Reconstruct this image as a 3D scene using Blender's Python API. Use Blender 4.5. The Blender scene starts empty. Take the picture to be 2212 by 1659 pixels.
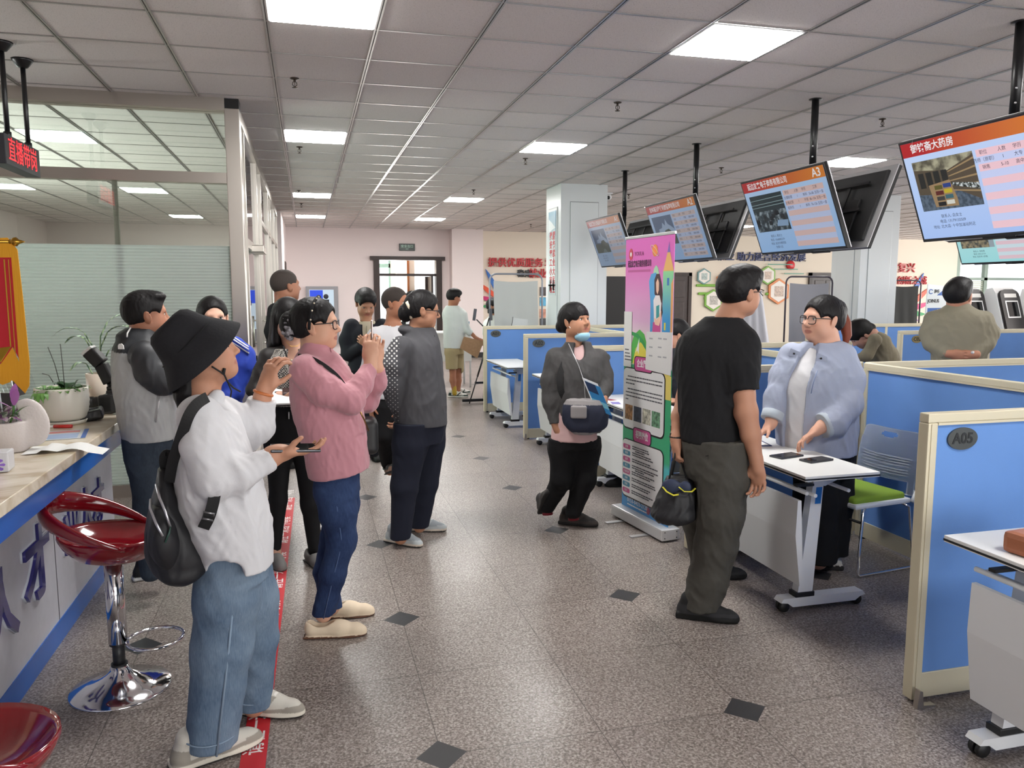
import bpy, bmesh, math, random
import numpy as np
from mathutils import Vector, Matrix, Euler
SC = bpy.context.scene
COL = SC.collection
R = math.radians
random.seed(7)

# ---------------------------------------------------------------- camera, sky, light, exposure
HC, CE = 1.63, 3.113                       # eye height, ceiling height (metres)
cam_d = bpy.data.cameras.new('camera'); cam_d.sensor_width = 36.0
cam_d.lens = 1690.0 / 2212.0 * 36.0; cam_d.clip_start = .05; cam_d.clip_end = 120
cam = bpy.data.objects.new('camera', cam_d); COL.objects.link(cam)
cam.location = (0, 0, HC); cam.rotation_euler = (math.pi/2 - .1183, 0, -.2556)
SC.camera = cam
SC.view_settings.view_transform = 'Standard'; SC.view_settings.look = 'None'
SC.view_settings.exposure = 0.12; SC.view_settings.gamma = 1.0; SC.view_settings.use_curve_mapping = False
W_ = bpy.data.worlds.new('sky'); SC.world = W_; W_.use_nodes = True
W_.node_tree.nodes['Background'].inputs[0].default_value = (.93, .97, 1.0, 1)
W_.node_tree.nodes['Background'].inputs[1].default_value = 2.4
LED = 50.0                                   # strength of the ceiling panels
SC.cycles.max_bounces = 7; SC.cycles.diffuse_bounces = 4; SC.cycles.glossy_bounces = 3
SC.cycles.transmission_bounces = 5; SC.cycles.transparent_max_bounces = 12
SC.cycles.caustics_reflective = False; SC.cycles.caustics_refractive = False
SC.cycles.sample_clamp_indirect = 4.0

def daylight(name, loc, rot, sx, sy, watts, col=(1, .98, .95)):
    # daylight entering through a window opening: an area lamp that fills the opening
    l = bpy.data.lights.new(name, 'AREA'); l.shape = 'RECTANGLE'; l.size = sx; l.size_y = sy
    l.energy = watts; l.color = col
    o = bpy.data.objects.new(name, l); COL.objects.link(o); o.location = loc; o.rotation_euler = rot
    return o
# window wall behind the viewer, window wall at the far right, glazed back doorway
daylight('daylight_entrance', (5.3, -3.9, 1.55), (R(90), 0, 0), 10.4, 2.5, 230)
daylight('daylight_side', (20.3, 9.0, 1.7), (R(90), 0, R(90)), 16.0, 2.2, 1000)
daylight('daylight_office', (-5.2, 8.8, 1.5), (R(90), 0, R(-90)), 5.0, 1.4, 480)
daylight('daylight_doorway', (2.4, 23.2, 1.3), (R(90), 0, R(180)), 3.2, 2.2, 420)
# ---------------------------------------------------------------- object helpers
def finish(me, m):
    ms = m if isinstance(m, (list, tuple)) else [m]
    for q in ms: me.materials.append(q)
def obj(name, me, m=None, parent=None, loc=None, rz=None):
    if isinstance(me, bmesh.types.BMesh):
        b = me; me = bpy.data.meshes.new(name); b.to_mesh(me); b.free()
    if m is not None: finish(me, m)
    o = bpy.data.objects.new(name, me); COL.objects.link(o)
    if parent is not None: o.parent = parent
    if loc is not None: o.location = loc
    if rz is not None: o.rotation_euler = (0, 0, rz)
    return o
def tag(o, label=None, cat=None, group=None, kind=None):
    if label: o['label'] = label
    if cat: o['category'] = cat
    if group: o['group'] = group
    if kind: o['kind'] = kind
    return o
def thing(name, label, cat, loc=(0, 0, 0), rz=0, group=None):
    o = bpy.data.objects.new(name, None); COL.objects.link(o); o.empty_display_size = .1
    o.location = loc; o.rotation_euler = (0, 0, rz)
    return tag(o, label, cat, group)
def struct(name, bm, m, parent=None):
    o = obj(name, bm, m, parent)
    if parent is None: o['kind'] = 'structure'
    return o
def dup(root, loc=None, rz=None, label=None, group=None):
    r = root.copy(); COL.objects.link(r)
    if loc is not None: r.location = loc
    if rz is not None: r.rotation_euler = (0, 0, rz)
    if label: r['label'] = label
    if group: r['group'] = group
    for ch in list(root.children):
        c = ch.copy(); COL.objects.link(c); c.parent = r
        for g in ch.children:
            d = g.copy(); COL.objects.link(d); d.parent = c
    return r
# ---------------------------------------------------------------- mesh helpers
def BM(): return bmesh.new()
def box(b, x0, x1, y0, y1, z0, z1, bev=0, M=None, seg=2):
    vs = [b.verts.new((x, y, z)) for x in (x0, x1) for y in (y0, y1) for z in (z0, z1)]
    fs = [(0, 1, 3, 2), (4, 6, 7, 5), (0, 4, 5, 1), (2, 3, 7, 6), (0, 2, 6, 4), (1, 5, 7, 3)]
    F = [b.faces.new([vs[i] for i in f]) for f in fs]
    if bev > 0:
        es = list({e for f in F for e in f.edges})
        r = bmesh.ops.bevel(b, geom=es, offset=bev, segments=seg, profile=.6, affect='EDGES', clamp_overlap=True)
        vs = list({v for f in r['faces'] for v in f.verts} | {v for v in vs if v.is_valid})
    if M is not None:
        for v in vs: v.co = M @ v.co
    return b
def boxes(*bs, bev=0):
    b = BM()
    for a in bs: box(b, *a, bev=bev)
    return b
def tube(b, pts, r, seg=10, closed=False, cap=True, flat=1.0):
    pts = [Vector(p) for p in pts]; n = len(pts); rr = r if isinstance(r, (list, tuple)) else [r]*n
    rings = []; up = None
    for i, p in enumerate(pts):
        if closed: t = (pts[(i+1) % n] - pts[i-1])
        else: t = pts[min(i+1, n-1)] - pts[max(i-1, 0)]
        t.normalize()
        if up is None:
            up = Vector((0, 0, 1)) if abs(t.z) < .9 else Vector((1, 0, 0))
        s = t.cross(up)
        if s.length < 1e-5: s = t.orthogonal()
        s.normalize(); u = s.cross(t).normalized(); up = u
        rings.append([b.verts.new(p + (s*math.cos(a) + u*math.sin(a)*flat)*rr[i]) for a in [2*math.pi*k/seg for k in range(seg)]])
    for i in range(n if closed else n-1):
        A, B = rings[i], rings[(i+1) % n]
        for k in range(seg): f = b.faces.new((A[k], A[(k+1) % seg], B[(k+1) % seg], B[k])); f.smooth = True
    if cap and not closed:
        b.faces.new(rings[0][::-1]); b.faces.new(rings[-1])
    return b
def lathe(b, prof, seg=32, cx=0, cy=0, M=None, smooth=True):
    rings = []
    for r, z in prof:
        if r < 1e-6: rings.append([b.verts.new((cx, cy, z))])
        else: rings.append([b.verts.new((cx + r*math.cos(2*math.pi*k/seg), cy + r*math.sin(2*math.pi*k/seg), z)) for k in range(seg)])
    for A, B in zip(rings, rings[1:]):
        for k in range(seg):
            q = (k+1) % seg
            if len(A) == 1 and len(B) == 1: continue
            if len(A) == 1: f = b.faces.new((A[0], B[q], B[k]))
            elif len(B) == 1: f = b.faces.new((A[k], A[q], B[0]))
            else: f = b.faces.new((A[k], A[q], B[q], B[k]))
            f.smooth = smooth
    if M is not None:
        for ring in rings:
            for v in ring: v.co = M @ v.co
    return b
def prism(b, pts, y0, y1, axis='y', M=None):
    # polygon pts (u, v) pushed along an axis
    def P(u, v, w): return {'y': (u, w, v), 'x': (w, u, v), 'z': (u, v, w)}[axis]
    A = [b.verts.new(P(u, v, y0)) for u, v in pts]; B = [b.verts.new(P(u, v, y1)) for u, v in pts]
    n = len(pts)
    b.faces.new(A); b.faces.new(B[::-1])
    for k in range(n): b.faces.new((A[k], B[k], B[(k+1) % n], A[(k+1) % n]))
    if M is not None:
        for v in A + B: v.co = M @ v.co
    bmesh.ops.recalc_face_normals(b, faces=b.faces)
    return b
def ball(b, c, r, seg=16, M=None):
    rx, ry, rz = r if isinstance(r, (tuple, list)) else (r, r, r)
    m = Matrix.Translation(c) @ Matrix.Diagonal((rx, ry, rz, 1))
    if M is not None: m = M @ m
    res = bmesh.ops.create_uvsphere(b, u_segments=seg, v_segments=max(6, seg//2), radius=1, matrix=m)
    for v in res['verts']:
        for f in v.link_faces: f.smooth = True
    return b
def shade(o, on=True):
    o.data.polygons.foreach_set('use_smooth', [on]*len(o.data.polygons)); return o
def arc(c, r, a0, a1, n, plane='xy'):
    out = []
    for k in range(n+1):
        a = a0 + (a1-a0)*k/n
        u, v = r*math.cos(a), r*math.sin(a)
        out.append({'xy': (c[0]+u, c[1]+v, c[2]), 'xz': (c[0]+u, c[1], c[2]+v), 'yz': (c[0], c[1]+u, c[2]+v)}[plane])
    return out
def text_mesh(s, size=1., ext=.0, align='CENTER', width=None, bold=0., ls=1.):
    c = bpy.data.curves.new('lettering', 'FONT'); c.body = s; c.size = size; c.extrude = ext
    c.align_x = align; c.align_y = 'CENTER'; c.offset = bold; c.resolution_u = 3; c.space_line = ls
    o = bpy.data.objects.new('lettering', c); COL.objects.link(o)
    me = bpy.data.meshes.new_from_object(o.evaluated_get(bpy.context.evaluated_depsgraph_get()))
    bpy.data.objects.remove(o); bpy.data.curves.remove(c)
    if width:
        xs = [v.co.x for v in me.vertices]
        if xs:
            w = max(xs) - min(xs); k = width / w if w > 0 else 1
            for v in me.vertices: v.co.x *= k
    return me
def text(name, s, m, M, size, parent=None, ext=.0015, align='CENTER', width=None, bold=0., ls=1.):
    me = text_mesh(s, size, ext, align, width, bold, ls); me.transform(M)
    return obj(name, me, m, parent)
def frame(o, x, y):
    # matrix with origin o, text axis x and up axis y
    x = Vector(x).normalized(); y = Vector(y).normalized(); z = x.cross(y).normalized()
    m = Matrix.Identity(4)
    for i in range(3): m[i][0] = x[i]; m[i][1] = y[i]; m[i][2] = z[i]; m[i][3] = o[i]
    return m
# ---------------------------------------------------------------- materials
MATS = {}
def nt(name):
    m = bpy.data.materials.new(name); m.use_nodes = True
    return m, m.node_tree, m.node_tree.nodes['Principled BSDF']
def mat(name, col=(.8, .8, .8), rough=.6, metal=0., spec=.5, emit=None, es=0., bump=0., bscale=60., var=0., vscale=8., sheen=0., coat=0., tint=False, stretch=None, alpha=1.):
    if name in MATS: return MATS[name]
    m, t, p = nt(name); N, L = t.nodes, t.links
    p.inputs['Base Color'].default_value = (*col, 1); p.inputs['Roughness'].default_value = rough
    p.inputs['Metallic'].default_value = metal; p.inputs['Specular IOR Level'].default_value = spec
    if sheen: p.inputs['Sheen Weight'].default_value = sheen; p.inputs['Sheen Roughness'].default_value = .5
    if coat: p.inputs['Coat Weight'].default_value = coat; p.inputs['Coat Roughness'].default_value = .05
    if emit: p.inputs['Emission Color'].default_value = (*emit, 1); p.inputs['Emission Strength'].default_value = es
    if alpha < 1: p.inputs['Alpha'].default_value = alpha
    co = None
    if bump or var:
        tc = N.new('ShaderNodeTexCoord'); co = tc.outputs['Object']
        if stretch:
            mp = N.new('ShaderNodeMapping'); mp.inputs['Scale'].default_value = stretch; L.new(co, mp.inputs[0]); co = mp.outputs[0]
    src = None
    if tint:
        a = N.new('ShaderNodeAttribute'); a.attribute_name = 'Tint'; src = a.outputs['Color']; L.new(src, p.inputs['Base Color'])
    if var:
        n = N.new('ShaderNodeTexNoise'); n.inputs['Scale'].default_value = vscale; n.inputs['Detail'].default_value = 4; L.new(co, n.inputs['Vector'])
        mr = N.new('ShaderNodeMapRange'); mr.inputs[1].default_value = .3; mr.inputs[2].default_value = .7; mr.inputs[3].default_value = 1-var; mr.inputs[4].default_value = 1+var
        L.new(n.outputs[0], mr.inputs[0])
        mx = N.new('ShaderNodeMix'); mx.data_type = 'RGBA'; mx.blend_type = 'MULTIPLY'; mx.inputs[0].default_value = 1
        if src is not None: L.new(src, mx.inputs[6])
        else: mx.inputs[6].default_value = (*col, 1)
        L.new(mr.outputs[0], mx.inputs[7]); L.new(mx.outputs[2], p.inputs['Base Color'])
    if bump:
        n2 = N.new('ShaderNodeTexNoise'); n2.inputs['Scale'].default_value = bscale; n2.inputs['Detail'].default_value = 3; L.new(co, n2.inputs['Vector'])
        bp = N.new('ShaderNodeBump'); bp.inputs['Strength'].default_value = bump; bp.inputs['Distance'].default_value = .004
        L.new(n2.outputs[0], bp.inputs['Height']); L.new(bp.outputs[0], p.inputs['Normal'])
    MATS[name] = m
    return m
def ramp(N, stops, interp='LINEAR'):
    r = N.new('ShaderNodeValToRGB'); r.color_ramp.interpolation = interp
    e = r.color_ramp.elements
    while len(e) < len(stops): e.new(.5)
    for k, (p_, c) in enumerate(stops): e[k].position = p_; e[k].color = (*c, 1)
    return r
def S(r, g, b):
    f = lambda c: (c/255/12.92) if c/255 <= .04045 else ((c/255+.055)/1.055)**2.4
    return (f(r), f(g), f(b))
CHROME = mat('chrome', (.82, .82, .84), .09, 1.)
STEEL = mat('brushed_steel', S(190, 184, 176), .32, 1., bump=.03, bscale=90)
PHONE = mat('phone_body', S(70, 72, 76), .3, .6)
SCREEN_OFF = mat('phone_glass', S(14, 15, 17), .08)
# ---------------------------------------------------------------- smooth solid modelling (distance fields -> one closed mesh)
def S(r, g, b):
    f = lambda c: (c/255/12.92) if c/255 <= .04045 else ((c/255+.055)/1.055)**2.4
    return (f(r), f(g), f(b))
class Rc:      # tapered limb segment
    def __init__(s, a, b, ra, rb): s.a = np.array(a, float); s.b = np.array(b, float); s.ra = ra; s.rb = rb
    def bb(s): m = max(s.ra, s.rb); return np.minimum(s.a, s.b)-m, np.maximum(s.a, s.b)+m
    def d(s, X, Y, Z):
        v = s.b-s.a; L = v@v + 1e-12
        x, y, z = X-s.a[0], Y-s.a[1], Z-s.a[2]
        t = np.clip((x*v[0]+y*v[1]+z*v[2])/L, 0, 1)
        return np.sqrt((x-t*v[0])**2+(y-t*v[1])**2+(z-t*v[2])**2) - (s.ra+(s.rb-s.ra)*t)
class El:      # ellipsoid, optional rotation matrix (columns = its own axes)
    def __init__(s, c, r, M=None): s.c = np.array(c, float); s.r = np.array(r, float)*np.ones(3); s.M = np.eye(3) if M is None else np.array(M, float)
    def bb(s): e = np.sqrt(((s.M*s.r)**2).sum(1)); return s.c-e, s.c+e
    def d(s, X, Y, Z):
        x, y, z = X-s.c[0], Y-s.c[1], Z-s.c[2]; M = s.M; r = s.r
        u = (M[0,0]*x+M[1,0]*y+M[2,0]*z)/r[0]; v = (M[0,1]*x+M[1,1]*y+M[2,1]*z)/r[1]; w = (M[0,2]*x+M[1,2]*y+M[2,2]*z)/r[2]
        k0 = np.sqrt(u*u+v*v+w*w); k1 = np.sqrt((u/r[0])**2+(v/r[1])**2+(w/r[2])**2)
        return np.where(k1 > 1e-9, k0*(k0-1)/np.maximum(k1, 1e-9), -r.min())
class Bx:      # rounded box with rotation
    def __init__(s, c, h, M=None, rad=.01): s.c = np.array(c, float); s.h = np.array(h, float); s.M = np.eye(3) if M is None else np.array(M, float); s.rad = rad
    def bb(s): e = (np.abs(s.M)*s.h).sum(1); return s.c-e, s.c+e
    def d(s, X, Y, Z):
        x, y, z = X-s.c[0], Y-s.c[1], Z-s.c[2]; M = s.M
        q = [np.abs(M[0,i]*x+M[1,i]*y+M[2,i]*z)-(s.h[i]-s.rad) for i in range(3)]
        o = np.sqrt(sum(np.maximum(a, 0)**2 for a in q))
        return o + np.minimum(np.maximum(np.maximum(q[0], q[1]), q[2]), 0) - s.rad
class Lo:      # upright loft of (super)elliptic slices: nodes (z, cx, cy, half x, half y)
    def __init__(s, nodes, n=2.3, inset=0.):
        s.N = np.array(sorted(nodes), float); s.N[:, 3:] = np.maximum(s.N[:, 3:]-inset, .01); s.n = n
        if len(s.N) > 2:       # smooth the profile
            z = s.N[:, 0]; zz = np.linspace(z[0], z[-1], 48); out = [zz]
            for c in range(1, 5):
                y = s.N[:, c]; m = np.gradient(y, z); i = np.clip(np.searchsorted(z, zz, 'right')-1, 0, len(z)-2)
                h = z[i+1]-z[i]; t = (zz-z[i])/h
                out.append((2*t**3-3*t*t+1)*y[i]+(t**3-2*t*t+t)*h*m[i]+(-2*t**3+3*t*t)*y[i+1]+(t**3-t*t)*h*m[i+1])
            s.N = np.stack(out, 1)
    def bb(s): N = s.N; return np.array([(N[:,1]-N[:,3]).min(), (N[:,2]-N[:,4]).min(), N[0,0]]), np.array([(N[:,1]+N[:,3]).max(), (N[:,2]+N[:,4]).max(), N[-1,0]])
    def d(s, X, Y, Z):
        z = Z.ravel() if Z.ndim == 3 and Z.shape[0] == 1 else Z
        g = [np.interp(z, s.N[:,0], s.N[:,i]) for i in range(1, 5)]
        if z.ndim == 1: g = [a[None, None, :] for a in g]
        u = np.abs((X-g[0])/g[2]); v = np.abs((Y-g[1])/g[3]); n = s.n
        q = (u**n+v**n)**(1/n)
        d = (q-1)*np.minimum(g[2], g[3])
        e = np.maximum(s.N[0,0]-Z, Z-s.N[-1,0])
        return np.where(e > 0, np.sqrt(np.maximum(d, 0)**2+e*e), np.maximum(d, e))
class Pl:      # half space kept on the side n points away from
    def __init__(s, p, n): s.p = np.array(p, float); s.n = np.array(n, float)/np.linalg.norm(n)
    def bb(s): return np.array([-9.]*3), np.array([9.]*3)
    def d(s, X, Y, Z): return (X-s.p[0])*s.n[0]+(Y-s.p[1])*s.n[1]+(Z-s.p[2])*s.n[2]
def folds(x, y, z, sc, seed=1, stretch=(1, 1, .55)):
    r = np.random.RandomState(seed); out = 0
    x, y, z = x*stretch[0]/sc, y*stretch[1]/sc, z*stretch[2]/sc
    wx = np.sin(2.1*y+1.3*z+seed); wy = np.sin(1.7*z+1.9*x); wz = np.sin(2.3*x+1.1*y)
    for i in range(5):
        k = r.normal(size=3); k *= (3.2+2.2*i*.5)/np.linalg.norm(k); ph = r.rand()*6.28
        a = np.sin(k[0]*(x+.5*wx)+k[1]*(y+.5*wy)+k[2]*(z+.35*wz)+ph)
        out = out + (1-np.abs(a))**1.6/(1+.45*i)
    return out/2.2-.42
def solid(ops, h, fold=None, margin=None, smooth=1):
    """ops: list of (mode, shape, k); u union, s subtract, i intersect (last two sharp-ish)."""
    U = [o for o in ops if o[0] == 'u']
    lo = np.min([o[1].bb()[0] for o in U], 0)-3*h-.012; hi = np.max([o[1].bb()[1] for o in U], 0)+3*h+.012
    n = np.ceil((hi-lo)/h).astype(int)+1
    ax = [(lo[i]+h*np.arange(n[i])).astype(np.float32) for i in range(3)]
    D = np.full(n, .2, np.float32)
    for o in ops:
        mode, sh, k = o[0], o[1], (o[2] if len(o) > 2 else .01)
        b0, b1 = sh.bb(); m = k+4*h+.01
        i0 = np.maximum(np.floor((b0-m-lo)/h).astype(int), 0); i1 = np.minimum(np.ceil((b1+m-lo)/h).astype(int)+1, n)
        if mode == 'i': i0 = np.zeros(3, int); i1 = n
        if np.any(i1 <= i0): continue
        sl = tuple(slice(a, c) for a, c in zip(i0, i1))
        d = sh.d(ax[0][sl[0]][:, None, None], ax[1][sl[1]][None, :, None], ax[2][sl[2]][None, None, :]).astype(np.float32)
        A = D[sl]
        if mode == 'u':
            hh = np.maximum(k-np.abs(A-d), 0)/k; D[sl] = np.minimum(A, d)-hh*hh*k*.25
        elif mode == 's':
            d = -d; hh = np.maximum(k-np.abs(A-d), 0)/k; D[sl] = np.maximum(A, d)+hh*hh*k*.25
        else:
            hh = np.maximum(k-np.abs(A-d), 0)/k; D[sl] = np.maximum(A, d)+hh*hh*k*.25
    if fold:
        fl = fold if isinstance(fold, list) else [fold]
        I = np.nonzero(np.abs(D) < .03); x, y, z = ax[0][I[0]], ax[1][I[1]], ax[2][I[2]]
        at = np.clip((hi[2]-.03-z)/.10, .2, 1)*np.clip((z-lo[2]-.03)/.07, .25, 1) if hi[2]-lo[2] > .3 else 1
        for amp, sc, seed in fl: D[I] -= amp*at*folds(x, y, z, sc, seed)
    D[0] = D[-1] = .1; D[:, 0] = D[:, -1] = .1; D[:, :, 0] = D[:, :, -1] = .1
    I = D < 0
    c = np.zeros(n-1, np.int8)
    off = [(i, j, k) for i in (0, 1) for j in (0, 1) for k in (0, 1)]
    s8 = lambda A, o: A[o[0]:o[0]+n[0]-1, o[1]:o[1]+n[1]-1, o[2]:o[2]+n[2]-1]
    for o in off: c += s8(I, o)
    act = (c > 0) & (c < 8); P = np.stack(np.nonzero(act), 1); idx = np.full(n-1, -1, np.int32); idx[act] = np.arange(len(P))
    v8 = {o: D[P[:,0]+o[0], P[:,1]+o[1], P[:,2]+o[2]] for o in off}
    acc = np.zeros((len(P), 3)); cnt = np.zeros(len(P))
    for o in off:
        for a in range(3):
            if o[a]: continue
            q = list(o); q[a] = 1; q = tuple(q)
            f0, f1 = v8[o], v8[q]; cr = (f0 < 0) != (f1 < 0)
            t = np.where(cr, f0/np.where(cr, f0-f1, 1), 0)
            pt = np.tile(np.array(o, float), (len(P), 1)); pt[:, a] = t
            acc[cr] += pt[cr]; cnt[cr] += 1
    V = (P+acc/np.maximum(cnt, 1)[:, None])*h+lo
    Q = []
    for a in range(3):
        b, e = (a+1) % 3, (a+2) % 3
        s0 = [slice(1, -1)]*3; s1 = [slice(1, -1)]*3; s0[a] = slice(0, n[a]-1); s1[a] = slice(1, n[a])
        A, B = I[tuple(s0)], I[tuple(s1)]
        ed = np.stack(np.nonzero(A != B), 1); sg = A[tuple(ed.T)]
        g = ed.copy(); g[:, b] += 1; g[:, e] += 1
        def cid(db, de): t = g.copy(); t[:, b] -= db; t[:, e] -= de; return idx[tuple(t.T)]
        q = np.stack([cid(1, 1), cid(0, 1), cid(0, 0), cid(1, 0)], 1)
        q[~sg] = q[~sg][:, ::-1]; Q.append(q)
    Q = np.concatenate(Q); Q = Q[(Q >= 0).all(1)]
    E_ = np.concatenate([Q[:, [0, 1]], Q[:, [1, 2]], Q[:, [2, 3]], Q[:, [3, 0]]])
    for lam in [.5, -.52]*smooth:
        s_ = np.zeros_like(V); c_ = np.zeros(len(V))
        for k in range(3): s_[:, k] = np.bincount(E_[:, 0], V[E_[:, 1], k], len(V)) + np.bincount(E_[:, 1], V[E_[:, 0], k], len(V))
        c_ = np.bincount(E_[:, 0], minlength=len(V)) + np.bincount(E_[:, 1], minlength=len(V))
        V = V + lam*(s_/np.maximum(c_, 1)[:, None]-V)
    return V, Q
def mesh_from(name, V, Q, tint=None):
    me = bpy.data.meshes.new(name)
    me.vertices.add(len(V)); me.vertices.foreach_set('co', np.ascontiguousarray(V, np.float32).ravel())
    me.loops.add(len(Q)*4); me.loops.foreach_set('vertex_index', np.ascontiguousarray(Q, np.int32).ravel())
    me.polygons.add(len(Q)); me.polygons.foreach_set('loop_start', np.arange(0, len(Q)*4, 4, dtype=np.int32))
    me.polygons.foreach_set('use_smooth', np.ones(len(Q), bool))
    me.update(calc_edges=True); me.validate()
    if tint is not None:
        a = me.color_attributes.new('Tint', 'FLOAT_COLOR', 'POINT')
        c = np.ones((len(V), 4), np.float32); c[:, :3] = tint; a.data.foreach_set('color', c.ravel())
    return me
def chain(pts, k=.02, mode='u'):
    out = []
    for a, b in zip(pts, pts[1:]): out.append((mode, Rc(a[:3], b[:3], a[3], b[3]), k))
    return out
# ---------------------------------------------------------------- people
def rotm(yaw, pitch=0, roll=0):
    # columns: forward, left, up; yaw 0 looks along +x
    return np.array(Euler((R(roll), -R(pitch), R(yaw)), 'XYZ').to_matrix())
def head_ops(c, M, s=1., neck=None, full=1.):
    T = lambda *p: np.array(c)+M@(np.array(p)*s)
    e = lambda p, r, k=.015, mode='u', RM=None: (mode, El(T(*p), np.array(r)*s, M if RM is None else M@RM), k*s)
    o = [e((-.012, 0, .026), (.098, .076, .090)), e((.026, 0, -.034), (.060, .060*full, .080), .03), e((.052, 0, -.088), (.030, .032*full, .024), .03)]
    for y in (-1, 1):
        o.append(e((.046, .034*y*full, -.036), (.032, .026*full, .032), .03))
        o.append(e((.010, .048*y*full, -.062), (.045, .020*full, .030), .03))
    o.append(('u', Rc(T(.074, -.032, .017), T(.074, .032, .017), .013*s, .013*s), .02*s))
    for y in (-1, 1): o.append(e((.096, .032*y, .001), (.017, .017, .0105), .012, 's'))
    o.append(('u', Rc(T(.085, 0, .006), T(.101, 0, -.027), .0065*s, .0115*s), .012*s))
    for y in (-1, 1): o.append(e((.091, .0125*y, -.033), (.010, .008, .0075), .008))
    o.append(('u', Rc(T(.0795, -.019, -.0590), T(.0795, .019, -.0590), .0050*s, .0050*s), .010*s))
    o.append(('u', Rc(T(.0780, -.015, -.0695), T(.0780, .015, -.0695), .0060*s, .0060*s), .010*s))
    o.append(('s', Rc(T(.090, -.021, -.0642), T(.090, .021, -.0642), .0032*s, .0032*s), .003*s))
    for y in (-1, 1):
        o.append(e((-.006, .082*y, -.010), (.0195, .0075, .033), .006, 'u', rotm(14*y, 12, -10*y)))
        o.append(e((-.001, .093*y, -.008), (.011, .006, .020), .004, 's'))
    if neck is not None:
        r = neck[3]
        o.append(('u', Rc(T(-.024, 0, -.060), np.array(neck[:3]), r*.98, r*1.08), .03))
    return o
def lip_tint(V, c, M, s, base, lip):
    L = (V-np.array(c))@M/s; T = np.tile(np.array(base), (len(V), 1))
    w = np.clip(1.25-np.sqrt(((L[:,1])/.027)**2+((L[:,2]+.064)/.0095)**2+((L[:,0]-.088)/.022)**2), 0, 1)
    w = np.clip(w*2.2, 0, .75)[:, None]; T = T*(1-w)+np.array(lip)*w
    ch = np.clip(1-np.sqrt(((np.abs(L[:,1])-.045)/.03)**2+((L[:,2]+.03)/.03)**2+((L[:,0]-.06)/.06)**2), 0, 1)[:, None]*.35
    return T*(1-ch)+T*np.array([1.12, .88, .86])*ch
def hair_ops(c, M, s=1., style='short', t=.012, extra=()):
    T = lambda *p: np.array(c)+M@(np.array(p)*s)
    e = lambda p, r, k=.01, mode='u', RM=None: (mode, El(T(*p), np.array(r)*s, M if RM is None else M@RM), k*s)
    o = [e((-.014, 0, .028), (.098+t, .076+t, .090+t))]
    if style in ('short', 'buzz', 'male'):
        if style == 'male':
            o.append(e((.030, 0, .085), (.075, .074, .045), .03)); o.append(e((-.06, 0, .02), (.055, .078, .075), .03))
        o.append(e((.125, 0, -.035), (.088, .105, .112 if style != 'male' else .108), .008, 's'))
        for y in (-1, 1): o.append(e((.045, .085*y, -.055), (.062, .035, .085), .006, 's'))
        o.append(('i', Pl(T(-.06, 0, -.062 if style != 'buzz' else -.05), -M[:, 2]+.25*M[:, 0]*0), .01*s))
    else:
        o.append(e((-.055, 0, -.004), (.060, .070+t*.5, .076 if style != 'long' else .09), .03))
        zf = {'up': .118, 'fringe': .070, 'long': .112}[style]
        o.append(e((.125, 0, -.040), (.090, .100, zf), .008, 's'))
        if style == 'up':
            for y in (-1, 1): o.append(e((.045, .085*y, -.06), (.058, .035, .088), .006, 's'))
            for y in (-1, 1): o.append(e((-.004, .098*y, -.014), (.025, .030, .036), .006, 's'))
            o.append(('i', Pl(T(-.05, 0, -.058), -M[:, 2]), .02*s))
        if style == 'fringe':
            for y in (-1, 1): o.append(e((.048, .085*y, -.07), (.055, .035, .085), .006, 's'))
            o.append(('i', Pl(T(-.05, 0, -.075), -M[:, 2]), .015*s))
        if style == 'long':
            for y in (-1, 1): o += [('u', Rc(T(-.005, .074*y, .01), T(-.01, .075*y, -.13), .026*s, .022*s), .02)]
            o.append(('u', Rc(T(-.07, 0, .0), T(-.075, 0, -.14), .07*s, .06*s), .03))
    o += list(extra)
    return o
def hand_ops(w, d, n, side, curl=(20, 25, 18), thumb=(40, 25), s=1., spread=4., fan=None):
    """w wrist, d finger direction, n palm normal (points out of the palm); side +1 puts the thumb on d x n."""
    d = np.array(d, float); d /= np.linalg.norm(d); n = np.array(n, float); n -= d*(n@d); n /= np.linalg.norm(n)
    t = np.cross(d, n)*side; w = np.array(w, float)
    P = lambda a, b, c: w+(d*a+t*b+n*c)*s
    B = np.stack([d, t, n], 1)
    o = [('u', El(P(.048, 0, 0), np.array([.050, .040, .0155])*s, B), .012), ('u', Rc(P(-.02, 0, 0), P(.02, 0, 0), .026*s, .027*s), .02),
         ('u', El(P(.035, .026, .007), np.array([.032, .017, .015])*s, B), .012), ('u', El(P(.085, 0, 0), np.array([.018, .038, .013])*s, B), .01)]
    for i, (b, L, x) in enumerate([(.029, .074, .088), (.010, .082, .093), (-.0105, .076, .090), (-.030, .060, .083)]):
        p = P(x, b, 0); an = 0; r = [.0088, .0083, .0076, .0066]; ang = R(spread*(1.4-i)); c0 = curl if fan is None else fan[i]
        if i == 3: r = [q*.88 for q in r]
        f = d*math.cos(ang)+t*math.sin(ang)
        for j, fr in enumerate((.46, .30, .24)):
            an += R(c0[j]); q = p+(f*math.cos(an)+n*math.sin(an))*L*fr*s
            o.append(('u', Rc(p, q, r[j]*s, r[j+1]*s), .004 if j == 0 else .003)); p = q
    p = P(.028, .030, .006); a0, a1 = R(thumb[0]), R(thumb[1])
    f = d*math.cos(a0)+t*math.sin(a0); f = f*math.cos(a1)+n*math.sin(a1)
    q = p+f*.040*s; o.append(('u', Rc(p, q, .0125*s, .0100*s), .008))
    f2 = f*.93+d*.36; f2 /= np.linalg.norm(f2); o.append(('u', Rc(q, q+f2*.030*s, .0098*s, .0078*s), .004))
    return o
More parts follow.
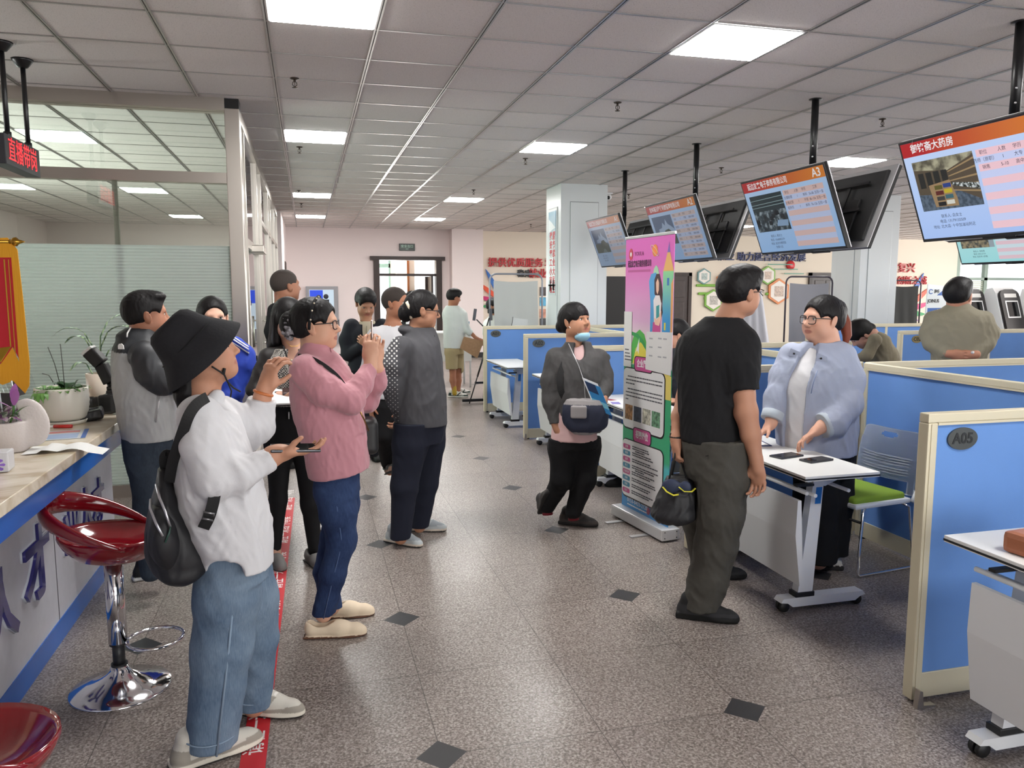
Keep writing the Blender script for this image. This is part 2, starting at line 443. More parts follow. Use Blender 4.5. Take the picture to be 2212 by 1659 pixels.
def shoe(name, kind, p, ang, m, par, L=.26, pitch=0., w=1., h=.008):
    """p ankle point over the heel on the ground plane, ang toe direction."""
    Z = p[2] if len(p) > 2 else 0
    Mx = rotm(ang, -pitch); o0 = np.array([p[0], p[1], Z])
    k = L/.26; T = lambda a, b, c: o0+Mx@np.array([a*k, b*k*w, c])
    hi = {'sneaker': .055, 'loafer': .040, 'flat': .034, 'chunky': .062, 'sandal': .03}[kind]
    o = [('u', Rc(T(-.045, 0, .036), T(.08, .0, .034), .034*w, .036*w), .02), ('u', Rc(T(.08, 0, .034), T(.155, .004, .024), .037*w, .031*w), .03), ('u', Rc(T(.155, .004, .024), T(.180, .002, .020), .031*w, .026*w), .02)]
    if kind in ('sneaker', 'chunky'):
        o += [('u', Rc(T(-.035, 0, .045), T(-.025, 0, .092), .036*w, .040*w), .03), ('u', Rc(T(.0, 0, .092), T(.11, 0, .045), .032, .024), .03)]
    else:
        o += [('u', Rc(T(-.045, 0, .04), T(-.050, 0, .058), .030, .028), .02)]
        if kind != 'sandal': o += [('u', Rc(T(.045, 0, .048), T(.10, 0, .04), .026, .024), .02)]
    # sole
    st = .024 if kind in ('sneaker', 'chunky') else .010
    if kind == 'chunky': st = .032
    o += [('u', Bx(T(-.01, 0, st*.5), np.array([.075*k, .039*w, st*.5]), Mx, .006), .006), ('u', El(T(.11, .002, st*.5), np.array([.095*k, .046*w, st*.62]), Mx), .008)]
    o += [('i', Pl(T(0, 0, .0), -Mx[:, 2]), .004)]
    if kind in ('loafer', 'flat', 'sandal'):
        o += [('s', El(T(-.005, 0, .085), np.array([.062*k, .027*w, .050]), Mx), .01)]
    V, Q = solid(o, h)
    Lc = (V-o0)@Mx
    pal = m[1]; zz = Lc[:, 2]; xx = Lc[:, 0]/k; T_ = np.tile(np.array(pal[0]), (len(V), 1))
    if len(pal) > 2:
        msk = ((zz > st) & (zz < st+.016)) | ((xx < -.03) & (zz < .075)) | ((xx > .145) & (zz < .046)) | ((np.abs(xx-.055-(zz-.03)*.9) < .011) & (np.abs(Lc[:, 1]) > .018)); T_[msk] = pal[2]
        msk = (xx > .03) & (xx < .115) & (np.abs(Lc[:, 1]) < .013) & (zz > .055) & (np.sin(xx*330) > 0); T_[msk] = pal[3] if len(pal) > 3 else pal[0]
    T_[zz < st] = pal[1]
    if len(pal) > 4: T_[zz < .010] = pal[4]
    so = obj(name, mesh_from(name, V, Q, T_), m[0], par)
    if kind == 'sneaker' and h < .0065:
        for q in range(4): b = BM(); x_ = .055+.022*q; z_ = .102-.0145*q; tube(b, [T(x_, -.022, z_-.006), T(x_+.006, 0, z_+.004), T(x_, .022, z_-.006)], .0035, 6); obj('lace', b, mat('lace_white', S(214, 212, 206), .7), so)
    return so
SKIN = lambda: mat('skin', rough=.52, spec=.35, tint=True, bump=.05, bscale=160)
def person(label, loc, rz, h=.004, skin=S(190, 140, 114), lip=S(158, 92, 84), head=None, neck=.052, limbs=(), hands=(), torso=None, hair=None, hairmat=None, extra_skin=(), face=True, brow=S(28, 22, 20), group=None, smile=0):
    P = thing('person', label, 'person', loc, rz, group)
    hc, yaw, pit, rol, hs = head[:5]; full = head[5] if len(head) > 5 else 1.
    M = rotm(yaw, pit, rol); ops = []
    if torso: ops.append(('u', Lo(torso, 2.3, .022), .02))
    nb = head[6] if len(head) > 6 else None
    ops += head_ops(hc, M, hs, None if nb is None else (*nb, neck), full)
    for l in limbs: ops += chain(l, .02)
    for hd in hands: ops += hand_ops(**hd)
    ops += list(extra_skin)
    V, Q = solid(ops, h)
    body = obj('body', mesh_from('body', V, Q, lip_tint(V, hc, M, hs, skin, lip)), SKIN(), P)
    mx = Matrix.Translation(Vector(hc)) @ Matrix(M.tolist()).to_4x4() @ Matrix.Scale(hs, 4)
    if face:
        for y in (-1, 1):
            b = BM(); ball(b, (.0735, .0315*y, .0015), (.0095, .0135, .0078), 14, mx); o = obj('eye', b, mat('eye_white', S(225, 215, 208), .25), P)
            b = BM(); ball(b, (.0805, .0315*y, .0012), (.0035, .0058, .0060), 10, mx); obj('iris', b, mat('eye_dark', S(26, 17, 14), .2), o)
            b = BM(); tube(b, [mx @ Vector(q) for q in ((.0760, .0175*y, -.001), (.0825, .026*y, .0075), (.0820, .036*y, .0078), (.0740, .0465*y, .002))], [.0010*hs, .0019*hs, .0019*hs, .001*hs], 6); obj('eyelid', b, mat('lash', S(30, 22, 20), .6), o)
            b = BM(); tube(b, [mx @ Vector(q) for q in ((.0870, .014*y, .0195), (.0860, .026*y, .0245), (.0800, .038*y, .0255), (.0700, .049*y, .021))], [.0022*hs, .0034*hs, .0030*hs, .001*hs], 6, flat=.6); obj('eyebrow', b, mat('brow', brow, .8), P)
    if hair:
        st = dict(hair); ex = st.pop('extra', []); fo = st.pop('fold', (.0035, .022, 3))
        V, Q = solid(hair_ops(hc, M, hs, extra=ex, **st), h*1.1, fold=fo)
        obj('hair', mesh_from('hair', V, Q), hairmat or hair_mat(), P)
    return P, M, mx
def hair_mat(name='hair_black', col=S(19, 17, 18)):
    return mat(name, col, .55, spec=.25, bump=.35, bscale=70, stretch=(1, 1, .2))
def cloth(name, par, ops, m, h=.0065, fold=(.006, .075, 1), tint=None):
    V, Q = solid(ops, h, fold)
    return obj(name, mesh_from(name, V, Q, tint(V) if tint else None), m, par)
def glasses(P, mx, m, shape='rect', w=.024, hh=.018):
    for y in (-1, 1):
        b = BM(); c = (.097, .032*y, -.004); pts = []
        for k in range(24):
            a = 2*math.pi*k/24; ca, sa = math.cos(a), math.sin(a); n = 4. if shape == 'rect' else 2.2
            q = (abs(ca)**n+abs(sa)**n)**(-1/n); pts.append(mx @ Vector((c[0]-abs(ca*q)*.003-(.004 if ca*y > 0 else 0)*abs(ca*q), c[1]+ca*q*w, c[2]+sa*q*hh)))
        tube(b, pts, .0026, 6, closed=True)
        tube(b, [mx @ Vector(q) for q in ((.091, .055*y, .006), (.06, .073*y, .006), (-.01, .081*y, .004), (-.03, .080*y, -.012))], .0026, 6)
        if y > 0: tube(b, [mx @ Vector(q) for q in ((.097, -.009, .0), (.1005, 0, .003), (.097, .009, .0))], .0018, 6)
        if y < 0: f0 = obj('glasses', b, m, P)
        else: f1 = obj('glasses_rim', b, m, f0)
    b = BM()
    for y in (-1, 1):
        vs = []
        for k in range(20):
            a = 2*math.pi*k/20; vs.append(b.verts.new(mx @ Vector((.0945, .032*y+math.cos(a)*w*.95, -.004+math.sin(a)*hh*.95))))
        b.faces.new(vs)
    g, t, p = nt('lens'); p.inputs['Roughness'].default_value = .03
    tr = t.nodes.new('ShaderNodeBsdfTransparent'); ms = t.nodes.new('ShaderNodeMixShader'); ms.inputs[0].default_value = .16
    t.links.new(tr.outputs[0], ms.inputs[1]); t.links.new(p.outputs[0], ms.inputs[2]); t.links.new(ms.outputs[0], t.nodes['Material Output'].inputs[0])
    obj('lens', b, g, f0)

def top(z): return [('i', Pl((0, 0, z), (0, 0, 1)), .004)]
# ---------------------------------------------------------------- the setting
WALLM = mat('wall_paint', S(234, 222, 220), .85, bump=.04, bscale=220)
WALLM_WARM = mat('wall_paint_warm_light', S(234, 223, 207), .85, bump=.04, bscale=220)  # warmer copy of the wall paint, the tone of the light put into its colour
DARKWOOD = mat('dark_walnut', S(48, 34, 30), .45, var=.25, vscale=6, stretch=(1, 1, .2))
BASEB = mat('black_skirting', S(30, 28, 28), .35)
GRANITE_X, GRANITE_Y = .415, 2.572
def granite():
    m, t, p = nt('polished_granite_tiles'); N, L = t.nodes, t.links
    tc = N.new('ShaderNodeTexCoord'); O = tc.outputs['Object']
    n1 = N.new('ShaderNodeTexNoise'); n1.inputs['Scale'].default_value = 95; n1.inputs['Detail'].default_value = 3; n1.inputs['Roughness'].default_value = .65; L.new(O, n1.inputs[0])
    v = N.new('ShaderNodeTexVoronoi'); v.inputs['Scale'].default_value = 150; L.new(O, v.inputs[0])
    n3 = N.new('ShaderNodeTexNoise'); n3.inputs['Scale'].default_value = 1.3; n3.inputs['Detail'].default_value = 2; L.new(O, n3.inputs[0])
    ad = N.new('ShaderNodeMath'); ad.operation = 'MULTIPLY_ADD'; ad.inputs[1].default_value = .34; L.new(v.outputs['Color'], ad.inputs[0]); L.new(n1.outputs[0], ad.inputs[2])
    r = ramp(N, [(.42, S(80, 71, 67)), (.60, S(114, 104, 98)), (.72, S(142, 132, 126)), (.88, S(172, 164, 158))]); L.new(ad.outputs[0], r.inputs[0])
    sx = N.new('ShaderNodeSeparateXYZ'); L.new(O, sx.inputs[0])
    def M(op, a, b=None):
        q = N.new('ShaderNodeMath'); q.operation = op
        for i, x in enumerate((a, b)):
            if x is None: continue
            if isinstance(x, (int, float)): q.inputs[i].default_value = x
            else: L.new(x, q.inputs[i])
        return q.outputs[0]
    def cell(c, o, w): return M('ABSOLUTE', M('SUBTRACT', M('FRACT', M('ADD', M('DIVIDE', M('SUBTRACT', c, o), w), 100.5)), .5))
    u, w = cell(sx.outputs[0], GRANITE_X, 1.2), cell(sx.outputs[1], GRANITE_Y, 1.2)
    dia = M('LESS_THAN', M('ADD', u, w), .0765)
    uj, wj = cell(sx.outputs[0], GRANITE_X, .6), cell(sx.outputs[1], GRANITE_Y, .6)
    jo = M('LESS_THAN', M('MINIMUM', uj, wj), .0030)
    # each slab a slightly different tone
    fl = N.new('ShaderNodeCombineXYZ'); L.new(M('FLOOR', M('DIVIDE', M('SUBTRACT', sx.outputs[0], GRANITE_X), .6)), fl.inputs[0]); L.new(M('FLOOR', M('DIVIDE', M('SUBTRACT', sx.outputs[1], GRANITE_Y), .6)), fl.inputs[1])
    wn = N.new('ShaderNodeTexWhiteNoise'); L.new(fl.outputs[0], wn.inputs[0])
    tone = M('ADD', M('MULTIPLY', wn.outputs[0], .16), M('ADD', M('MULTIPLY', n3.outputs[0], .18), .83))
    mx = N.new('ShaderNodeMix'); mx.data_type = 'RGBA'; mx.blend_type = 'MULTIPLY'; mx.inputs[0].default_value = 1; L.new(r.outputs[0], mx.inputs[6]); L.new(tone, mx.inputs[7])
    m2 = N.new('ShaderNodeMix'); m2.data_type = 'RGBA'; L.new(M('MULTIPLY', jo, .8), m2.inputs[0]); L.new(mx.outputs[2], m2.inputs[6]); m2.inputs[7].default_value = (*S(62, 56, 52), 1)
    m3 = N.new('ShaderNodeMix'); m3.data_type = 'RGBA'; L.new(dia, m3.inputs[0]); L.new(m2.outputs[2], m3.inputs[6]); m3.inputs[7].default_value = (*S(52, 52, 54), 1)
    L.new(m3.outputs[2], p.inputs['Base Color']); p.inputs['Roughness'].default_value = .24; p.inputs['Specular IOR Level'].default_value = .42
    n4 = N.new('ShaderNodeTexNoise'); n4.inputs['Scale'].default_value = 3; n4.inputs['Detail'].default_value = 4; L.new(O, n4.inputs[0])
    L.new(M('MULTIPLY_ADD', n4.outputs[0], .12), p.inputs['Roughness']); p.inputs['Roughness'].links[0].from_node.inputs[2].default_value = .25
    return m
struct('floor', boxes((-6, 23, -4.2, 25, -.1, 0)), granite())
def tiles():
    m, t, p = nt('mineral_ceiling_tile'); N, L = t.nodes, t.links
    tc = N.new('ShaderNodeTexCoord'); n = N.new('ShaderNodeTexNoise'); n.inputs['Scale'].default_value = 170; n.inputs['Detail'].default_value = 3; L.new(tc.outputs['Object'], n.inputs[0])
    r = ramp(N, [(.30, S(186, 178, 175)), (.40, S(224, 217, 214)), (.7, S(232, 225, 222))]); L.new(n.outputs[0], r.inputs[0])
    sx = N.new('ShaderNodeSeparateXYZ'); L.new(tc.outputs['Object'], sx.inputs[0])
    cx = N.new('ShaderNodeCombineXYZ')
    for i, o in ((0, .168), (1, -4.115)):
        a = N.new('ShaderNodeMath'); a.operation = 'ADD'; a.inputs[1].default_value = o; L.new(sx.outputs[i], a.inputs[0])
        d = N.new('ShaderNodeMath'); d.operation = 'DIVIDE'; d.inputs[1].default_value = .6; L.new(a.outputs[0], d.inputs[0])
        f = N.new('ShaderNodeMath'); f.operation = 'FLOOR'; L.new(d.outputs[0], f.inputs[0]); L.new(f.outputs[0], cx.inputs[i])
    w = N.new('ShaderNodeTexWhiteNoise'); L.new(cx.outputs[0], w.inputs[0])
    mr = N.new('ShaderNodeMapRange'); mr.inputs[3].default_value = .93; mr.inputs[4].default_value = 1.03; L.new(w.outputs[0], mr.inputs[0])
    mx = N.new('ShaderNodeMix'); mx.data_type = 'RGBA'; mx.blend_type = 'MULTIPLY'; mx.inputs[0].default_value = 1; L.new(r.outputs[0], mx.inputs[6]); L.new(mr.outputs[0], mx.inputs[7]); L.new(mx.outputs[2], p.inputs['Base Color'])
    p.inputs['Roughness'].default_value = .9; b = N.new('ShaderNodeBump'); b.inputs['Strength'].default_value = .25; b.inputs['Distance'].default_value = .003; L.new(n.outputs[0], b.inputs['Height']); L.new(b.outputs[0], p.inputs['Normal'])
    return m
struct('ceiling', boxes((-6, 23, -4.2, 25, CE, CE+.1)), tiles())
ALU = mat('grid_aluminium', S(176, 174, 172), .30, .75); GROOVE = mat('grid_groove', S(40, 40, 42), .5)
b = BM(); g = BM()
for i in range(-9, 39):
    x = -.168+.6*i
    box(b, x-.013, x-.003, -4.2, 19.3, CE-.006, CE); box(b, x+.003, x+.013, -4.2, 19.3, CE-.006, CE); box(g, x-.003, x+.003, -4.2, 19.3, CE-.002, CE)
for j in range(-13, 26):
    y = 4.115+.6*j; box(b, -6, 23, y-.007, y+.007, CE-.005, CE)
tr = struct('trim_1', b, ALU); obj('grid_groove', g, GROOVE, tr)
# walls
def wall(name, *bs, m=WALLM): return struct(name, boxes(*bs), m)
wall('wall_back', (-6, 1.63, 19.2, 19.4, 0, CE), (1.63, 3.18, 19.2, 19.4, 2.42, CE), (3.18, 3.43, 19.2, 19.4, 0, CE), (3.43, 4.2, 18.85, 19.4, 0, CE))
wall('wall_back_warm_lit', (4.2, 18.7, 19.35, 19.55, 0, CE), (18.7, 21.6, 19.35, 19.55, 0, .85), (18.7, 21.6, 19.35, 19.55, 2.85, CE), (21.6, 22.6, 19.35, 19.55, 0, CE), m=WALLM_WARM)
wall('wall_left', (-5.6, -5.4, -4.2, 6.0, 0, CE), (-5.6, -5.4, 6.0, 19.2, 0, .8), (-5.6, -5.4, 6.0, 19.2, 2.8, CE), (-5.6, -5.4, 11.6, 19.2, .8, 2.8))
wall('wall_right', (20.5, 20.7, -4.2, 1, 0, CE), (20.5, 20.7, 1, 17, 0, .6), (20.5, 20.7, 1, 17, 2.8, CE), (20.5, 20.7, 17, 17.6, 0, CE))
wall('wall_front', (-5.6, 0, -4.2, -4.0, 0, CE), (0, 10.6, -4.2, -4.0, 2.85, CE), (0, 10.6, -4.2, -4.0, 0, .25), (10.6, 20.7, -4.2, -4.0, 0, CE))
wall('wall_side', (-.62, -.42, 15.5, 19.2, 0, CE))
struct('baseboard_back', boxes((-.42, 1.6, 19.16, 19.2, 0, .13), (3.2, 3.43, 19.16, 19.2, 0, .13), (3.42, 4.22, 18.83, 18.85, 0, .13), (4.2, 9.2, 19.32, 19.35, 0, .13), (10.2, 18.7, 19.32, 19.35, 0, .13)), BASEB)
# back doorway with glazed doors and the corridor beyond
d1 = struct('door_1', boxes((1.58, 1.72, 19.14, 19.42, 0, 2.46), (3.09, 3.23, 19.14, 19.42, 0, 2.46), (1.5, 3.31, 19.12, 19.42, 2.37, 2.46)), DARKWOOD)
obj('transom_bar', boxes((1.72, 3.09, 19.22, 19.3, 1.99, 2.05)), DARKWOOD, d1)
obj('door_leaf_frame', boxes((2.98, 3.03, 19.25, 20.0, .0, 1.99), (2.93, 2.98, 19.9, 20.0, 0, 1.99)), DARKWOOD, d1)
BRIGHTW = mat('corridor_paint', S(240, 232, 218), .8)
wall('wall_corridor', (.6, .7, 19.4, 25, 0, CE), (2.55, 2.7, 20.2, 25, 0, CE), (.6, 5, 24.8, 24.9, 0, .5), (.6, 5, 24.8, 24.9, 2.95, CE), m=BRIGHTW)
obj('corridor_trim', boxes((2.50, 2.56, 20.15, 20.25, 0, CE)), mat('orange_oak', S(168, 104, 58), .5), d1)
TEAL = mat('teal_window_frame', S(150, 190, 190), .5)
w3 = struct('window_3', boxes((.7, 2.6, 24.7, 24.8, .5, .6), (.7, 2.6, 24.7, 24.8, 2.35, 2.47), (.7, .8, 24.7, 24.8, .5, 2.95), (1.62, 1.74, 24.7, 24.8, .5, 2.95), (2.5, 2.6, 24.7, 24.8, .5, 2.95)), TEAL)
# far right window with its blind
w4 = struct('window_4', boxes((18.7, 18.85, 19.38, 19.5, .85, 2.85), (19.75, 19.87, 19.38, 19.5, .85, 2.85), (18.7, 21.6, 19.38, 19.5, 1.95, 2.03), (18.7, 21.6, 19.38, 19.5, .85, .92), (18.7, 21.6, 19.38, 19.5, 2.78, 2.85)), mat('sage_window_frame', S(150, 168, 156), .5))
b = BM()
for k in range(18): box(b, 18.85, 19.75, 19.42, 19.46, .95+k*.055, .955+k*.055+.028)
obj('blind', b, mat('blind_slats', S(205, 212, 196), .6), w4)
w5 = struct('window_5', boxes(*[(20.52, 20.62, y, y+.1, .6, 2.8) for y in np.arange(1, 17.1, 1.6)], (20.52, 20.62, 1, 17, 1.9, 1.98)), mat('white_upvc', S(225, 225, 222), .4))
struct('window_6', boxes(*[(x, x+.09, -4.15, -4.05, .25, 2.85) for x in np.arange(0, 10.6, 1.75)]), mat('white_upvc'))
struct('window_7', boxes(*[(-5.55, -5.45, y, y+.08, .8, 2.8) for y in np.arange(6, 11.7, 1.4)]), mat('white_upvc'))
# brown doors on the cream wall
def wood_door(n, x0, x1, h, y):
    d = struct(n, boxes((x0-.09, x0, y-.06, y, 0, h+.09), (x1, x1+.09, y-.06, y, 0, h+.09), (x0-.09, x1+.09, y-.06, y, h, h+.09)), DARKWOOD)
    bb = BM(); box(bb, x0, x1, y-.03, y-.002, 0, h)
    for u0, u1 in ((.12, .46), (.54, .88)):
        for v0, v1 in ((.06, .28), (.33, .66), (.72, .94)):
            box(bb, x0+(x1-x0)*u0, x0+(x1-x0)*u1, y-.042, y-.028, h*v0, h*v1, .008)
    obj('door_leaf', bb, mat('door_walnut', S(52, 38, 35), .4, var=.2, vscale=9), d)
    bb = BM(); ball(bb, (x0+.10, y-.09, 1.08), .045, 12); tube(bb, [(x0+.10, y-.03, 1.08), (x0+.10, y-.08, 1.08)], .018, 8); obj('door_knob', bb, mat('door_knob_metal', S(220, 215, 205), .25, .5), d)
wood_door('door_2', 8.95, 9.95, 2.03, 19.35); wood_door('door_3', 13.75, 14.6, 2.05, 19.35)
bb = BM(); box(bb, -.415, -.40, 17.2, 18.1, 0, 2.25, .01); struct('door_4', bb, DARKWOOD)
# ---------------------------------------------------------------- glass partitions
def glassy(name, tint, gl=.10, fres=1.45):
    m, t, p = nt(name); N, L = t.nodes, t.links
    tr = N.new('ShaderNodeBsdfTransparent'); tr.inputs[0].default_value = (*tint, 1)
    g = N.new('ShaderNodeBsdfGlossy'); g.inputs['Roughness'].default_value = .01
    f = N.new('ShaderNodeFresnel'); f.inputs[0].default_value = fres
    a = N.new('ShaderNodeMath'); a.operation = 'ADD'; a.inputs[1].default_value = gl; a.use_clamp = True; L.new(f.outputs[0], a.inputs[0])
    ms = N.new('ShaderNodeMixShader'); L.new(a.outputs[0], ms.inputs[0]); L.new(tr.outputs[0], ms.inputs[1]); L.new(g.outputs[0], ms.inputs[2]); L.new(ms.outputs[0], N['Material Output'].inputs[0])
    return m
GLASS = glassy('green_float_glass', (.84, .92, .87), .15)
def frosted():
    m, t, p = nt('striped_frost_film'); N, L = t.nodes, t.links
    p.inputs['Base Color'].default_value = (*S(232, 241, 236), 1); p.inputs['Roughness'].default_value = .45
    tl = N.new('ShaderNodeBsdfTranslucent'); tl.inputs[0].default_value = (*S(236, 243, 239), 1)
    m1 = N.new('ShaderNodeMixShader'); m1.inputs[0].default_value = .55; L.new(p.outputs[0], m1.inputs[1]); L.new(tl.outputs[0], m1.inputs[2])
    tr = N.new('ShaderNodeBsdfTransparent'); tr.inputs[0].default_value = (*S(232, 240, 236), 1)
    tc = N.new('ShaderNodeTexCoord'); sx = N.new('ShaderNodeSeparateXYZ'); L.new(tc.outputs['Object'], sx.inputs[0])
    a = N.new('ShaderNodeMath'); a.operation = 'MULTIPLY'; a.inputs[1].default_value = 2*math.pi/.0245; L.new(sx.outputs[2], a.inputs[0])
    s = N.new('ShaderNodeMath'); s.operation = 'SINE'; L.new(a.outputs[0], s.inputs[0])
    mr = N.new('ShaderNodeMapRange'); mr.inputs[1].default_value = -.35; mr.inputs[2].default_value = .35; mr.inputs[3].default_value = .62; mr.inputs[4].default_value = .93; L.new(s.outputs[0], mr.inputs[0])
    m2 = N.new('ShaderNodeMixShader'); L.new(mr.outputs[0], m2.inputs[0]); L.new(tr.outputs[0], m2.inputs[1]); L.new(m1.outputs[0], m2.inputs[2]); L.new(m2.outputs[0], N['Material Output'].inputs[0])
    return m
FROST = frosted()
w1 = struct('window_1', boxes((-5.4, -.57, 6.62, 6.78, 3.02, CE), (-5.4, -.57, 6.65, 6.75, 2.47, 2.55), (-5.4, -.57, 6.65, 6.75, 0, .10), (-2.9, -2.85, 6.66, 6.74, 0, 2.47)), STEEL)
obj('mullion', boxes((-1.42, -1.385, 6.72, 6.75, .1, 2.47)), STEEL, w1)
obj('glass_pane', boxes((-5.4, -.57, 6.695, 6.705, .1, 3.02)), GLASS, w1)
obj('frost_film', boxes((-5.4, -.58, 6.688, 6.692, .1, 1.985)), FROST, w1)
po = struct('trim_2', boxes((-.575, -.465, 6.64, 6.80, 0, 3.04), bev=.004), STEEL)
obj('post_cap', boxes((-.575, -.465, 6.64, 6.80, 3.04, CE)), mat('black_rubber', S(16, 16, 17), .6), po)
w2 = struct('window_2', boxes((-.56, -.48, 6.8, 15.5, 3.0, CE), (-.56, -.48, 6.8, 15.5, 0, .09), *[(-.555, -.485, y, y+.07, .09, 3.0) for y in (7.35, 9.1, 9.9, 11.7, 12.5, 14.0, 15.4)], (-.55, -.49, 7.42, 9.1, 2.02, 2.10), (-.55, -.49, 9.97, 15.4, 2.42, 2.48)), STEEL)
obj('glass_pane', boxes((-.525, -.515, 6.85, 15.4, .09, 3.0)), GLASS, w2)
obj('frost_film', boxes((-.535, -.531, 7.42, 9.1, .35, 1.3), (-.535, -.531, 9.97, 15.4, .35, 1.35)), FROST, w2)
bb = BM(); tube(bb, [(-.44, 9.3, 1.0), (-.44, 9.3, 1.35)], .014, 8); tube(bb, [(-.5, 9.3, 1.05), (-.44, 9.3, 1.05)], .01, 6); tube(bb, [(-.5, 9.3, 1.3), (-.44, 9.3, 1.3)], .01, 6); obj('pull_handle', bb, STEEL, w2)
bb = BM(); box(bb, -.50, -.38, 8.0, 8.5, 2.0, 2.07, .008); obj('door_closer', bb, STEEL, w2)
for k, (y, z) in enumerate(((12.2, 1.55), (13.0, 1.55), (13.5, 1.5))):
    bb = BM(); box(bb, -.482, -.476, y, y+.3, z-.25, z+.25); tag(obj('notice', bb, mat('paper_white', S(232, 230, 226), .7) if k != 1 else mat('paper_red', S(196, 60, 52), .7)), ['white notice sheet on the side glass, closest to the steel post', 'red-edged notice sheet on the side glass between two white ones', 'white notice sheet on the side glass, deepest along the wall'][k], 'notice', 'notices on the side glass')
# ---------------------------------------------------------------- ceiling panels and sprinklers
PANEL = mat('lit_panel', (.9, .9, .9), .5, emit=(1, .985, .96), es=LED); WHITEM = mat('white_enamel', S(230, 230, 230), .4)
lp = [(-.168, 4.115, 'at the top edge of the picture, above the aisle'), (-.168, 7.715, 'above the aisle beside the glass corner post'), (-.168, 12.515, 'above the aisle, third from the front'), (-.168, 16.115, 'above the aisle near the back wall'),
      (2.232, 4.115, 'large in view above the hanging screens'), (2.232, 7.715, 'in front of the white pillar'), (2.232, 12.515, 'beyond the white pillar beside the aisle'), (2.232, 16.115, 'close to the back wall above the doorway'),
      (5.832, 7.715, 'showing above the back of the third hanging screen'), (5.832, 12.515, 'peeping out beside the second hanging screen'), (5.832, 4.115, 'above the right-side desks'), (9.432, 7.715, 'over the far right desks'), (9.432, 12.515, 'over the far right aisle'), (5.832, 16.115, 'above the green hexagon wall'), (9.432, 16.115, 'above the far backdrop'),
      (2.232, .515, 'over the entrance'), (9.432, 4.115, 'over the desks by the windows'), (13.032, 7.715, 'by the far windows'), (13.032, 12.515, 'by the kiosks'),
      (-2.568, 8.315, 'inside the glass office, the biggest one'), (-4.368, 12.515, 'inside the glass office at its far side'), (-2.568, 12.515, 'inside the glass office, small and behind the mullion'), (-2.568, 16.715, 'deep inside the glass office')]
fr = BM(); box(fr, .012, .588, .012, .588, -.008, 0); t0 = thing('ceiling_light', 'x', 'ceiling light', (0, 0, CE), 0, 'square ceiling lights')
obj('frame', fr, WHITEM, t0); fr = BM(); box(fr, .022, .578, .022, .578, -.012, -.008); obj('diffuser', fr, PANEL, t0)
for k, (x, y, w) in enumerate(lp):
    o = t0 if k == 0 else dup(t0); o.location = (x, y, CE); o['label'] = 'square lit ceiling panel '+w
SPM = mat('sprinkler_brass', S(70, 60, 52), .4, .6)
sp = [(-.034, 5.904, 'nearest the viewer'), (-.023, 8.622, 'second along the aisle'), (-.059, 12.27, 'third along the aisle'), (-.036, 14.06, 'fourth along the aisle'), (2.434, 8.717, 'just past the lit panel by the white pillar'), (2.435, 11.56, 'beyond the white pillar'), (2.43, 5.993, 'alone in mid-ceiling'), (4.882, 5.967, 'between the third and fourth screens'), (4.857, 11.47, 'beside the pole of the first screen'), (4.906, 8.753, 'between the poles of the second and third screens'), (4.9, 17.08, 'far off near the back wall')]
s0 = thing('sprinkler', 'x', 'sprinkler', (0, 0, CE), 0, 'ceiling sprinklers')
bb = BM(); lathe(bb, [(0, 0), (.032, 0), (.030, -.006), (.012, -.010), (0, -.010)], 16); obj('rosette', bb, SPM, s0)
bb = BM(); tube(bb, [(0, 0, -.008), (0, 0, -.028)], .009, 8); tube(bb, [(-.012, 0, -.026), (-.016, 0, -.045), (0, 0, -.062)], .003, 6); tube(bb, [(.012, 0, -.026), (.016, 0, -.045), (0, 0, -.062)], .003, 6); tube(bb, [(0, 0, -.03), (0, 0, -.06)], .0025, 6); lathe(bb, [(0, -.062), (.020, -.064), (.020, -.067), (0, -.067)], 14); obj('head', bb, SPM, s0)
for k, (x, y, w) in enumerate(sp):
    o = s0 if k == 0 else dup(s0); o.location = (x, y, CE); o['label'] = 'small brass fire sprinkler under the ceiling, '+w
# ---------------------------------------------------------------- white pillars
PILW = mat('pillar_panel', S(216, 221, 222), .35); GRV = mat('pillar_groove', S(150, 154, 156), .4)
def pillar(label, x, y, w=.69):
    t = thing('pillar', label, 'pillar', (x, y, 0))
    obj('shaft', boxes((0, w, 0, w, 0, CE), bev=.004), PILW, t)
    for nm, (a, b2) in (('front_panel', (.14, w-.14)),):
        bb = BM(); box(bb, a, b2, -.012, .0, .2, 2.86, .006); obj('front_panel', bb, PILW, t)
        bb = BM(); box(bb, a-.006, b2+.006, -.004, .0, .19, 2.87); obj('panel_groove', bb, GRV, t)
    bb = BM(); box(bb, -.012, 0, .14, w-.14, .2, 2.80, .006); obj('side_panel', bb, PILW, t)
    bb = BM(); box(bb, -.004, 0, .132, w-.132, .19, 2.81); obj('side_groove', bb, GRV, t)
    return t
pillar('white square pillar with a tall slogan poster on its side, beside the walking woman', 3.46, 10.55)
pillar('grey-white square pillar behind the woman in the light blue shirt, without poster', 8.36, 10.55)
RED = mat('red_letters', S(190, 44, 52), .5); BLK = mat('black_letters', S(30, 28, 32), .5); NAVY = mat('navy_letters', S(44, 56, 104), .5)
pt = thing('poster', 'narrow vertical poster with red slogan columns on the white pillar', 'poster', (3.445, 10.895, 0))
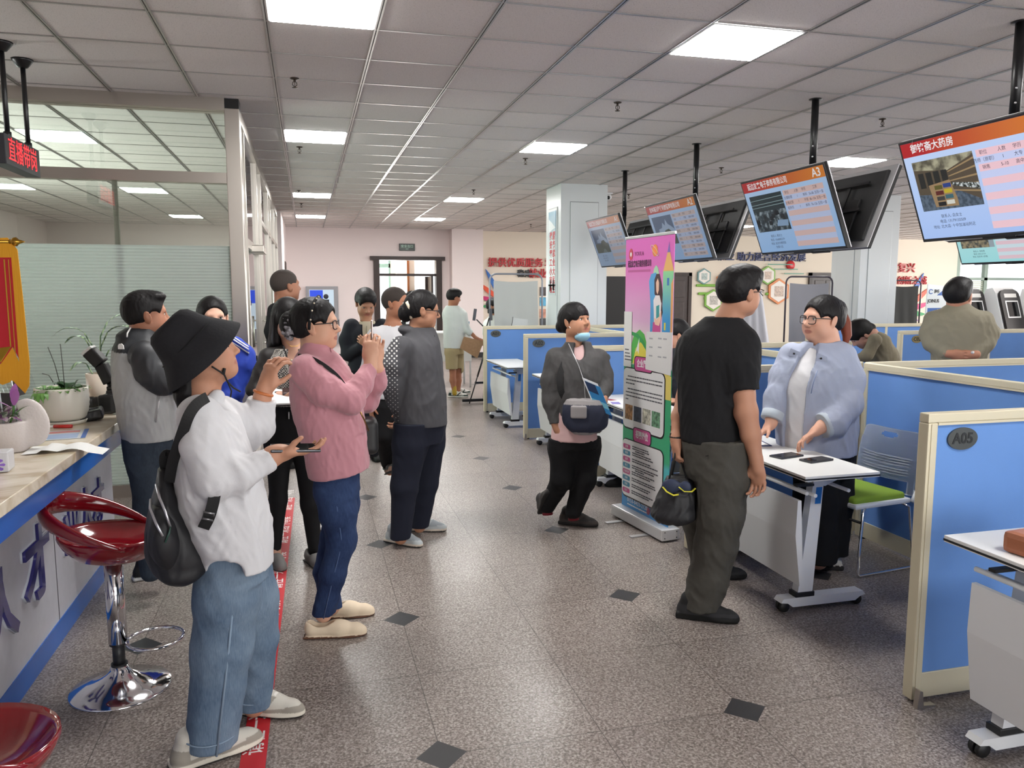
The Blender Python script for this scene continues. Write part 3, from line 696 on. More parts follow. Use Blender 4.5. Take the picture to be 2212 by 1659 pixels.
def sky_paper(name, top, bot, z0, z1):
    m, t, p = nt(name); N, L = t.nodes, t.links; tc = N.new('ShaderNodeTexCoord'); sx = N.new('ShaderNodeSeparateXYZ'); L.new(tc.outputs['Object'], sx.inputs[0])
    mr = N.new('ShaderNodeMapRange'); mr.inputs[1].default_value = z0; mr.inputs[2].default_value = z1; L.new(sx.outputs[2], mr.inputs[0])
    r = ramp(N, [(0, bot), (1, top)]); L.new(mr.outputs[0], r.inputs[0]); L.new(r.outputs[0], p.inputs['Base Color']); p.inputs['Roughness'].default_value = .4
    return m
bb = BM(); box(bb, -.004, 0, -.17, .17, 1.02+.55, 2.76); obj('sheet', bb, sky_paper('poster_sky', S(92, 158, 186), S(205, 216, 218), 2.35, 2.72), pt)
PX = lambda y, z: frame((-.005, y, z), (0, -1, 0), (0, 0, 1))
for col, s in ((-.05, '建好零工小市场'), (.09, '服务就业大民生')):
    text('slogan_column', '\n'.join(s), RED, PX(-col, 2.03), .118, pt, .001, bold=.004, ls=1.07)
bb = BM()
for k, (yy, zz, h) in enumerate(((-.08, 1.64, .16), (.07, 1.64, .16))): box(bb, -.006, -.004, yy-.035, yy+.035, zz, zz+h*.55); ball(bb, (-.006, yy, zz+h*.75), (.003, .03, .035), 10); box(bb, -.006, -.004, yy-.09, yy+.09, zz+.06, zz+.085)
obj('figure_print', bb, BLK, pt)
bb = BM(); prism(bb, [(-.16, 2.52), (.0, 2.60), (.16, 2.66), (.16, 2.46), (.0, 2.50)], -.0055, -.0045, 'x'); obj('light_beam_print', bb, mat('poster_white', S(235, 242, 245), .4), pt)
cm = thing('security_camera', 'small white dome security camera on the edge of the white pillar', 'camera', (4.20, 10.7, 2.97))
bb = BM(); box(bb, -.05, .07, -.05, .05, .03, .05, .005); obj('bracket', bb, WHITEM, cm); bb = BM(); ball(bb, (.01, -.02, -.01), .048, 16); obj('housing', bb, WHITEM, cm); bb = BM(); ball(bb, (.0, -.05, -.02), .027, 12); obj('lens', bb, SCREEN_OFF, cm)
# ---------------------------------------------------------------- desk partitions
BLUEF = mat('blue_partition_fabric', S(98, 140, 202), .85, bump=.12, bscale=420, var=.05, vscale=3)
BEIGE = mat('beige_aluminium', S(206, 198, 172), .42, .15); BEIGE_D = mat('beige_groove', S(150, 142, 120), .5)
PLATE = mat('dark_number_plate', S(84, 86, 82), .35, .4); PLATE_G = mat('brass_number_plate', S(150, 132, 84), .35, .5); PNUM = mat('plate_number', S(26, 27, 26), .5)
PH_ = 1.165
def divider(label, x0, x1, y, axis='x', plate=None, brass=False, end0=True, end1=True, px=None, group='blue desk partitions', seam=None):
    """upright fabric panel; local x runs along its length."""
    L = x1-x0; t = thing('desk_partition', label, 'partition', (x0, y, 0) if axis == 'x' else (y, x0, 0), 0 if axis == 'x' else R(90), group)
    e0, e1 = (.045 if end0 else .02), (.045 if end1 else .02)
    b = BM(); box(b, e0, L-e1, -.017, .017, .12, PH_-.035); obj('fabric_panel', b, BLUEF, t)
    b = BM(); box(b, 0, L, -.024, .024, PH_-.036, PH_, .004); box(b, e0, L-e1, -.026, .026, PH_-.046, PH_-.036); obj('top_rail', b, BEIGE, t)
    b = BM(); box(b, e0, L-e1, -.021, .021, .015, .12, .003); obj('base_board', b, BEIGE, t)
    for u0, u1 in ((0, e0), (L-e1, L)):
        b = BM(); box(b, u0, u1, -.026, .026, .012, PH_-.036, .006); box(b, u0+.013, u1-.013, -.0285, .0285, .02, PH_-.04); obj('end_post', b, BEIGE, t)
    if seam: b = BM(); box(b, seam-.02, seam+.02, -.022, .022, .012, PH_-.03, .003); obj('joint_post', b, BEIGE, t)
    for u in (.05, L-.05): b = BM(); lathe(b, [(0, 0), (.018, 0), (.018, .012), (0, .012)], 10, u, 0); obj('foot', b, mat('black_plastic', S(24, 24, 25), .5), t)
    if plate:
        px = px if px is not None else .165
        b = BM(); vs = [(px+.070*math.cos(a), 1.062+.044*math.sin(a)) for a in np.linspace(0, 2*math.pi, 33)[:-1]]; prism(b, vs, -.024, -.017, 'y'); pl = obj('number_plate', b, PLATE_G if brass else PLATE, t)
        text('number', plate, PNUM, frame((px, -.0245, 1.062), (1, 0, 0), (0, 0, 1)), .058, pl, .001, bold=.0015)
    return t
for nm, y, w in (('A01', 10.24, 'behind the tripod'), ('A02', 8.22, 'behind the walking woman'), ('A03', 6.30, 'behind the roll-up banner'), ('A04', 4.37, 'behind the woman in the light blue shirt'), ('A05', 2.47, 'closest to the viewer')):
    t = divider(f'blue fabric partition with oval plate {nm}, {w}', 2.28, 3.50, y, plate=nm)
    if nm in ('A05', 'A02', 'A04'):
        b = BM(); prism(b, [(-.01, .0), (.075, .0), (.075, .008), (.02, .012), (.012, .07), (-.002, .075)], -.07, -.045, 'y'); obj('floor_clip', b, STEEL, t)
for y0, y1, w in ((2.47, 4.34, 'behind the white and green chair'), (4.40, 6.27, 'behind the seated person at the banner'), (6.33, 8.19, 'at the back of the A03 desk'), (8.25, 10.21, 'at the back of the A02 desk')):
    divider(f'long blue fabric back partition {w}', y0, y1, 3.53, 'y')
divider('long blue fabric back partition running past the brown leather case desk', .6, 2.44, 3.53, 'y')
for nm, y, w in (('B01', 10.2, 'far row'), ('B02', 8.22, 'behind the head of the man in black'), ('B03', 6.28, 'in front of the slumped woman in khaki'), ('B04', 4.37, 'low behind the woman in the light blue shirt, reaching to the picture edge')):
    divider(f'blue fabric partition of the middle row {w}' + (f' with brass plate {nm}' if nm != 'B04' else ''), 3.56, 4.92, y, plate=nm if nm != 'B04' else None, brass=True, px=1.22)
for nm, y, w in (('C01', 9.55, 'below the grey pillar'), ('C02', 7.78, 'in front of the kiosks and beside the man in khaki'), ('C03', 5.9, 'farther right')):
    divider(f'two-bay blue fabric partition {w}', 6.75, 9.35, y, plate=nm if nm != 'C01' else None, px=.24, seam=1.3, brass=nm == 'C02')
# ---------------------------------------------------------------- folding desks on castors
DESKW = mat('white_laminate', S(228, 228, 226), .35); EDGE = mat('black_edge', S(22, 22, 24), .5); POWDER = mat('white_powder_coat', S(222, 224, 226), .4); BLKP = mat('black_plastic'); STICK = mat('blue_sticker', S(40, 120, 200), .4)
def make_desk(label, x, y, L=1.22, rz=0, group='white folding desks'):
    # local: front edge (towards the aisle) at x = 0, near end at y = 0, length runs along +y
    t = thing('folding_desk', label, 'desk', (x, y, 0), rz, group)
    b = BM(); box(b, 0, .42, 0, L, .722, .747, .002); tp = obj('desktop', b, DESKW, t)
    b = BM(); box(b, -.0015, .4215, -.0015, L+.0015, .727, .735); obj('edge_band', b, EDGE, tp)
    b = BM(); prism(b, [(.035, .60), (.055, .60), (.085, .16), (.065, .16), (.03, .42)], .10, L-.10, 'y'); obj('modesty_panel', b, POWDER, t)
    for yy in (.16, L-.16-.05):
        b = BM(); prism(b, [(.10, .095), (.185, .095), (.225, .70), (.165, .70)], yy, yy+.05, 'y'); lg = obj('leg', b, POWDER, t)
        b = BM(); box(b, .085, .195, yy-.006, yy+.056, .075, .10, .003); obj('collar', b, BLKP, lg)
        if yy < .3:
            b = BM(); prism(b, [(.175, .56), (.208, .56), (.214, .645), (.180, .645)], yy-.002, yy-.0005, 'y'); obj('sticker', b, STICK, lg)
        b = BM(); prism(b, [(.0, .055), (.015, .075), (.485, .075), (.50, .055), (.47, .048), (.44, .028), (.07, .028), (.04, .05)], yy-.008, yy+.058, 'y'); ft = obj('foot', b, POWDER, t)
        for xx in (.03, .46):
            b = BM()
            for q in (-.012, .018): lathe(b, [(0, -.009), (.026, -.009), (.028, -.004), (.028, .004), (.026, .009), (0, .009)], 16, M=Matrix.Translation((xx, yy+.022+q, .028)) @ Matrix.Rotation(R(90), 4, 'X'))
            box(b, xx-.012, xx+.012, yy+.01, yy+.04, .03, .05); obj('castor', b, BLKP, ft)
        b = BM(); prism(b, [(.12, .69), (.34, .722), (.38, .722), (.35, .69), (.24, .645), (.14, .665)], yy+.012, yy+.038, 'y'); obj('bracket', b, POWDER, t)
        b = BM(); box(b, .06, .16, yy-.012 if yy < .3 else yy+.04, yy+.02 if yy < .3 else yy+.07, .655, .668, .003); obj('release_lever', b, BLKP, t)
    for xx, zz in ((.07, .64), (.12, .625), (.31, .64)):
        b = BM(); tube(b, [(xx, .08, zz), (xx, L-.08, zz)], .010, 8); obj('shelf_rod', b, POWDER, t)
    return t
make_desk('white folding desk on castors with a tablet, before the woman in light blue', 2.285, 3.19)
make_desk('white folding desk on castors under plate A05 carrying the brown leather case', 2.225, 1.08, 1.20)
make_desk('white folding desk on castors behind the roll-up banner, leaflets on top', 2.30, 5.02, 1.20)
make_desk('empty white folding desk on castors under plate A02', 2.33, 6.86, 1.20)
make_desk('empty white folding desk on castors under plate A01', 2.24, 8.80, 1.10)
# things on the desks
def slab(name, label, cat, loc, rz, sx, sy, sz, m, group=None, parts=()):
    t = thing(name, label, cat, loc, rz, group); b = BM(); box(b, -sx/2, sx/2, -sy/2, sy/2, 0, sz, min(.003, sz*.3)); obj('case' if sz > .004 else 'sheet', b, m, t)
    for nm, x0, x1, y0, y1, z1, mm in parts: b = BM(); box(b, x0, x1, y0, y1, sz, sz+z1); obj(nm, b, mm, t)
    return t
PAPER = mat('paper', S(232, 232, 230), .7); INK = mat('ink_grey', S(90, 92, 98), .7)
slab('tablet', 'dark phone on the white desk under the hand of the woman in light blue', 'phone', (2.47, 3.62, .747), R(15), .17, .085, .010, PHONE, parts=(('screen', -.08, .08, -.038, .038, .0008, SCREEN_OFF),))
slab('phone', 'black-backed phone next to the desk edge, nearer the viewer than the other one', 'phone', (2.56, 3.49, .747), R(12), .165, .08, .011, mat('phone_graphite', S(58, 58, 62), .35, .3), parts=(('camera_block', -.075, -.03, -.03, .015, .003, SCREEN_OFF),))
cb = slab('clipboard', 'dark blue clipboard with a printed form on the white desk', 'clipboard', (2.42, 4.02, .747), R(-10), .31, .22, .006, mat('clipboard_navy', S(38, 52, 92), .5), parts=(('form', -.145, .14, -.10, .10, .001, PAPER),))
b = BM()
for k in range(6): box(b, -.11+k*.035, -.105+k*.035, -.08, .07, .0072, .0076)
obj('print_lines', b, INK, cb)
for k, (x, y, a, c) in enumerate(((2.42, 5.95, 20, S(150, 60, 70)), (2.40, 5.72, -12, S(120, 110, 180)), (2.50, 5.55, 8, S(60, 120, 170)))):
    t = slab('leaflet', 'printed leaflet with a '+('red', 'violet', 'blue')[k]+' block on the desk behind the banner', 'leaflet', (x, y, .747), R(a), .21, .15, .0015, PAPER, 'leaflets on the banner desk', (('colour_block', -.09, -.02, -.06, .06, .0005, mat(f'leaflet_ink_{k}', c, .6)),))
slab('phone', 'black phone lying on the desk behind the banner', 'phone', (2.47, 5.22, .747), R(40), .16, .078, .009, SCREEN_OFF)
lc = thing('leather_case', 'brown leather case on the white desk at the picture edge', 'case', (2.44, 1.92, .747), R(6))
b = BM(); box(b, -.15, .17, -.16, .18, 0, .075, .02); obj('case_body', b, mat('tan_leather', S(150, 88, 56), .45, bump=.2, bscale=90), lc)
b = BM(); tube(b, [(-.02, -.05, .075), (-.02, -.05, .12), (.06, -.05, .13), (.10, -.05, .10), (.10, -.05, .075)], .016, 8); obj('carry_handle', b, mat('dark_brown_leather', S(70, 40, 34), .4), lc)
# ---------------------------------------------------------------- white stacking chair with green seat
ch = thing('stacking_chair', 'white plastic chair with green seat pad and chrome sled base', 'chair', (3.17, 3.93, 0), R(8))
WP = mat('white_plastic', S(226, 229, 232), .32); GREEN = mat('green_seat_fabric', S(128, 158, 52), .9, bump=.1, bscale=300)
def curved_back():
    b = BM(); nu, nv = 41, 49; P = {}
    def pos(u, v):   # u across (-1..1), v up 0..1
        y = u*(.215+.02*v); z = .43+v*.37; x = .225+.035*v+.05*v*v-.045*(1-u*u)-.012*math.sin(v*3)
        if .30 < v < .58: x -= .006*math.sin((v-.30)/.28*math.pi*12)*(abs(u) < .78)
        return (x, y, z-.02*abs(u)**6*(v > .8))
    for i in range(nu):
        for j in range(nv): P[i, j] = b.verts.new(pos(-1+2*i/(nu-1), j/(nv-1)))
    for i in range(nu-1):
        for j in range(nv-1):
            u = -1+2*(i+.5)/(nu-1); v = (j+.5)/(nv-1)
            if (u/.26)**2+((v-.90)/.045)**2 < 1: continue
            if v < .20 and abs(u) < .82 and .03 < v: continue
            f = b.faces.new((P[i, j], P[i+1, j], P[i+1, j+1], P[i, j+1])); f.smooth = True
    bmesh.ops.solidify(b, geom=b.faces[:], thickness=.012); bmesh.ops.recalc_face_normals(b, faces=b.faces)
    return b
obj('backrest', curved_back(), WP, ch)
b = BM(); box(b, -.23, .20, -.22, .22, .395, .425, .012); obj('seat_shell', b, WP, ch)
V, Q = solid([('u', Bx((-.02, 0, .435), (.20, .20, .024), None, .02), .01)], .008); obj('seat_pad', mesh_from('seat_pad', V, Q), GREEN, ch)
b = BM(); tube(b, [(.20, -.235, .40), (.235, -.235, .46)], .02, 8); tube(b, [(.20, .235, .40), (.235, .235, .46)], .02, 8); obj('back_bracket', b, WP, ch)
for s in (-1, 1): b = BM(); tube(b, [(-.15, .21*s, .40), (-.19, .235*s, .38), (-.215, .24*s, .03), (-.20, .24*s, .012), (.20, .24*s, .012), (.225, .24*s, .03), (.17, .235*s, .38), (.14, .21*s, .40)], .0085, 8); obj('sled_leg', b, CHROME, ch)
b = BM(); tube(b, [(-.19, -.235, .32), (-.19, .235, .32)], .008, 8); obj('cross_bar', b, BLKP, ch)
# ---------------------------------------------------------------- hanging screens
FRAMEB = mat('screen_bezel', S(20, 20, 22), .35); TVBACK = mat('screen_back', S(30, 30, 31), .55, bump=.1, bscale=30); SILV = mat('bezel_silver', S(200, 200, 202), .35, .7)
def em(name, c, s, grad=None):
    if name in MATS: return MATS[name]
    m = mat(name, (0, 0, 0), .3, emit=c, es=s)
    if grad:
        t = m.node_tree; N, L = t.nodes, t.links; tc = N.new('ShaderNodeTexCoord'); sx = N.new('ShaderNodeSeparateXYZ'); L.new(tc.outputs['Object'], sx.inputs[0])
        mr = N.new('ShaderNodeMapRange'); mr.inputs[1].default_value = grad[2]; mr.inputs[2].default_value = grad[3]; L.new(sx.outputs[grad[1]], mr.inputs[0])
        r = ramp(N, [(0, c), (1, grad[0])]); L.new(mr.outputs[0], r.inputs[0]); L.new(r.outputs[0], t.nodes['Principled BSDF'].inputs['Emission Color'])
    return m
def noise_em(name, stops, scale, s):
    if name in MATS: return MATS[name]
    m = mat(name, (0, 0, 0), .3, emit=(1, 1, 1), es=s); t = m.node_tree; N, L = t.nodes, t.links
    tc = N.new('ShaderNodeTexCoord'); n = N.new('ShaderNodeTexNoise'); n.inputs['Scale'].default_value = scale; n.inputs['Detail'].default_value = 3; L.new(tc.outputs['Object'], n.inputs[0])
    r = ramp(N, stops); L.new(n.outputs[0], r.inputs[0]); L.new(r.outputs[0], t.nodes['Principled BSDF'].inputs['Emission Color'])
    return m
TW, TH = 1.07, .605
def television(label, cx, cz, cy, side, cfg=None, scale=1.):
    """side -1 faces the aisle (-x), +1 faces away; local x across the screen, y up the screen, z out of it."""
    al = math.atan2(.23, .585)*1.0
    up = Vector((side*math.sin(al), 0, math.cos(al))); xx = Vector((0, side, 0))
    t = thing('television', label, 'television', (0, 0, 0), 0, 'hanging screens')
    Mx = frame((cx, cy, cz), xx, up); t.matrix_world = Mx
    w, h = TW*scale/2, TH*scale/2
    b = BM(); box(b, -w-.016, w+.016, -h-.020, h+.016, -.030, 0, .004); obj('bezel', b, FRAMEB, t)
    b = BM(); box(b, -w-.018, w+.018, -h-.022, h+.018, -.036, -.028, .003); obj('rim', b, SILV, t)
    b = BM(); box(b, -w*.93, w*.93, -h*.90, h*.92, -.058, -.034, .012); box(b, -w*.62, w*.62, -h*.78, h*.2, -.080, -.055, .012); bk = obj('back_cover', b, TVBACK, t)
    b = BM()
    for q in (-.16, .16): box(b, q-.018, q+.018, -h*.6, h*.62, -.088, -.078)
    for q in (-.05, .16): box(b, -w*.72, w*.55, q, q+.022, -.098, -.086)
    obj('mount_rail', b, FRAMEB, bk)
    b = BM(); box(b, -.11, .11, -h-.030, -h-.018, -.028, -.006, .003); obj('sensor_bar', b, FRAMEB, t)
    if cfg is None:
        b = BM(); box(b, -w, w, -h, h, 0, .0008); obj('screen', b, SCREEN_OFF, t); return t
    s = cfg['s']; k = cfg['key']; c = lambda n, r, g, bb: em(f'screen_{k}_{n}', S(r, g, bb), s)
    b = BM(); box(b, -w, w, -h, h, 0, .0008); sc = obj('screen', b, em(f'screen_{k}_sky', S(*cfg.get('bg', (150, 188, 232))), s, (S(*cfg.get('bg2', (178, 206, 240))), 1, -h, h)), t)
    b = BM(); box(b, -w, w, h*.72, h, .0008, .0014); obj('title_bar', b, em(f'screen_{k}_bar', S(178, 34, 40), s, (S(216, 128, 44), 0, -w*.7, w*.9)), sc)
    F_ = lambda u, v: frame((u*w, v*h, .0018), (1, 0, 0), (0, 1, 0))
    TWH = c('white', 240, 238, 240); TDK = c('ink', 40, 44, 62)
    text('title_text', cfg['title'], TWH, F_(-.86+.5*cfg['tw'], .855), .058*scale, sc, 0, width=cfg['tw']*w, bold=.001)
    if cfg.get('no'): text('desk_number', cfg['no'], TWH, F_(.83, .855), .088*scale, sc, 0, bold=.0015)
    # picture
    x0, x1, y0, y1 = -.90*w, -.06*w, -.42*h, .60*h; st = cfg['pic']; z = .0012
    def B(nm, a0, a1, b0, b1, m, zz): b = BM(); box(b, x0+(x1-x0)*a0, x0+(x1-x0)*a1, y0+(y1-y0)*b0, y0+(y1-y0)*b1, zz, zz+.0003); return obj(nm, b, m, sc)
    def Pg(nm, pts, m, zz): b = BM(); prism(b, [(x0+(x1-x0)*u, y0+(y1-y0)*v) for u, v in pts], zz, zz+.0003, 'z'); return obj(nm, b, m, sc)
    if st == 'office':
        B('photo', 0, 1, 0, 1, noise_em('pic_office', [(.35, S(14, 22, 28)), (.5, S(52, 66, 74)), (.66, S(150, 164, 172))], 16, s), z)
        B('photo_ceiling', 0, 1, .56, 1, c('ceil', 34, 50, 56), z+.0004)
        for q in (.66, .74, .86): Pg('photo_tube', [(0, q), (1, q+.03), (1, q+.045), (0, q+.012)], c('tube', 150, 176, 180), z+.0008)
        rr = random.Random(5)
        for q in range(9): u = rr.random()*.85; v = .08+rr.random()*.36; B('photo_person', u, u+.10, v, v+.11, c('dark', 22, 28, 36), z+.0008)
        Pg('photo_table', [(.62, .12), (.95, .10), (.98, .26), (.68, .28)], c('tbl', 132, 160, 190), z+.0012)
    elif st == 'mountain':
        B('photo', 0, 1, 0, 1, c('msky', 66, 92, 128), z); Pg('photo_peak', [(.22, .56), (.40, .60), (.48, .78), (.58, .66), (.66, .88), (.74, .70), (.86, .62), (1, .5), (1, .40), (.2, .44)], c('snow', 150, 172, 200), z+.0004)
        Pg('photo_rock', [(0, 0), (1, 0), (1, .34), (.86, .40), (.72, .54), (.52, .50), (.44, .36), (.2, .42), (0, .36)], c('rock', 62, 72, 62), z+.0008); Pg('photo_path', [(.42, 0), (.78, 0), (.64, .18), (.56, .16)], c('path', 104, 118, 118), z+.0012)
    elif st == 'shop':
        B('photo', 0, 1, 0, 1, c('shopwall', 84, 74, 60), z)
        Pg('photo_floor', [(0, 0), (1, 0), (1, .10), (.62, .36), (.30, .30), (.0, .34)], noise_em('pic_shopfloor', [(.4, S(58, 72, 86)), (.6, S(92, 106, 122))], 40, s), z+.0004)
        Pg('photo_ceiling', [(0, 1), (1, 1), (1, .95), (.56, .74), (.0, .84)], noise_em('pic_shopceil', [(.4, S(88, 84, 70)), (.6, S(170, 166, 140))], 14, s), z+.0004)
        for q in range(5): Pg('photo_shelf', [(.56, .72-.09*q), (1, .90-.155*q), (1, .865-.155*q), (.56, .70-.09*q)], c('shelf', 156, 132, 96), z+.0008)
        Pg('photo_goods', [(.58, .50), (1, .42), (1, .30), (.58, .44)], noise_em('pic_goods', [(.4, S(40, 46, 44)), (.5, S(90, 96, 92)), (.6, S(205, 212, 214))], 60, s), z+.0010)
        for q in range(4): B('photo_case', .06+.13*q, .155+.13*q, .46, .76, c('dark', 36, 38, 36), z+.0008)
        Pg('photo_gondola', [(.20, .50), (.24, .06), (.62, .04), (.62, .20), (.56, .56)], c('wood', 152, 126, 92), z+.0014)
        cols = [S(90, 86, 40), S(40, 62, 130), S(90, 34, 30), S(190, 170, 40), S(60, 60, 58), S(60, 100, 110), S(30, 30, 32), S(210, 210, 200)]
        for q in range(4):
            for w2 in range(2): B('photo_product', .29+.145*w2, .42+.145*w2, .40-.11*q+.02*w2, .48-.11*q+.02*w2, em(f'screen_{k}_p{q}{w2}', cols[q*2+w2], s), z+.0018)
    else:
        B('photo', 0, 1, 0, 1, c('street', 150, 164, 172), z); Pg('photo_roof', [(0, .9), (1, .62), (1, .52), (0, .7)], c('roof', 60, 70, 84), z+.0004); B('photo_sign', .1, 1, .34, .48, c('sign', 40, 110, 180), z+.0004)
        Pg('photo_building', [(0, 0), (.85, 0), (.85, .36), (0, .30)], noise_em('pic_street', [(.4, S(70, 74, 70)), (.6, S(150, 138, 110))], 22, s), z+.0004)
    # job table
    n = 11; tx0, tx1, ty1, ty0 = -.02*w, .90*w, .60*h, -.90*h; rh = (ty1-ty0)/n
    A_, B_ = c('rowa', *cfg.get('ra', (226, 196, 200))), c('rowb', *cfg.get('rb', (196, 200, 232)))
    bA, bB = BM(), BM()
    for q in range(n): box(bA if q % 2 == 0 else bB, tx0, tx1, ty1-(q+1)*rh, ty1-q*rh, .0010, .0014)
    obj('table_rows', bA, A_, sc); obj('table_rows_alt', bB, B_, sc)
    for q, row in enumerate(cfg['rows']):
        for u, cell in zip((.10, .34, .53, .80), row):
            if cell: text('table_text', cell, TDK, frame((tx0+(tx1-tx0)*u, ty1-(q+.5)*rh, .0018), (1, 0, 0), (0, 1, 0)), .026*scale, sc, 0)
    for q, line in enumerate(cfg['foot']): text('contact_text', line, TDK, frame((-.52*w if cfg.get('qr') is None else -.48*w, -.56*h-q*.105*h, .0018), (1, 0, 0), (0, 1, 0)), .024*scale, sc, 0)
    return t
HEADR = ('职位', '人数', '学历', '工资')
cfgs = {
 'A1': dict(key='a', s=.34, title='延边汇艺办公用品科技有限公司', tw=1.15, no='A1', pic='mountain', rows=[HEADR, ('主播', '2', '不限', '3000-5000'), ('助理', '1', '大专', '3000'), ('销售', '3', '不限', '2000-8000'), ('客服', '2', '不限', '3000-4000'), ('财务', '1', '本科', '面议')], foot=['联系人: 李女士', '电话: 0433-2712', '地址: 延吉市'], bg=(150, 178, 214), bg2=(165, 190, 222), ra=(200, 180, 180), rb=(178, 190, 216)),
 'A2': dict(key='b', s=.44, title='吉林福日隆便利店管理有限公司', tw=1.28, no='A2', pic='mountain', rows=[HEADR]+[(a, str(1+i % 3), '不限', '3000-5000') for i, a in enumerate(('店长', '店员', '收银员', '理货员', '配送', '保洁', '采购', '会计员', '出纳', '保安', '司机'))][:10], foot=['联系人: 李经理', '电话: 延吉市参花街', '地址: 延吉市'], bg=(150, 184, 226), bg2=(170, 198, 232), ra=(200, 184, 184), rb=(180, 194, 224)),
 'A3': dict(key='c', s=.62, title='延边友来电子商务有限公司', tw=1.02, no='A3', pic='office', rows=[HEADR, ('主播助理', '1', '本科', '5k-8k 五险一金'), ('主播运营', '1', '不限', '8k-15k 五险一金'), ('程序员', '1', '本科', '7k-12k 五险一金')], foot=['联系人: 蔡女士', '电话: 15668082279', '地址: 延吉市朝阳街', '怡景小区'], ra=(216, 186, 182), rb=(188, 200, 232), qr=1),
 'A4': dict(key='d', s=.84, title='御铭斋大药房', tw=.60, pic='shop', rows=[HEADR, ('药师（原职）', '1', '大专', '3000'), ('销售', '5-10', '高中', '3000')], foot=['联系人: 白女士', '电话: 13179155509', '地址: 北大店: 十中加油站附近'], bg=(168, 196, 246), bg2=(196, 216, 250), ra=(240, 200, 210), rb=(200, 210, 246)),
 'F1': dict(key='e', s=.8, title='吉林喜歌蹈酒店', tw=.85, pic='street', rows=[HEADR, ('服务员', '2', '不限', '3000')], foot=['联系人: 张经理', '电话: 0433-2719', '地址: 延吉市人民路'], bg=(160, 222, 226), bg2=(190, 232, 230), ra=(226, 196, 206), rb=(206, 224, 232), qr=1)}
def pole(label, x, y, z0):
    t = thing('ceiling_pole', label, 'pole', (x, y, 0), 0, 'black screen poles')
    b = BM(); tube(b, [(0, 0, CE-.55), (0, 0, CE)], .028, 16); obj('sleeve', b, FRAMEB, t)
    b = BM(); tube(b, [(0, 0, z0), (0, 0, CE-.5)], .023, 16); obj('inner_tube', b, FRAMEB, t)
    b = BM(); lathe(b, [(0, CE-.006), (.05, CE-.006), (.05, CE), (0, CE)], 20); obj('ceiling_flange', b, FRAMEB, t)
    for z in (CE-.36, CE-.44): b = BM(); ball(b, (-.020, -.020, z), .007, 8); obj('screw', b, SILV, t)
    b = BM(); tube(b, [(-.13, 0, z0+.16), (.13, 0, z0+.16)], .016, 8); tube(b, [(-.10, 0, z0+.36), (.10, 0, z0+.36)], .012, 8); obj('cross_arm', b, FRAMEB, t)
for k, (key, py, w, wb) in enumerate((('A1', 9.286, 'smallest and dimmest, showing A1, in front of the white pillar', 'first, half hidden behind the roll-up banner'), ('A2', 7.431, 'showing A2 with a mountain picture, behind the top of the roll-up banner', 'second, above the man in black'), ('A3', 5.504, 'showing A3 with an office photo, above the man in black', 'third, above the woman in light blue'), ('A4', 3.683, 'biggest, showing a pharmacy photo at the picture edge', 'fourth, hidden behind the pharmacy screen'))):
    television('hanging screen '+w, 3.665, 2.235, py-.04, -1, cfgs[key])
    television('dark back of a hanging screen, '+wb, 4.095, 2.235, py-.04, 1)
    pole(f'black ceiling pole holding the {("first", "second", "third", "fourth")[k]} pair of screens'+(' at the picture edge' if k == 3 else ''), 3.88, py, 1.98)
for k, (x, y) in enumerate(((7.55, 7.1), (7.55, 4.95))):
    television(('teal hanging screen with a street photo, below the pharmacy screen', 'teal hanging screen cut by the picture edge beyond the pharmacy screen')[k], x-.215, 2.235, y, -1, cfgs['F1'])
    television(('dark back of the screen beyond the street photo screen', 'dark back of the farthest hanging screen')[k], x+.215, 2.235, y, 1)
    pole(('black ceiling pole of the teal screen with the street photo', 'black ceiling pole of the teal screen at the picture edge')[k], x, y+.04, 1.98)
# ---------------------------------------------------------------- reception counter
GREYP = mat('counter_grey_panel', S(196, 196, 204), .3, var=.04, vscale=20); CBLUE = mat('counter_blue_band', S(36, 98, 184), .25)
rc_ = thing('reception_counter', 'grey reception counter with blue bands and dark blue raised lettering', 'counter', (0, 0, 0))
b = BM(); box(b, -1.75, -1.16, .3, 5.05, .10, .85); obj('counter_body', b, GREYP, rc_)
b = BM(); box(b, -1.75, -1.155, .3, 5.05, 0, .105); obj('plinth_band', b, CBLUE, rc_)
b = BM(); box(b, -1.75, -.985, .3, 5.03, .815, .905); obj('fascia_band', b, CBLUE, rc_)
for y in (1.2, 2.1, 3.0, 3.92): b = BM(); box(b, -1.161, -1.1585, y-.003, y+.003, .105, .82); obj('panel_joint', b, mat('joint_dark', S(84, 84, 90), .6), rc_)
LET = mat('deep_blue_acrylic', S(44, 40, 116), .18, coat=.6); LSIDE = mat('acrylic_edge', S(210, 214, 222), .2)
for s, y, z, sz in (('就', 2.05, .44, .40), ('业', 2.62, .44, .40), ('人', 3.22, .42, .32), ('才', 3.64, .45, .33), ('业', 4.16, .47, .27), ('人', 4.42, .46, .27), ('才', 4.66, .46, .25)):
    M_ = frame((-1.150, y, z), (0, 1, 0), (0, 0, 1)); l = text('raised_letter', s, LET, M_, sz, rc_, .010, bold=.008)
    l2 = text('letter_edge', s, LSIDE, frame((-1.156, y, z), (0, 1, 0), (0, 0, 1)), sz, l, .004, bold=.011)
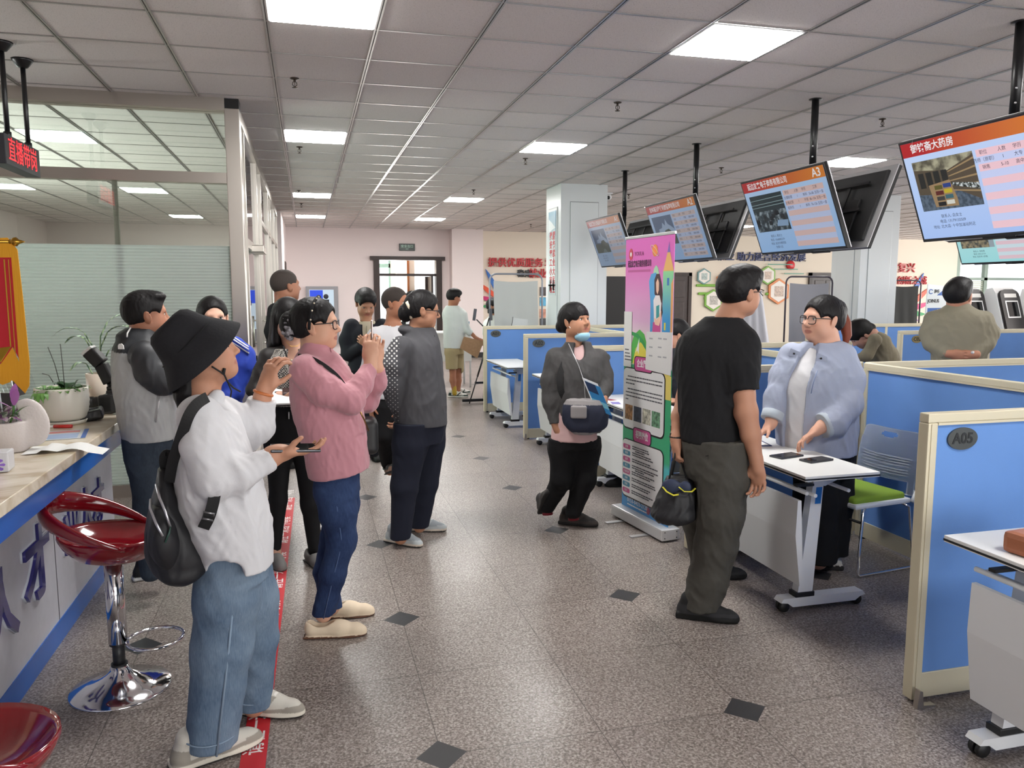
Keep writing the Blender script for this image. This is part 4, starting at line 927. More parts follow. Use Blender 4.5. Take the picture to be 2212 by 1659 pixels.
def marble():
    m, t, p = nt('cream_marble'); N, L = t.nodes, t.links; tc = N.new('ShaderNodeTexCoord')
    n = N.new('ShaderNodeTexNoise'); n.inputs['Scale'].default_value = 4; n.inputs['Detail'].default_value = 8; n.inputs['Distortion'].default_value = 1.6; L.new(tc.outputs['Object'], n.inputs[0])
    r = ramp(N, [(.35, S(196, 178, 150)), (.5, S(226, 214, 194)), (.7, S(238, 230, 214))]); L.new(n.outputs[0], r.inputs[0]); L.new(r.outputs[0], p.inputs['Base Color']); p.inputs['Roughness'].default_value = .16
    return m
ct = tag(obj('countertop', boxes((-1.80, -.97, .28, 5.05, .905, .95), bev=.004), marble()), 'cream marble worktop lying along the reception counter', 'worktop')
CT = .951
# plants and clutter on the worktop
POT = mat('cream_glaze', S(222, 218, 206), .28); LEAF = mat('leaf_green', S(74, 122, 56), .5, var=.3, vscale=20); LEAFD = mat('leaf_dark', S(40, 70, 40), .4); SOIL = mat('potting_soil', S(52, 40, 32), .95)
def leaf(b, base, dirv, L, w, droop=.3, n=6, up=(0, 0, 1), cup=.15):
    d = Vector(dirv).normalized(); s = d.cross(Vector(up)); s = s.normalized() if s.length > 1e-4 else Vector((1, 0, 0)); u = s.cross(d); prev = None
    for i in range(n+1):
        t = i/n; ww = w*math.sin(math.pi*min(1, t*.92+.06))**.8; c = Vector(base)+d*L*t+u*(.25*L*t)-Vector((0, 0, 1))*droop*L*t*t
        r = [b.verts.new(c-s*ww+u*cup*ww), b.verts.new(c), b.verts.new(c+s*ww+u*cup*ww)]
        if prev:
            for k in range(2): f = b.faces.new((prev[k], prev[k+1], r[k+1], r[k])); f.smooth = True
        prev = r
def rot_leafs(b, c, n, r, L, w, seed, droop=.4, zup=.5):
    q = random.Random(seed)
    for k in range(n):
        a = q.random()*6.28; rr = r*math.sqrt(q.random()); leaf(b, (c[0]+rr*math.cos(a), c[1]+rr*math.sin(a), c[2]), (math.cos(a), math.sin(a), zup*q.random()+.1), L*(.6+.6*q.random()), w*(.7+.5*q.random()), droop)
t = thing('potted_plant', 'round ribbed cream pot with trailing green herb and dead sticks on the worktop', 'plant', (-1.235, 4.46, CT))
b = BM(); prof = [(.0, .022), (.095, .022)]
for k in range(12): z = .022+k*.0135; prof += [(.100+.024*math.sin(math.pi*(k/11)**.7*.6)+.0022*(k % 2), z)]
prof += [(.124, .187), (.116, .187), (.112, .165), (0, .165)]
lathe(b, prof, 36); obj('pot', b, POT, t)
b = BM(); lathe(b, [(0, 0), (.105, 0), (.113, .020), (.108, .020), (.10, .008), (0, .008)], 36); obj('saucer', b, POT, t)
b = BM(); lathe(b, [(0, .168), (.113, .166)], 24); obj('soil', b, SOIL, t)
b = BM(); rot_leafs(b, (0, 0, .175), 230, .115, .035, .011, 3, .6, 1.4); rot_leafs(b, (-.06, -.10, .17), 40, .035, .03, .010, 5, 1.6, .2)
tag(obj('herb_foliage', b, mat('herb_green', S(96, 142, 66), .5, var=.25, vscale=30), t), kind='stuff')
b = BM(); tube(b, [(-.108, -.10, .15), (-.12, -.118, .10), (-.115, -.118, .06)], .003, 5); rot_leafs(b, (-.115, -.12, .07), 26, .03, .03, .011, 9, 1., .6); obj('trailing_sprig', b, LEAF, t)
b = BM(); rot_leafs(b, (.03, -.01, .18), 7, .03, .085, .03, 11, .5, 1.6); obj('broad_leaf', b, LEAFD, t)
b = BM(); tube(b, [(0, 0, .17), (-.025, 0, .31), (-.05, .0, .395)], .0022, 5); tube(b, [(.015, 0, .17), (.012, 0, .30), (.008, 0, .41)], .0022, 5); tube(b, [(-.03, 0, .2), (-.055, 0, .25), (-.085, 0, .26)], .002, 5); obj('dry_stick', b, mat('dry_stem', S(62, 60, 56), .8), t)
t = thing('purple_plant', 'purple-leaved trailing plant in a white shell-shaped planter on the worktop', 'plant', (-1.245, 3.72, CT))
V, Q = solid([('u', Lo([(.0, 0, 0, .07, .06), (.06, -.02, 0, .10, .075), (.13, -.02, 0, .105, .08)], 2.2), .01), ('u', El((.085, .0, .12), (.075, .022, .105), rotm(0, 10)), .02), ('s', El((-.035, 0, .15), (.085, .066, .10)), .006)], .005)
obj('planter', mesh_from('planter', V, Q), mat('shell_white', S(226, 218, 214), .5, bump=.35, bscale=90), t)
b = BM(); lathe(b, [(0, .092), (.075, .09)], 20, -.03, 0); obj('soil', b, SOIL, t)
def varieg():
    m, tt, p = nt('striped_purple_leaf'); N, L = tt.nodes, tt.links; tc = N.new('ShaderNodeTexCoord'); n = N.new('ShaderNodeTexNoise'); n.inputs['Scale'].default_value = 28; L.new(tc.outputs['Object'], n.inputs[0])
    r = ramp(N, [(.42, S(78, 92, 74)), (.5, S(172, 178, 160)), (.58, S(122, 66, 118))]); L.new(n.outputs[0], r.inputs[0]); L.new(r.outputs[0], p.inputs['Base Color']); p.inputs['Roughness'].default_value = .4
    return m
b = BM(); rot_leafs(b, (-.06, -.01, .15), 70, .085, .085, .019, 21, .5, 1.5); obj('striped_foliage', b, varieg(), t)
b = BM(); leaf(b, (.04, -.03, .21), (.35, -.2, 1), .09, .021, .1); leaf(b, (.03, -.03, .19), (-.9, -.3, .35), .10, .018, .1); leaf(b, (.04, -.03, .20), (.4, -.4, .9), .08, .018, .1); obj('purple_leaf', b, mat('purple_leaf', S(158, 96, 158), .4), t)
b = BM(); tube(b, [(.0, -.01, .09), (.03, -.02, .16), (.045, -.03, .25)], .004, 6); leaf(b, (.04, -.03, .16), (.8, -.2, .5), .09, .012, .3); obj('stem', b, LEAF, t)
b = BM(); tube(b, [(-.02, .02, .09), (-.03, .02, .27)], .0035, 6); tube(b, [(.03, .02, .09), (.02, .02, .30)], .0035, 6); obj('support_stick', b, mat('clear_rod', S(190, 200, 200), .1), t)
tb = thing('tissue_box', 'blue and white tissue packet with a purple flower at the picture edge on the worktop', 'tissues', (-1.20, 3.32, CT), R(6))
b = BM(); box(b, -.13, .09, -.05, .05, 0, .075, .006); obj('packet', b, mat('packet_white', S(228, 228, 232), .25), tb)
b = BM(); box(b, -.13, .02, -.0525, -.05, .012, .062); box(b, -.128, .02, -.049, .049, .075, .076); obj('blue_print', b, mat('packet_blue', S(60, 130, 220), .3), tb)
b = BM()
for k in range(9): a = 6.28*k/9; prism(b, [(.045, .030), (.045+.032*math.cos(a-.2), .030+.028*math.sin(a-.2)), (.045+.036*math.cos(a), .030+.030*math.sin(a)), (.045+.032*math.cos(a+.2), .030+.028*math.sin(a+.2))], -.053, -.0515, 'y')
obj('flower_print', b, mat('packet_violet', S(150, 110, 214), .3), tb)
b = BM(); leaf(b, (-.05, 0, .07), (.3, .1, 1), .07, .06, .3); obj('tissue', b, PAPER, tb)
pp = thing('paper_sheet', 'curled white printed sheet lying over the worktop edge', 'paper', (-1.08, 3.70, CT), R(8))
b = BM(); pr_ = None
for k in range(17):
    u = k/16; x = -.10+.30*u; z = .004+.012*math.sin(u*7)*(u > .2)+(.02*math.sin(min(1, max(0, (u-.45)/.35))*3.14))-max(0, u-.78)*.16; r_ = [b.verts.new((x, -.085+.02*u, z)), b.verts.new((x+.02, .075-.03*u, z+.004))]
    if pr_: f = b.faces.new((pr_[0], r_[0], r_[1], pr_[1])); f.smooth = True
    pr_ = r_
obj('sheet', b, PAPER, pp)
fl = slab('flyer', 'glossy flyer with blue border under a plastic sheet on the worktop', 'flyer', (-1.13, 4.08, CT), R(10), .19, .26, .002, mat('flyer_pale', S(206, 214, 222), .15), parts=(('blue_border', .075, .095, -.13, .13, .0006, CBLUE), ('print_block', -.07, .06, -.11, .02, .0005, mat('flyer_print', S(150, 176, 214), .2)), ('red_print', -.07, .06, .05, .10, .0005, mat('flyer_red', S(196, 110, 110), .2))))
pn = thing('marker_pen', 'red marker pen lying beside the cream pot', 'pen', (-1.20, 4.29, CT+.009), R(-8))
b = BM(); tube(b, [(-.035, 0, 0), (.05, 0, 0)], .009, 10); obj('barrel', b, mat('pen_red', S(196, 40, 36), .35), pn); b = BM(); tube(b, [(-.065, 0, 0), (-.035, 0, 0)], .006, 8); obj('cap', b, WHITEM, pn)
lt = thing('document_stand', 'dark slanted stand standing behind the purple plant', 'stand', (-1.42, 4.02, CT), R(-25))
b = BM(); prism(b, [(-.07, 0), (.06, 0), (.15, .22), (.02, .22)], -.006, .006, 'y'); obj('board', b, mat('slate_board', S(52, 54, 56), .5), lt); b = BM(); prism(b, [(0, 0), (.05, 0), (.08, .12)], -.08, .006, 'x'); obj('strut', b, mat('slate_board'), lt)
# camera with flash, brochure holder, leafy plant
BODY = mat('camera_black', S(24, 24, 25), .45, bump=.1, bscale=200); LENSG = mat('lens_glass', S(12, 14, 22), .05)
cm = thing('camera', 'black camera with long lens and tilted flash unit on the worktop', 'camera', (-1.06, 4.74, CT), R(176))
V, Q = solid([('u', Bx((0, 0, .062), (.036, .066, .052), None, .014), .01), ('u', Bx((.02, .048, .06), (.040, .022, .052), None, .015), .01), ('u', Bx((0, 0, .118), (.026, .032, .018), None, .01), .012)], .004); obj('camera_body', mesh_from('camera_body', V, Q), BODY, cm)
b = BM(); lathe(b, [(0, .03), (.036, .03), (.036, .055), (.039, .06), (.039, .09), (.036, .095), (.040, .10), (.040, .135), (.034, .137), (.030, .128), (0, .128)], 28, M=Matrix.Translation((0, 0, .058)) @ Matrix.Rotation(R(90), 4, 'Y')); obj('lens_barrel', b, BODY, cm)
b = BM(); ball(b, (.128, 0, .058), (.006, .029, .029), 16); obj('front_glass', b, LENSG, cm)
b = BM(); box(b, -.022, .022, -.026, .026, .135, .155, .004); tube(b, [(0, 0, .150), (.008, 0, .175)], .02, 10)
box(b, -.03, .03, -.035, .035, -.055, .055, .008, Matrix.Translation((.028, 0, .225)) @ Matrix.Rotation(R(22), 4, 'Y')); box(b, -.034, .034, -.042, .042, -.045, .045, .008, Matrix.Translation((.075, 0, .315)) @ Matrix.Rotation(R(40), 4, 'Y')); fu = obj('flash_unit', b, BODY, cm)
b = BM(); box(b, -.033, .033, -.041, .041, .045, .060, .004, Matrix.Translation((.075, 0, .315)) @ Matrix.Rotation(R(40), 4, 'Y')); obj('diffuser_cap', b, mat('diffuser_white', S(214, 214, 212), .4), fu)
b = BM(); tube(b, arc((-.045, -.05, .06), .05, -1.4, 1.6, 10, 'xz'), .007, 6, flat=.4); obj('strap_loop', b, CORD if 'black_webbing' in MATS else BODY, cm)
sb = thing('strap_bundle', 'folded black camera strap with yellow lettering in front of the camera', 'strap', (-1.12, 4.54, CT), R(10))
V, Q = solid([('u', Bx((0, 0, .03), (.055, .075, .028), rotm(0, 8), .015), .01), ('s', Bx((0, 0, .052), (.03, .06, .006), rotm(0, 8), .004), .006)], .005, [(.004, .04, 2)]); obj('webbing', mesh_from('webbing', V, Q), BODY, sb)
b = BM(); box(b, .045, .049, -.02, .04, .036, .046, 0); obj('yellow_print', b, mat('strap_yellow', S(200, 160, 40), .5), sb)
bh = thing('brochure_holder', 'clear acrylic brochure holder with coloured cards behind the camera', 'holder', (-1.48, 4.80, CT), R(-12))
ACR = glassy('clear_acrylic', (.95, .97, .97), .06)
b = BM(); box(b, -.10, .05, -.012, -.008, .0, .44, 0, Matrix.Rotation(R(-16), 4, 'Y')); box(b, -.10, .05, .03, .034, 0, .46, 0, Matrix.Rotation(R(-16), 4, 'Y')); box(b, -.10, .10, -.06, .06, 0, .012); obj('acrylic_shell', b, ACR, bh)
for k, (x, z, c) in enumerate(((-.08, .30, S(196, 70, 60)), (-.02, .22, S(180, 176, 70)), (-.05, .12, S(60, 60, 64)), (.0, .34, S(200, 196, 190)))): b = BM(); box(b, x, x+.05, .0, .003, z, z+.10, 0, Matrix.Rotation(R(-16), 4, 'Y')); obj('card', b, mat(f'card_{k}', c, .6), bh)
vs_ = thing('striped_planter', 'cream ribbed planter with a striped-leaf plant beside the man in the grey windbreaker', 'plant', (-1.17, 4.94, CT))
b = BM(); lathe(b, [(0, 0), (.060, 0), (.066, .10), (.070, .21), (.064, .21), (.06, .18), (0, .18)], 40); obj('planter', b, mat('ribbed_cream', S(226, 214, 198), .4, bump=.6, bscale=8), vs_)
def calathea():
    m, tt, p = nt('striped_green_leaf'); N, L = tt.nodes, tt.links; tc = N.new('ShaderNodeTexCoord'); w = N.new('ShaderNodeTexWave'); w.inputs['Scale'].default_value = 14; w.inputs['Distortion'].default_value = 1.5; L.new(tc.outputs['Object'], w.inputs[0])
    r = ramp(N, [(.35, S(52, 88, 54)), (.6, S(150, 176, 130))]); L.new(w.outputs[0], r.inputs[0]); L.new(r.outputs[0], p.inputs['Base Color']); p.inputs['Roughness'].default_value = .35
    return m
cal = calathea()
for a, L_, z0, dr in ((190, .22, .44, .8), (170, .15, .40, .8), (215, .12, .26, .9), (20, .26, .50, .6), (-10, .24, .44, .7), (5, .22, .34, .9)):
    b = BM(); ca, sa = math.cos(R(a)), math.sin(R(a)); tube(b, [(0, 0, .18), (ca*.02, sa*.02, z0-.08), (ca*.06, sa*.06, z0)], .004, 6); leaf(b, (ca*.06, sa*.06, z0), (ca, sa, .5), L_, .032, dr, 10); obj('leaf', b, cal, vs_)
# ---------------------------------------------------------------- pennant on a stand
pe = thing('pennant', 'red award pennant with yellow fringe and yellow writing behind the counter', 'pennant', (-1.60, 4.60, 0), R(-12))
PRED = mat('pennant_velvet', S(200, 18, 40), .7, sheen=.4); PYEL = mat('pennant_fringe', S(240, 170, 40), .7, bump=.5, bscale=120, stretch=(1, 1, .1)); GOLD = mat('pennant_gold', S(214, 172, 60), .4, .4); BRASS = mat('polished_brass', S(190, 146, 60), .2, 1.)
b = BM(); prism(b, [(-.24, 1.86), (.155, 1.86), (.155, 1.27), (.125, 1.345), (.06, 1.255), (-.04, 1.345), (-.24, 1.25)], -.004, .004, 'y'); obj('cloth', b, PRED, pe)
b = BM(); prism(b, [(.14, 1.90), (.185, 1.84), (.195, 1.6), (.205, 1.25), (.195, 1.14), (.17, 1.10), (.14, 1.135), (.115, 1.165), (.06, 1.145), (.0, 1.175), (-.24, 1.10), (-.24, 1.19), (.06, 1.255), (.125, 1.34), (.152, 1.26), (.152, 1.80), (-.24, 1.80), (-.24, 1.88)], -.007, -.0045, 'y'); obj('fringe', b, PYEL, pe)
b = BM(); prism(b, [(.112, 1.79), (.118, 1.79), (.118, 1.345), (.06, 1.272), (-.0, 1.33), (-.0, 1.322), (.06, 1.262), (.112, 1.338)], -.0062, -.0045, 'y'); prism(b, [(.134, 1.79), (.138, 1.79), (.138, 1.30), (.134, 1.305)], -.0062, -.0045, 'y'); obj('gold_piping', b, GOLD, pe)
text('pennant_text', '\n'.join('延边州人力资源'), GOLD, frame((.045, -.006, 1.60), (1, 0, 0), (0, 0, 1)), .045, pe, .001, bold=.002, ls=.98)
b = BM(); tube(b, [(-.5, 0, 1.88), (.15, 0, 1.88)], .011, 8); obj('rod', b, BRASS, pe)
b = BM(); lathe(b, [(0, 0), (.014, .004), (.012, .012), (.022, .022), (.024, .034), (.012, .046), (.008, .06), (.002, .075), (0, .078)], 16, M=Matrix.Translation((.145, 0, 1.88)) @ Matrix.Rotation(R(90), 4, 'Y')); obj('finial', b, BRASS, pe)
b = BM(); tube(b, [(-.2, .02, CT), (-.2, .02, 1.9)], .012, 8); lathe(b, [(0, CT), (.13, CT), (.13, CT+.015), (0, CT+.03)], 24, -.2, .02); obj('stand_pole', b, BRASS, pe)
# ---------------------------------------------------------------- red bar stools
def ring_seat():
    seg, pts = 40, []
    b = BM(); rings = []
    # bowl cross-sections swept around: local +x is the open front, -x the raised hoop
    for k in range(seg):
        a = 2*math.pi*k/seg; c, s = math.cos(a), math.sin(a); back = .5-.5*c; e = back**1.4
        rx, ry = .198, .178
        prof = [(.0, .0), (.45, .004), (.72, .022), (.90, .060+.0*e), (1.0, .092+.020*e)]
        rings.append((c, s, e, rx, ry))
    top, bot = [], []
    def P(c, s, f, z, rx, ry): return (c*f*rx, s*f*ry, z)
    prof_top = [(.30, .012), (.55, .020), (.78, .040), (.93, .066), (1.0, .078)]
    prof_bot = [(1.01, .064), (.93, .030), (.75, -.012), (.5, -.030), (.2, -.034)]
    R_ = []
    for c, s, e, rx, ry in rings: R_.append([b.verts.new(P(c, s, f, z-.012*c*f, rx, ry)) for f, z in prof_top]+[b.verts.new(P(c, s, f, z-.012*c*f, rx, ry)) for f, z in prof_bot])
    n = len(R_[0])
    for k in range(seg):
        A, B = R_[k], R_[(k+1) % seg]
        for i in range(n-1): f = b.faces.new((A[i], B[i], B[i+1], A[i+1])); f.smooth = True
    b.faces.new([r[0] for r in R_]); b.faces.new([r[-1] for r in R_][::-1])
    bmesh.ops.recalc_face_normals(b, faces=b.faces)
    return b
def hoop():
    b = BM(); rs = []; N_ = 33
    for k in range(N_):
        a = R(52)+R(256)*k/(N_-1); c, s = math.cos(a), math.sin(a); lift = math.sin(math.pi*k/(N_-1))**1.1
        ctr = Vector((c*.196-.050*lift, s*.182, (.050+.142*lift))); out = Vector((c, s, 0)); h = .008+.038*lift; w = .006+.014*lift
        rs.append([b.verts.new(ctr+out*(w*math.cos(t))*1.0+Vector((0, 0, 1))*h*math.sin(t)) for t in np.linspace(0, 2*math.pi, 13)[:-1]])
    for A, B in zip(rs, rs[1:]):
        for k in range(12): f = b.faces.new((A[k], A[(k+1) % 12], B[(k+1) % 12], B[k])); f.smooth = True
    b.faces.new(rs[0][::-1]); b.faces.new(rs[-1]); bmesh.ops.recalc_face_normals(b, faces=b.faces)
    return b
GLOSSRED = mat('gloss_red_plastic', S(128, 14, 26), .12, coat=.8)
st = thing('bar_stool', 'glossy dark red bar stool with chrome column and trumpet base beside the counter', 'stool', (-.79, 3.375, 0), R(-14), 'red bar stools')
o = obj('seat', ring_seat(), GLOSSRED, st, (0, 0, .585)); h_ = obj('back_hoop', hoop(), GLOSSRED, st, (0, 0, .585))
b = BM(); tube(b, [(0, 0, .20), (0, 0, .56)], .036, 24); lathe(b, [(.028, .56), (.075, .566), (.075, .572), (0, .572)], 24); obj('column', b, CHROME, st)
b = BM(); tube(b, [(0, 0, .08), (0, 0, .21)], .024, 20); tube(b, [(0, 0, .19), (0, 0, .225)], .034, 20); tube(b, [(0, 0, .085), (0, 0, .11)], .032, 20); obj('sleeve', b, mat('rubber_sleeve', S(40, 40, 42), .4), st)
b = BM(); lathe(b, [(0, .10), (.032, .10), (.036, .085), (.048, .068), (.08, .045), (.13, .022), (.19, .008), (.196, 0), (0, 0)], 48); obj('base', b, CHROME, st)
b = BM(); tube(b, [(.03, 0, .205)]+[(.155+.105*math.cos(a), .11*math.sin(a), .215) for a in np.linspace(R(165), R(-165), 26)]+[(.03, 0, .205)], .0075, 8); obj('foot_ring', b, CHROME, st)
dup(st, (-.76, 1.83, 0), R(25), 'dark red bar stool cut by the lower picture corner', 'red bar stools')
# ---------------------------------------------------------------- LED sign
ls = thing('led_sign', 'black hanging LED sign with glowing red characters', 'sign', (-1.727, 5.70, 0))
b = BM(); box(b, -.045, .045, -.38, .24, 2.375, 2.552, .004); obj('housing', b, mat('sign_housing', S(44, 44, 50), .5), ls)
LEDR = mat('led_red', (0, 0, 0), .5, emit=(1, .035, .05), es=1.1)
text('led_text', '直播带岗', LEDR, frame((.047, -.08, 2.460), (0, 1, 0), (0, 0, 1)), .150, ls, .001, width=.50)
for y in (-.185, .185):
    b = BM(); tube(b, [(0, y, 2.55), (0, y, CE-.02)], .015, 10); tube(b, [(0, y, 2.55), (0, y, 2.59)], .022, 10); lathe(b, [(0, CE), (.065, CE), (.06, CE-.012), (.03, CE-.05), (.015, CE-.055), (0, CE-.055)], 20, 0, y); obj('hanging_rod', b, FRAMEB, ls)
# ---------------------------------------------------------------- floor tape with text
tp = thing('floor_tape', 'red floor tape with white characters along the waiting line', 'floor tape', (0, 0, .0))
b = BM(); prism(b, [(-.292, 1.2), (-.205, 1.2), (-.135, 6.3), (-.222, 6.3)], .0008, .0016, 'z'); obj('tape', b, mat('tape_red', S(196, 34, 46), .5), tp)
TWHT = mat('tape_white', S(232, 226, 224), .6)
for k in range(6):
    y = 2.25+.80*k; x = -.2485+(y-1.2)*.0137
    text('tape_text', '请在一米线外等候', TWHT, frame((x, y, .0018), (.0137, 1, 0), (-1, .0137, 0)), .078, tp, .0, width=.62, bold=.001)
b = BM(); prism(b, [(-.64, 2.4), (-.60, 2.38), (-.58, 2.62), (-.62, 2.62)], .0008, .0014, 'z'); tag(obj('tape_scrap', b, mat('worn_cream_tape', S(206, 196, 160), .6)), 'small worn cream tape scrap on the floor near the picture bottom', 'tape')
# ---------------------------------------------------------------- roll-up banner
bn = thing('roll_up_banner', 'tall pink and white recruitment roll-up banner on a silver cassette', 'banner', (2.2185, 4.8735, 0), math.atan2(-.659, .075), 'x')
del bn['group']
BW = .615
BMX = lambda u, v, w=0: ((u-.5)*BW, -.004-w, .085+1.915*(1-v))     # u across, v down, w proud of the sheet
def bprism(nm, pts, m, w, par=None):
    b = BM(); prism(b, [((u-.5)*BW, .085+1.915*(1-v)) for u, v in pts], -.004-w, -.0035-w, 'y'); return obj(nm, b, m, par or sheet)
def bband(stops):
    m, t, p = nt('banner_print'); N, L = t.nodes, t.links; tc = N.new('ShaderNodeTexCoord'); sx = N.new('ShaderNodeSeparateXYZ'); L.new(tc.outputs['Object'], sx.inputs[0])
    mr = N.new('ShaderNodeMapRange'); mr.inputs[1].default_value = 2.0; mr.inputs[2].default_value = .085; L.new(sx.outputs[2], mr.inputs[0]); r = ramp(N, stops); L.new(mr.outputs[0], r.inputs[0]); L.new(r.outputs[0], p.inputs['Base Color']); p.inputs['Roughness'].default_value = .35
    return m
b = BM(); box(b, -BW/2, BW/2, -.0035, .0, .085, 2.0)
sheet = obj('banner_sheet', b, bband([(0, S(228, 106, 196)), (.10, S(226, 110, 194)), (.30, S(232, 186, 222)), (.34, S(238, 214, 226)), (.455, S(232, 226, 230)), (.46, S(72, 176, 122)), (.78, S(70, 178, 130)), (.80, S(96, 200, 206)), (.93, S(96, 200, 210)), (.945, S(72, 150, 206)), (1, S(66, 142, 204))]), bn)
b = BM(); box(b, -BW/2-.01, BW/2+.01, -.008, .006, 1.985, 2.005, .003); obj('top_bar', b, SILV, bn)
b = BM(); box(b, -.34, .34, -.075, .065, .012, .088, .012); obj('cassette', b, mat('silver_cassette', S(206, 206, 208), .35, .4), bn)
b = BM(); box(b, .34, .348, -.073, .063, .014, .086, .010); ec = obj('end_cap', b, WHITEM, bn)
for y, z in ((-.05, .03), (-.05, .07), (.04, .03), (.04, .07)): b = BM(); ball(b, (.349, y, z), .004, 8); obj('screw', b, FRAMEB, ec)
for x in (-.18, .16): b = BM(); box(b, x-.02, x+.02, -.20, -.05, 0, .008, .002); obj('foot_bar', b, SILV, bn)
b = BM(); tube(b, [(0, .03, .08), (0, .03, 1.98)], .01, 8); obj('support_pole', b, SILV, bn)
def flat(n, *c): return MATS.get('print_'+n) or mat('print_'+n, S(*c), .4)
W__, K_, PINK = flat('white', 238, 238, 238), flat('black', 28, 28, 34), flat('magenta', 206, 86, 150)
BT = lambda u, v, w=.0022: frame(BMX(u, v, w), (1, 0, 0), (0, 0, 1))
text('company_name', '延边友来电子商务有限公司', flat('plum', 84, 24, 72), BT(.31, .098), .05, sheet, .0003, width=.50*BW, bold=.001)
text('brand_text', 'YOULA', flat('mauve', 150, 60, 120), BT(.30, .062), .038, sheet, .0003)
b = BM(); ball(b, BMX(.12, .062, .001), (.028, .001, .040), 16); obj('logo_disc', b, flat('logo_red', 206, 60, 84), sheet); b = BM(); ball(b, BMX(.12, .062, .002), (.012, .001, .016), 12); obj('logo_mark', b, W__, sheet)
bprism('subtitle_line', [(.06, .118), (.54, .118), (.54, .126), (.06, .126)], flat('mauve_line', 196, 92, 156), .001)
b = BM(); ball(b, BMX(.63, .055, .001), (.034, .001, .040), 16); obj('planet', b, flat('orange', 240, 140, 60), sheet); b = BM(); tube(b, [Vector(BMX(.63, .055, .003))+Vector((.052*math.cos(a)*.9+.0, 0, .02*math.sin(a)-.030*math.cos(a))) for a in np.linspace(0, 6.283, 25)[:-1]], .002, 5, closed=True); obj('planet_ring', b, flat('cream', 244, 226, 190), sheet)
# pencil tower and the girl with a book
bprism('pencil_body', [(.80, .125), (1.0, .125), (1.0, .335), (.80, .335)], sky_paper('pencil_blue', S(150, 224, 160), S(70, 160, 220), 1.45, 1.75), .0008); bprism('pencil_cone', [(.80, .127), (.90, .045), (1.0, .127)], flat('pencil_wood', 240, 186, 110), .0009); bprism('pencil_tip', [(.875, .065), (.905, .03), (.925, .065)], flat('pencil_lead', 130, 110, 190), .0012)
bprism('pencil_window', [(.88, .15), (.92, .15), (.92, .175), (.88, .175)], flat('window_blue', 60, 120, 190), .0013); bprism('pencil_door', [(.84, .30), (.87, .30), (.87, .325), (.84, .325)], flat('door_yellow', 246, 226, 80), .0013); bprism('side_stripe', [(.96, .17), (1.0, .15), (1.0, .335), (.96, .335)], flat('stripe_orange', 246, 180, 120), .0011)
bprism('door_shape', [(.52, .16), (.56, .135), (.66, .13), (.70, .15), (.70, .24), (.60, .335), (.56, .335), (.56, .24)], flat('sky_blue', 90, 170, 226), .0010); bprism('dome_shape', [(.60, .135), (.62, .115), (.66, .105), (.70, .115), (.72, .135)], flat('mint', 180, 226, 190), .0009)
bprism('girl_hair', [(.63, .155), (.67, .135), (.73, .135), (.77, .165), (.80, .205), (.79, .235), (.81, .265), (.78, .285), (.74, .26), (.74, .21), (.68, .21), (.64, .205)], flat('hair_brown', 70, 40, 48), .0014)
bprism('girl_face', [(.665, .165), (.70, .150), (.725, .165), (.725, .19), (.70, .205), (.675, .195)], flat('face_peach', 250, 206, 180), .0018); bprism('girl_top', [(.62, .225), (.66, .208), (.74, .208), (.78, .235), (.77, .27), (.74, .30), (.64, .30)], flat('top_white', 246, 240, 240), .0017); bprism('girl_arm', [(.64, .285), (.70, .29), (.78, .26), (.785, .285), (.74, .312), (.66, .308)], flat('face_peach'), .0020); bprism('girl_book', [(.68, .245), (.74, .24), (.745, .28), (.685, .288)], flat('book_teal', 60, 160, 160), .0022); bprism('girl_skirt', [(.62, .30), (.76, .30), (.77, .335), (.61, .335)], PINK, .0019)
# hills and taped notes
bprism('meadow', [(.17, .385), (.22, .35), (.34, .33), (.44, .345), (.5, .38), (.5, .455), (.17, .455)], flat('lawn', 92, 184, 86), .0008); bprism('yellow_hill', [(.20, .455), (.26, .40), (.36, .375), (.46, .385), (.5, .42), (.5, .455)], flat('hill_yellow', 236, 220, 90), .0011); bprism('rainbow_green', [(.17, .34), (.30, .345), (.42, .365), (.5, .395), (.5, .405), (.40, .38), (.28, .36), (.17, .352)], flat('arc_green', 60, 160, 90), .0013); bprism('paper_plane', [(.26, .415), (.34, .36), (.33, .42), (.30, .405)], W__, .0016); bprism('corner_art', [(.56, .45), (.78, .45), (1, .48), (1, .56), (.88, .56), (.86, .48), (.6, .47)], flat('corner_yellow', 240, 220, 120), .0006)
n1 = thing('notice_sheet', 'narrow white paper sheet taped on the banner at its far edge', 'sheet', (2.2185, 4.8735, 0), bn.rotation_euler.z)
b = BM(); prism(b, [((u-.5)*BW, .085+1.915*(1-v)) for u, v in ((.0, .268), (.175, .268), (.175, .47), (.0, .47))], -.0085, -.0078, 'y'); s1 = obj('sheet', b, PAPER, n1)
b = BM(); [prism(b, [((u-.5)*BW, .085+1.915*(1-v)) for u, v in ((.03, v0), (.12+.02*k % 2, v0), (.12+.02*k % 2, v0+.004), (.03, v0+.004))], -.0090, -.0086, 'y') for k, v0 in enumerate((.405, .418, .430, .442))]; obj('print_lines', b, INK, s1)
n2 = thing('notice_sheet', 'white paper sheet with faint pencil notes clipped on the banner below the pencil drawing', 'sheet', (2.2185, 4.8735, 0), bn.rotation_euler.z)
b = BM(); prism(b, [((u-.5)*BW, .085+1.915*(1-v)) for u, v in ((.50, .335), (1.01, .33), (1.0, .475), (.49, .468))], -.0085, -.0078, 'y'); s2_ = obj('sheet', b, PAPER, n2)
b = BM()
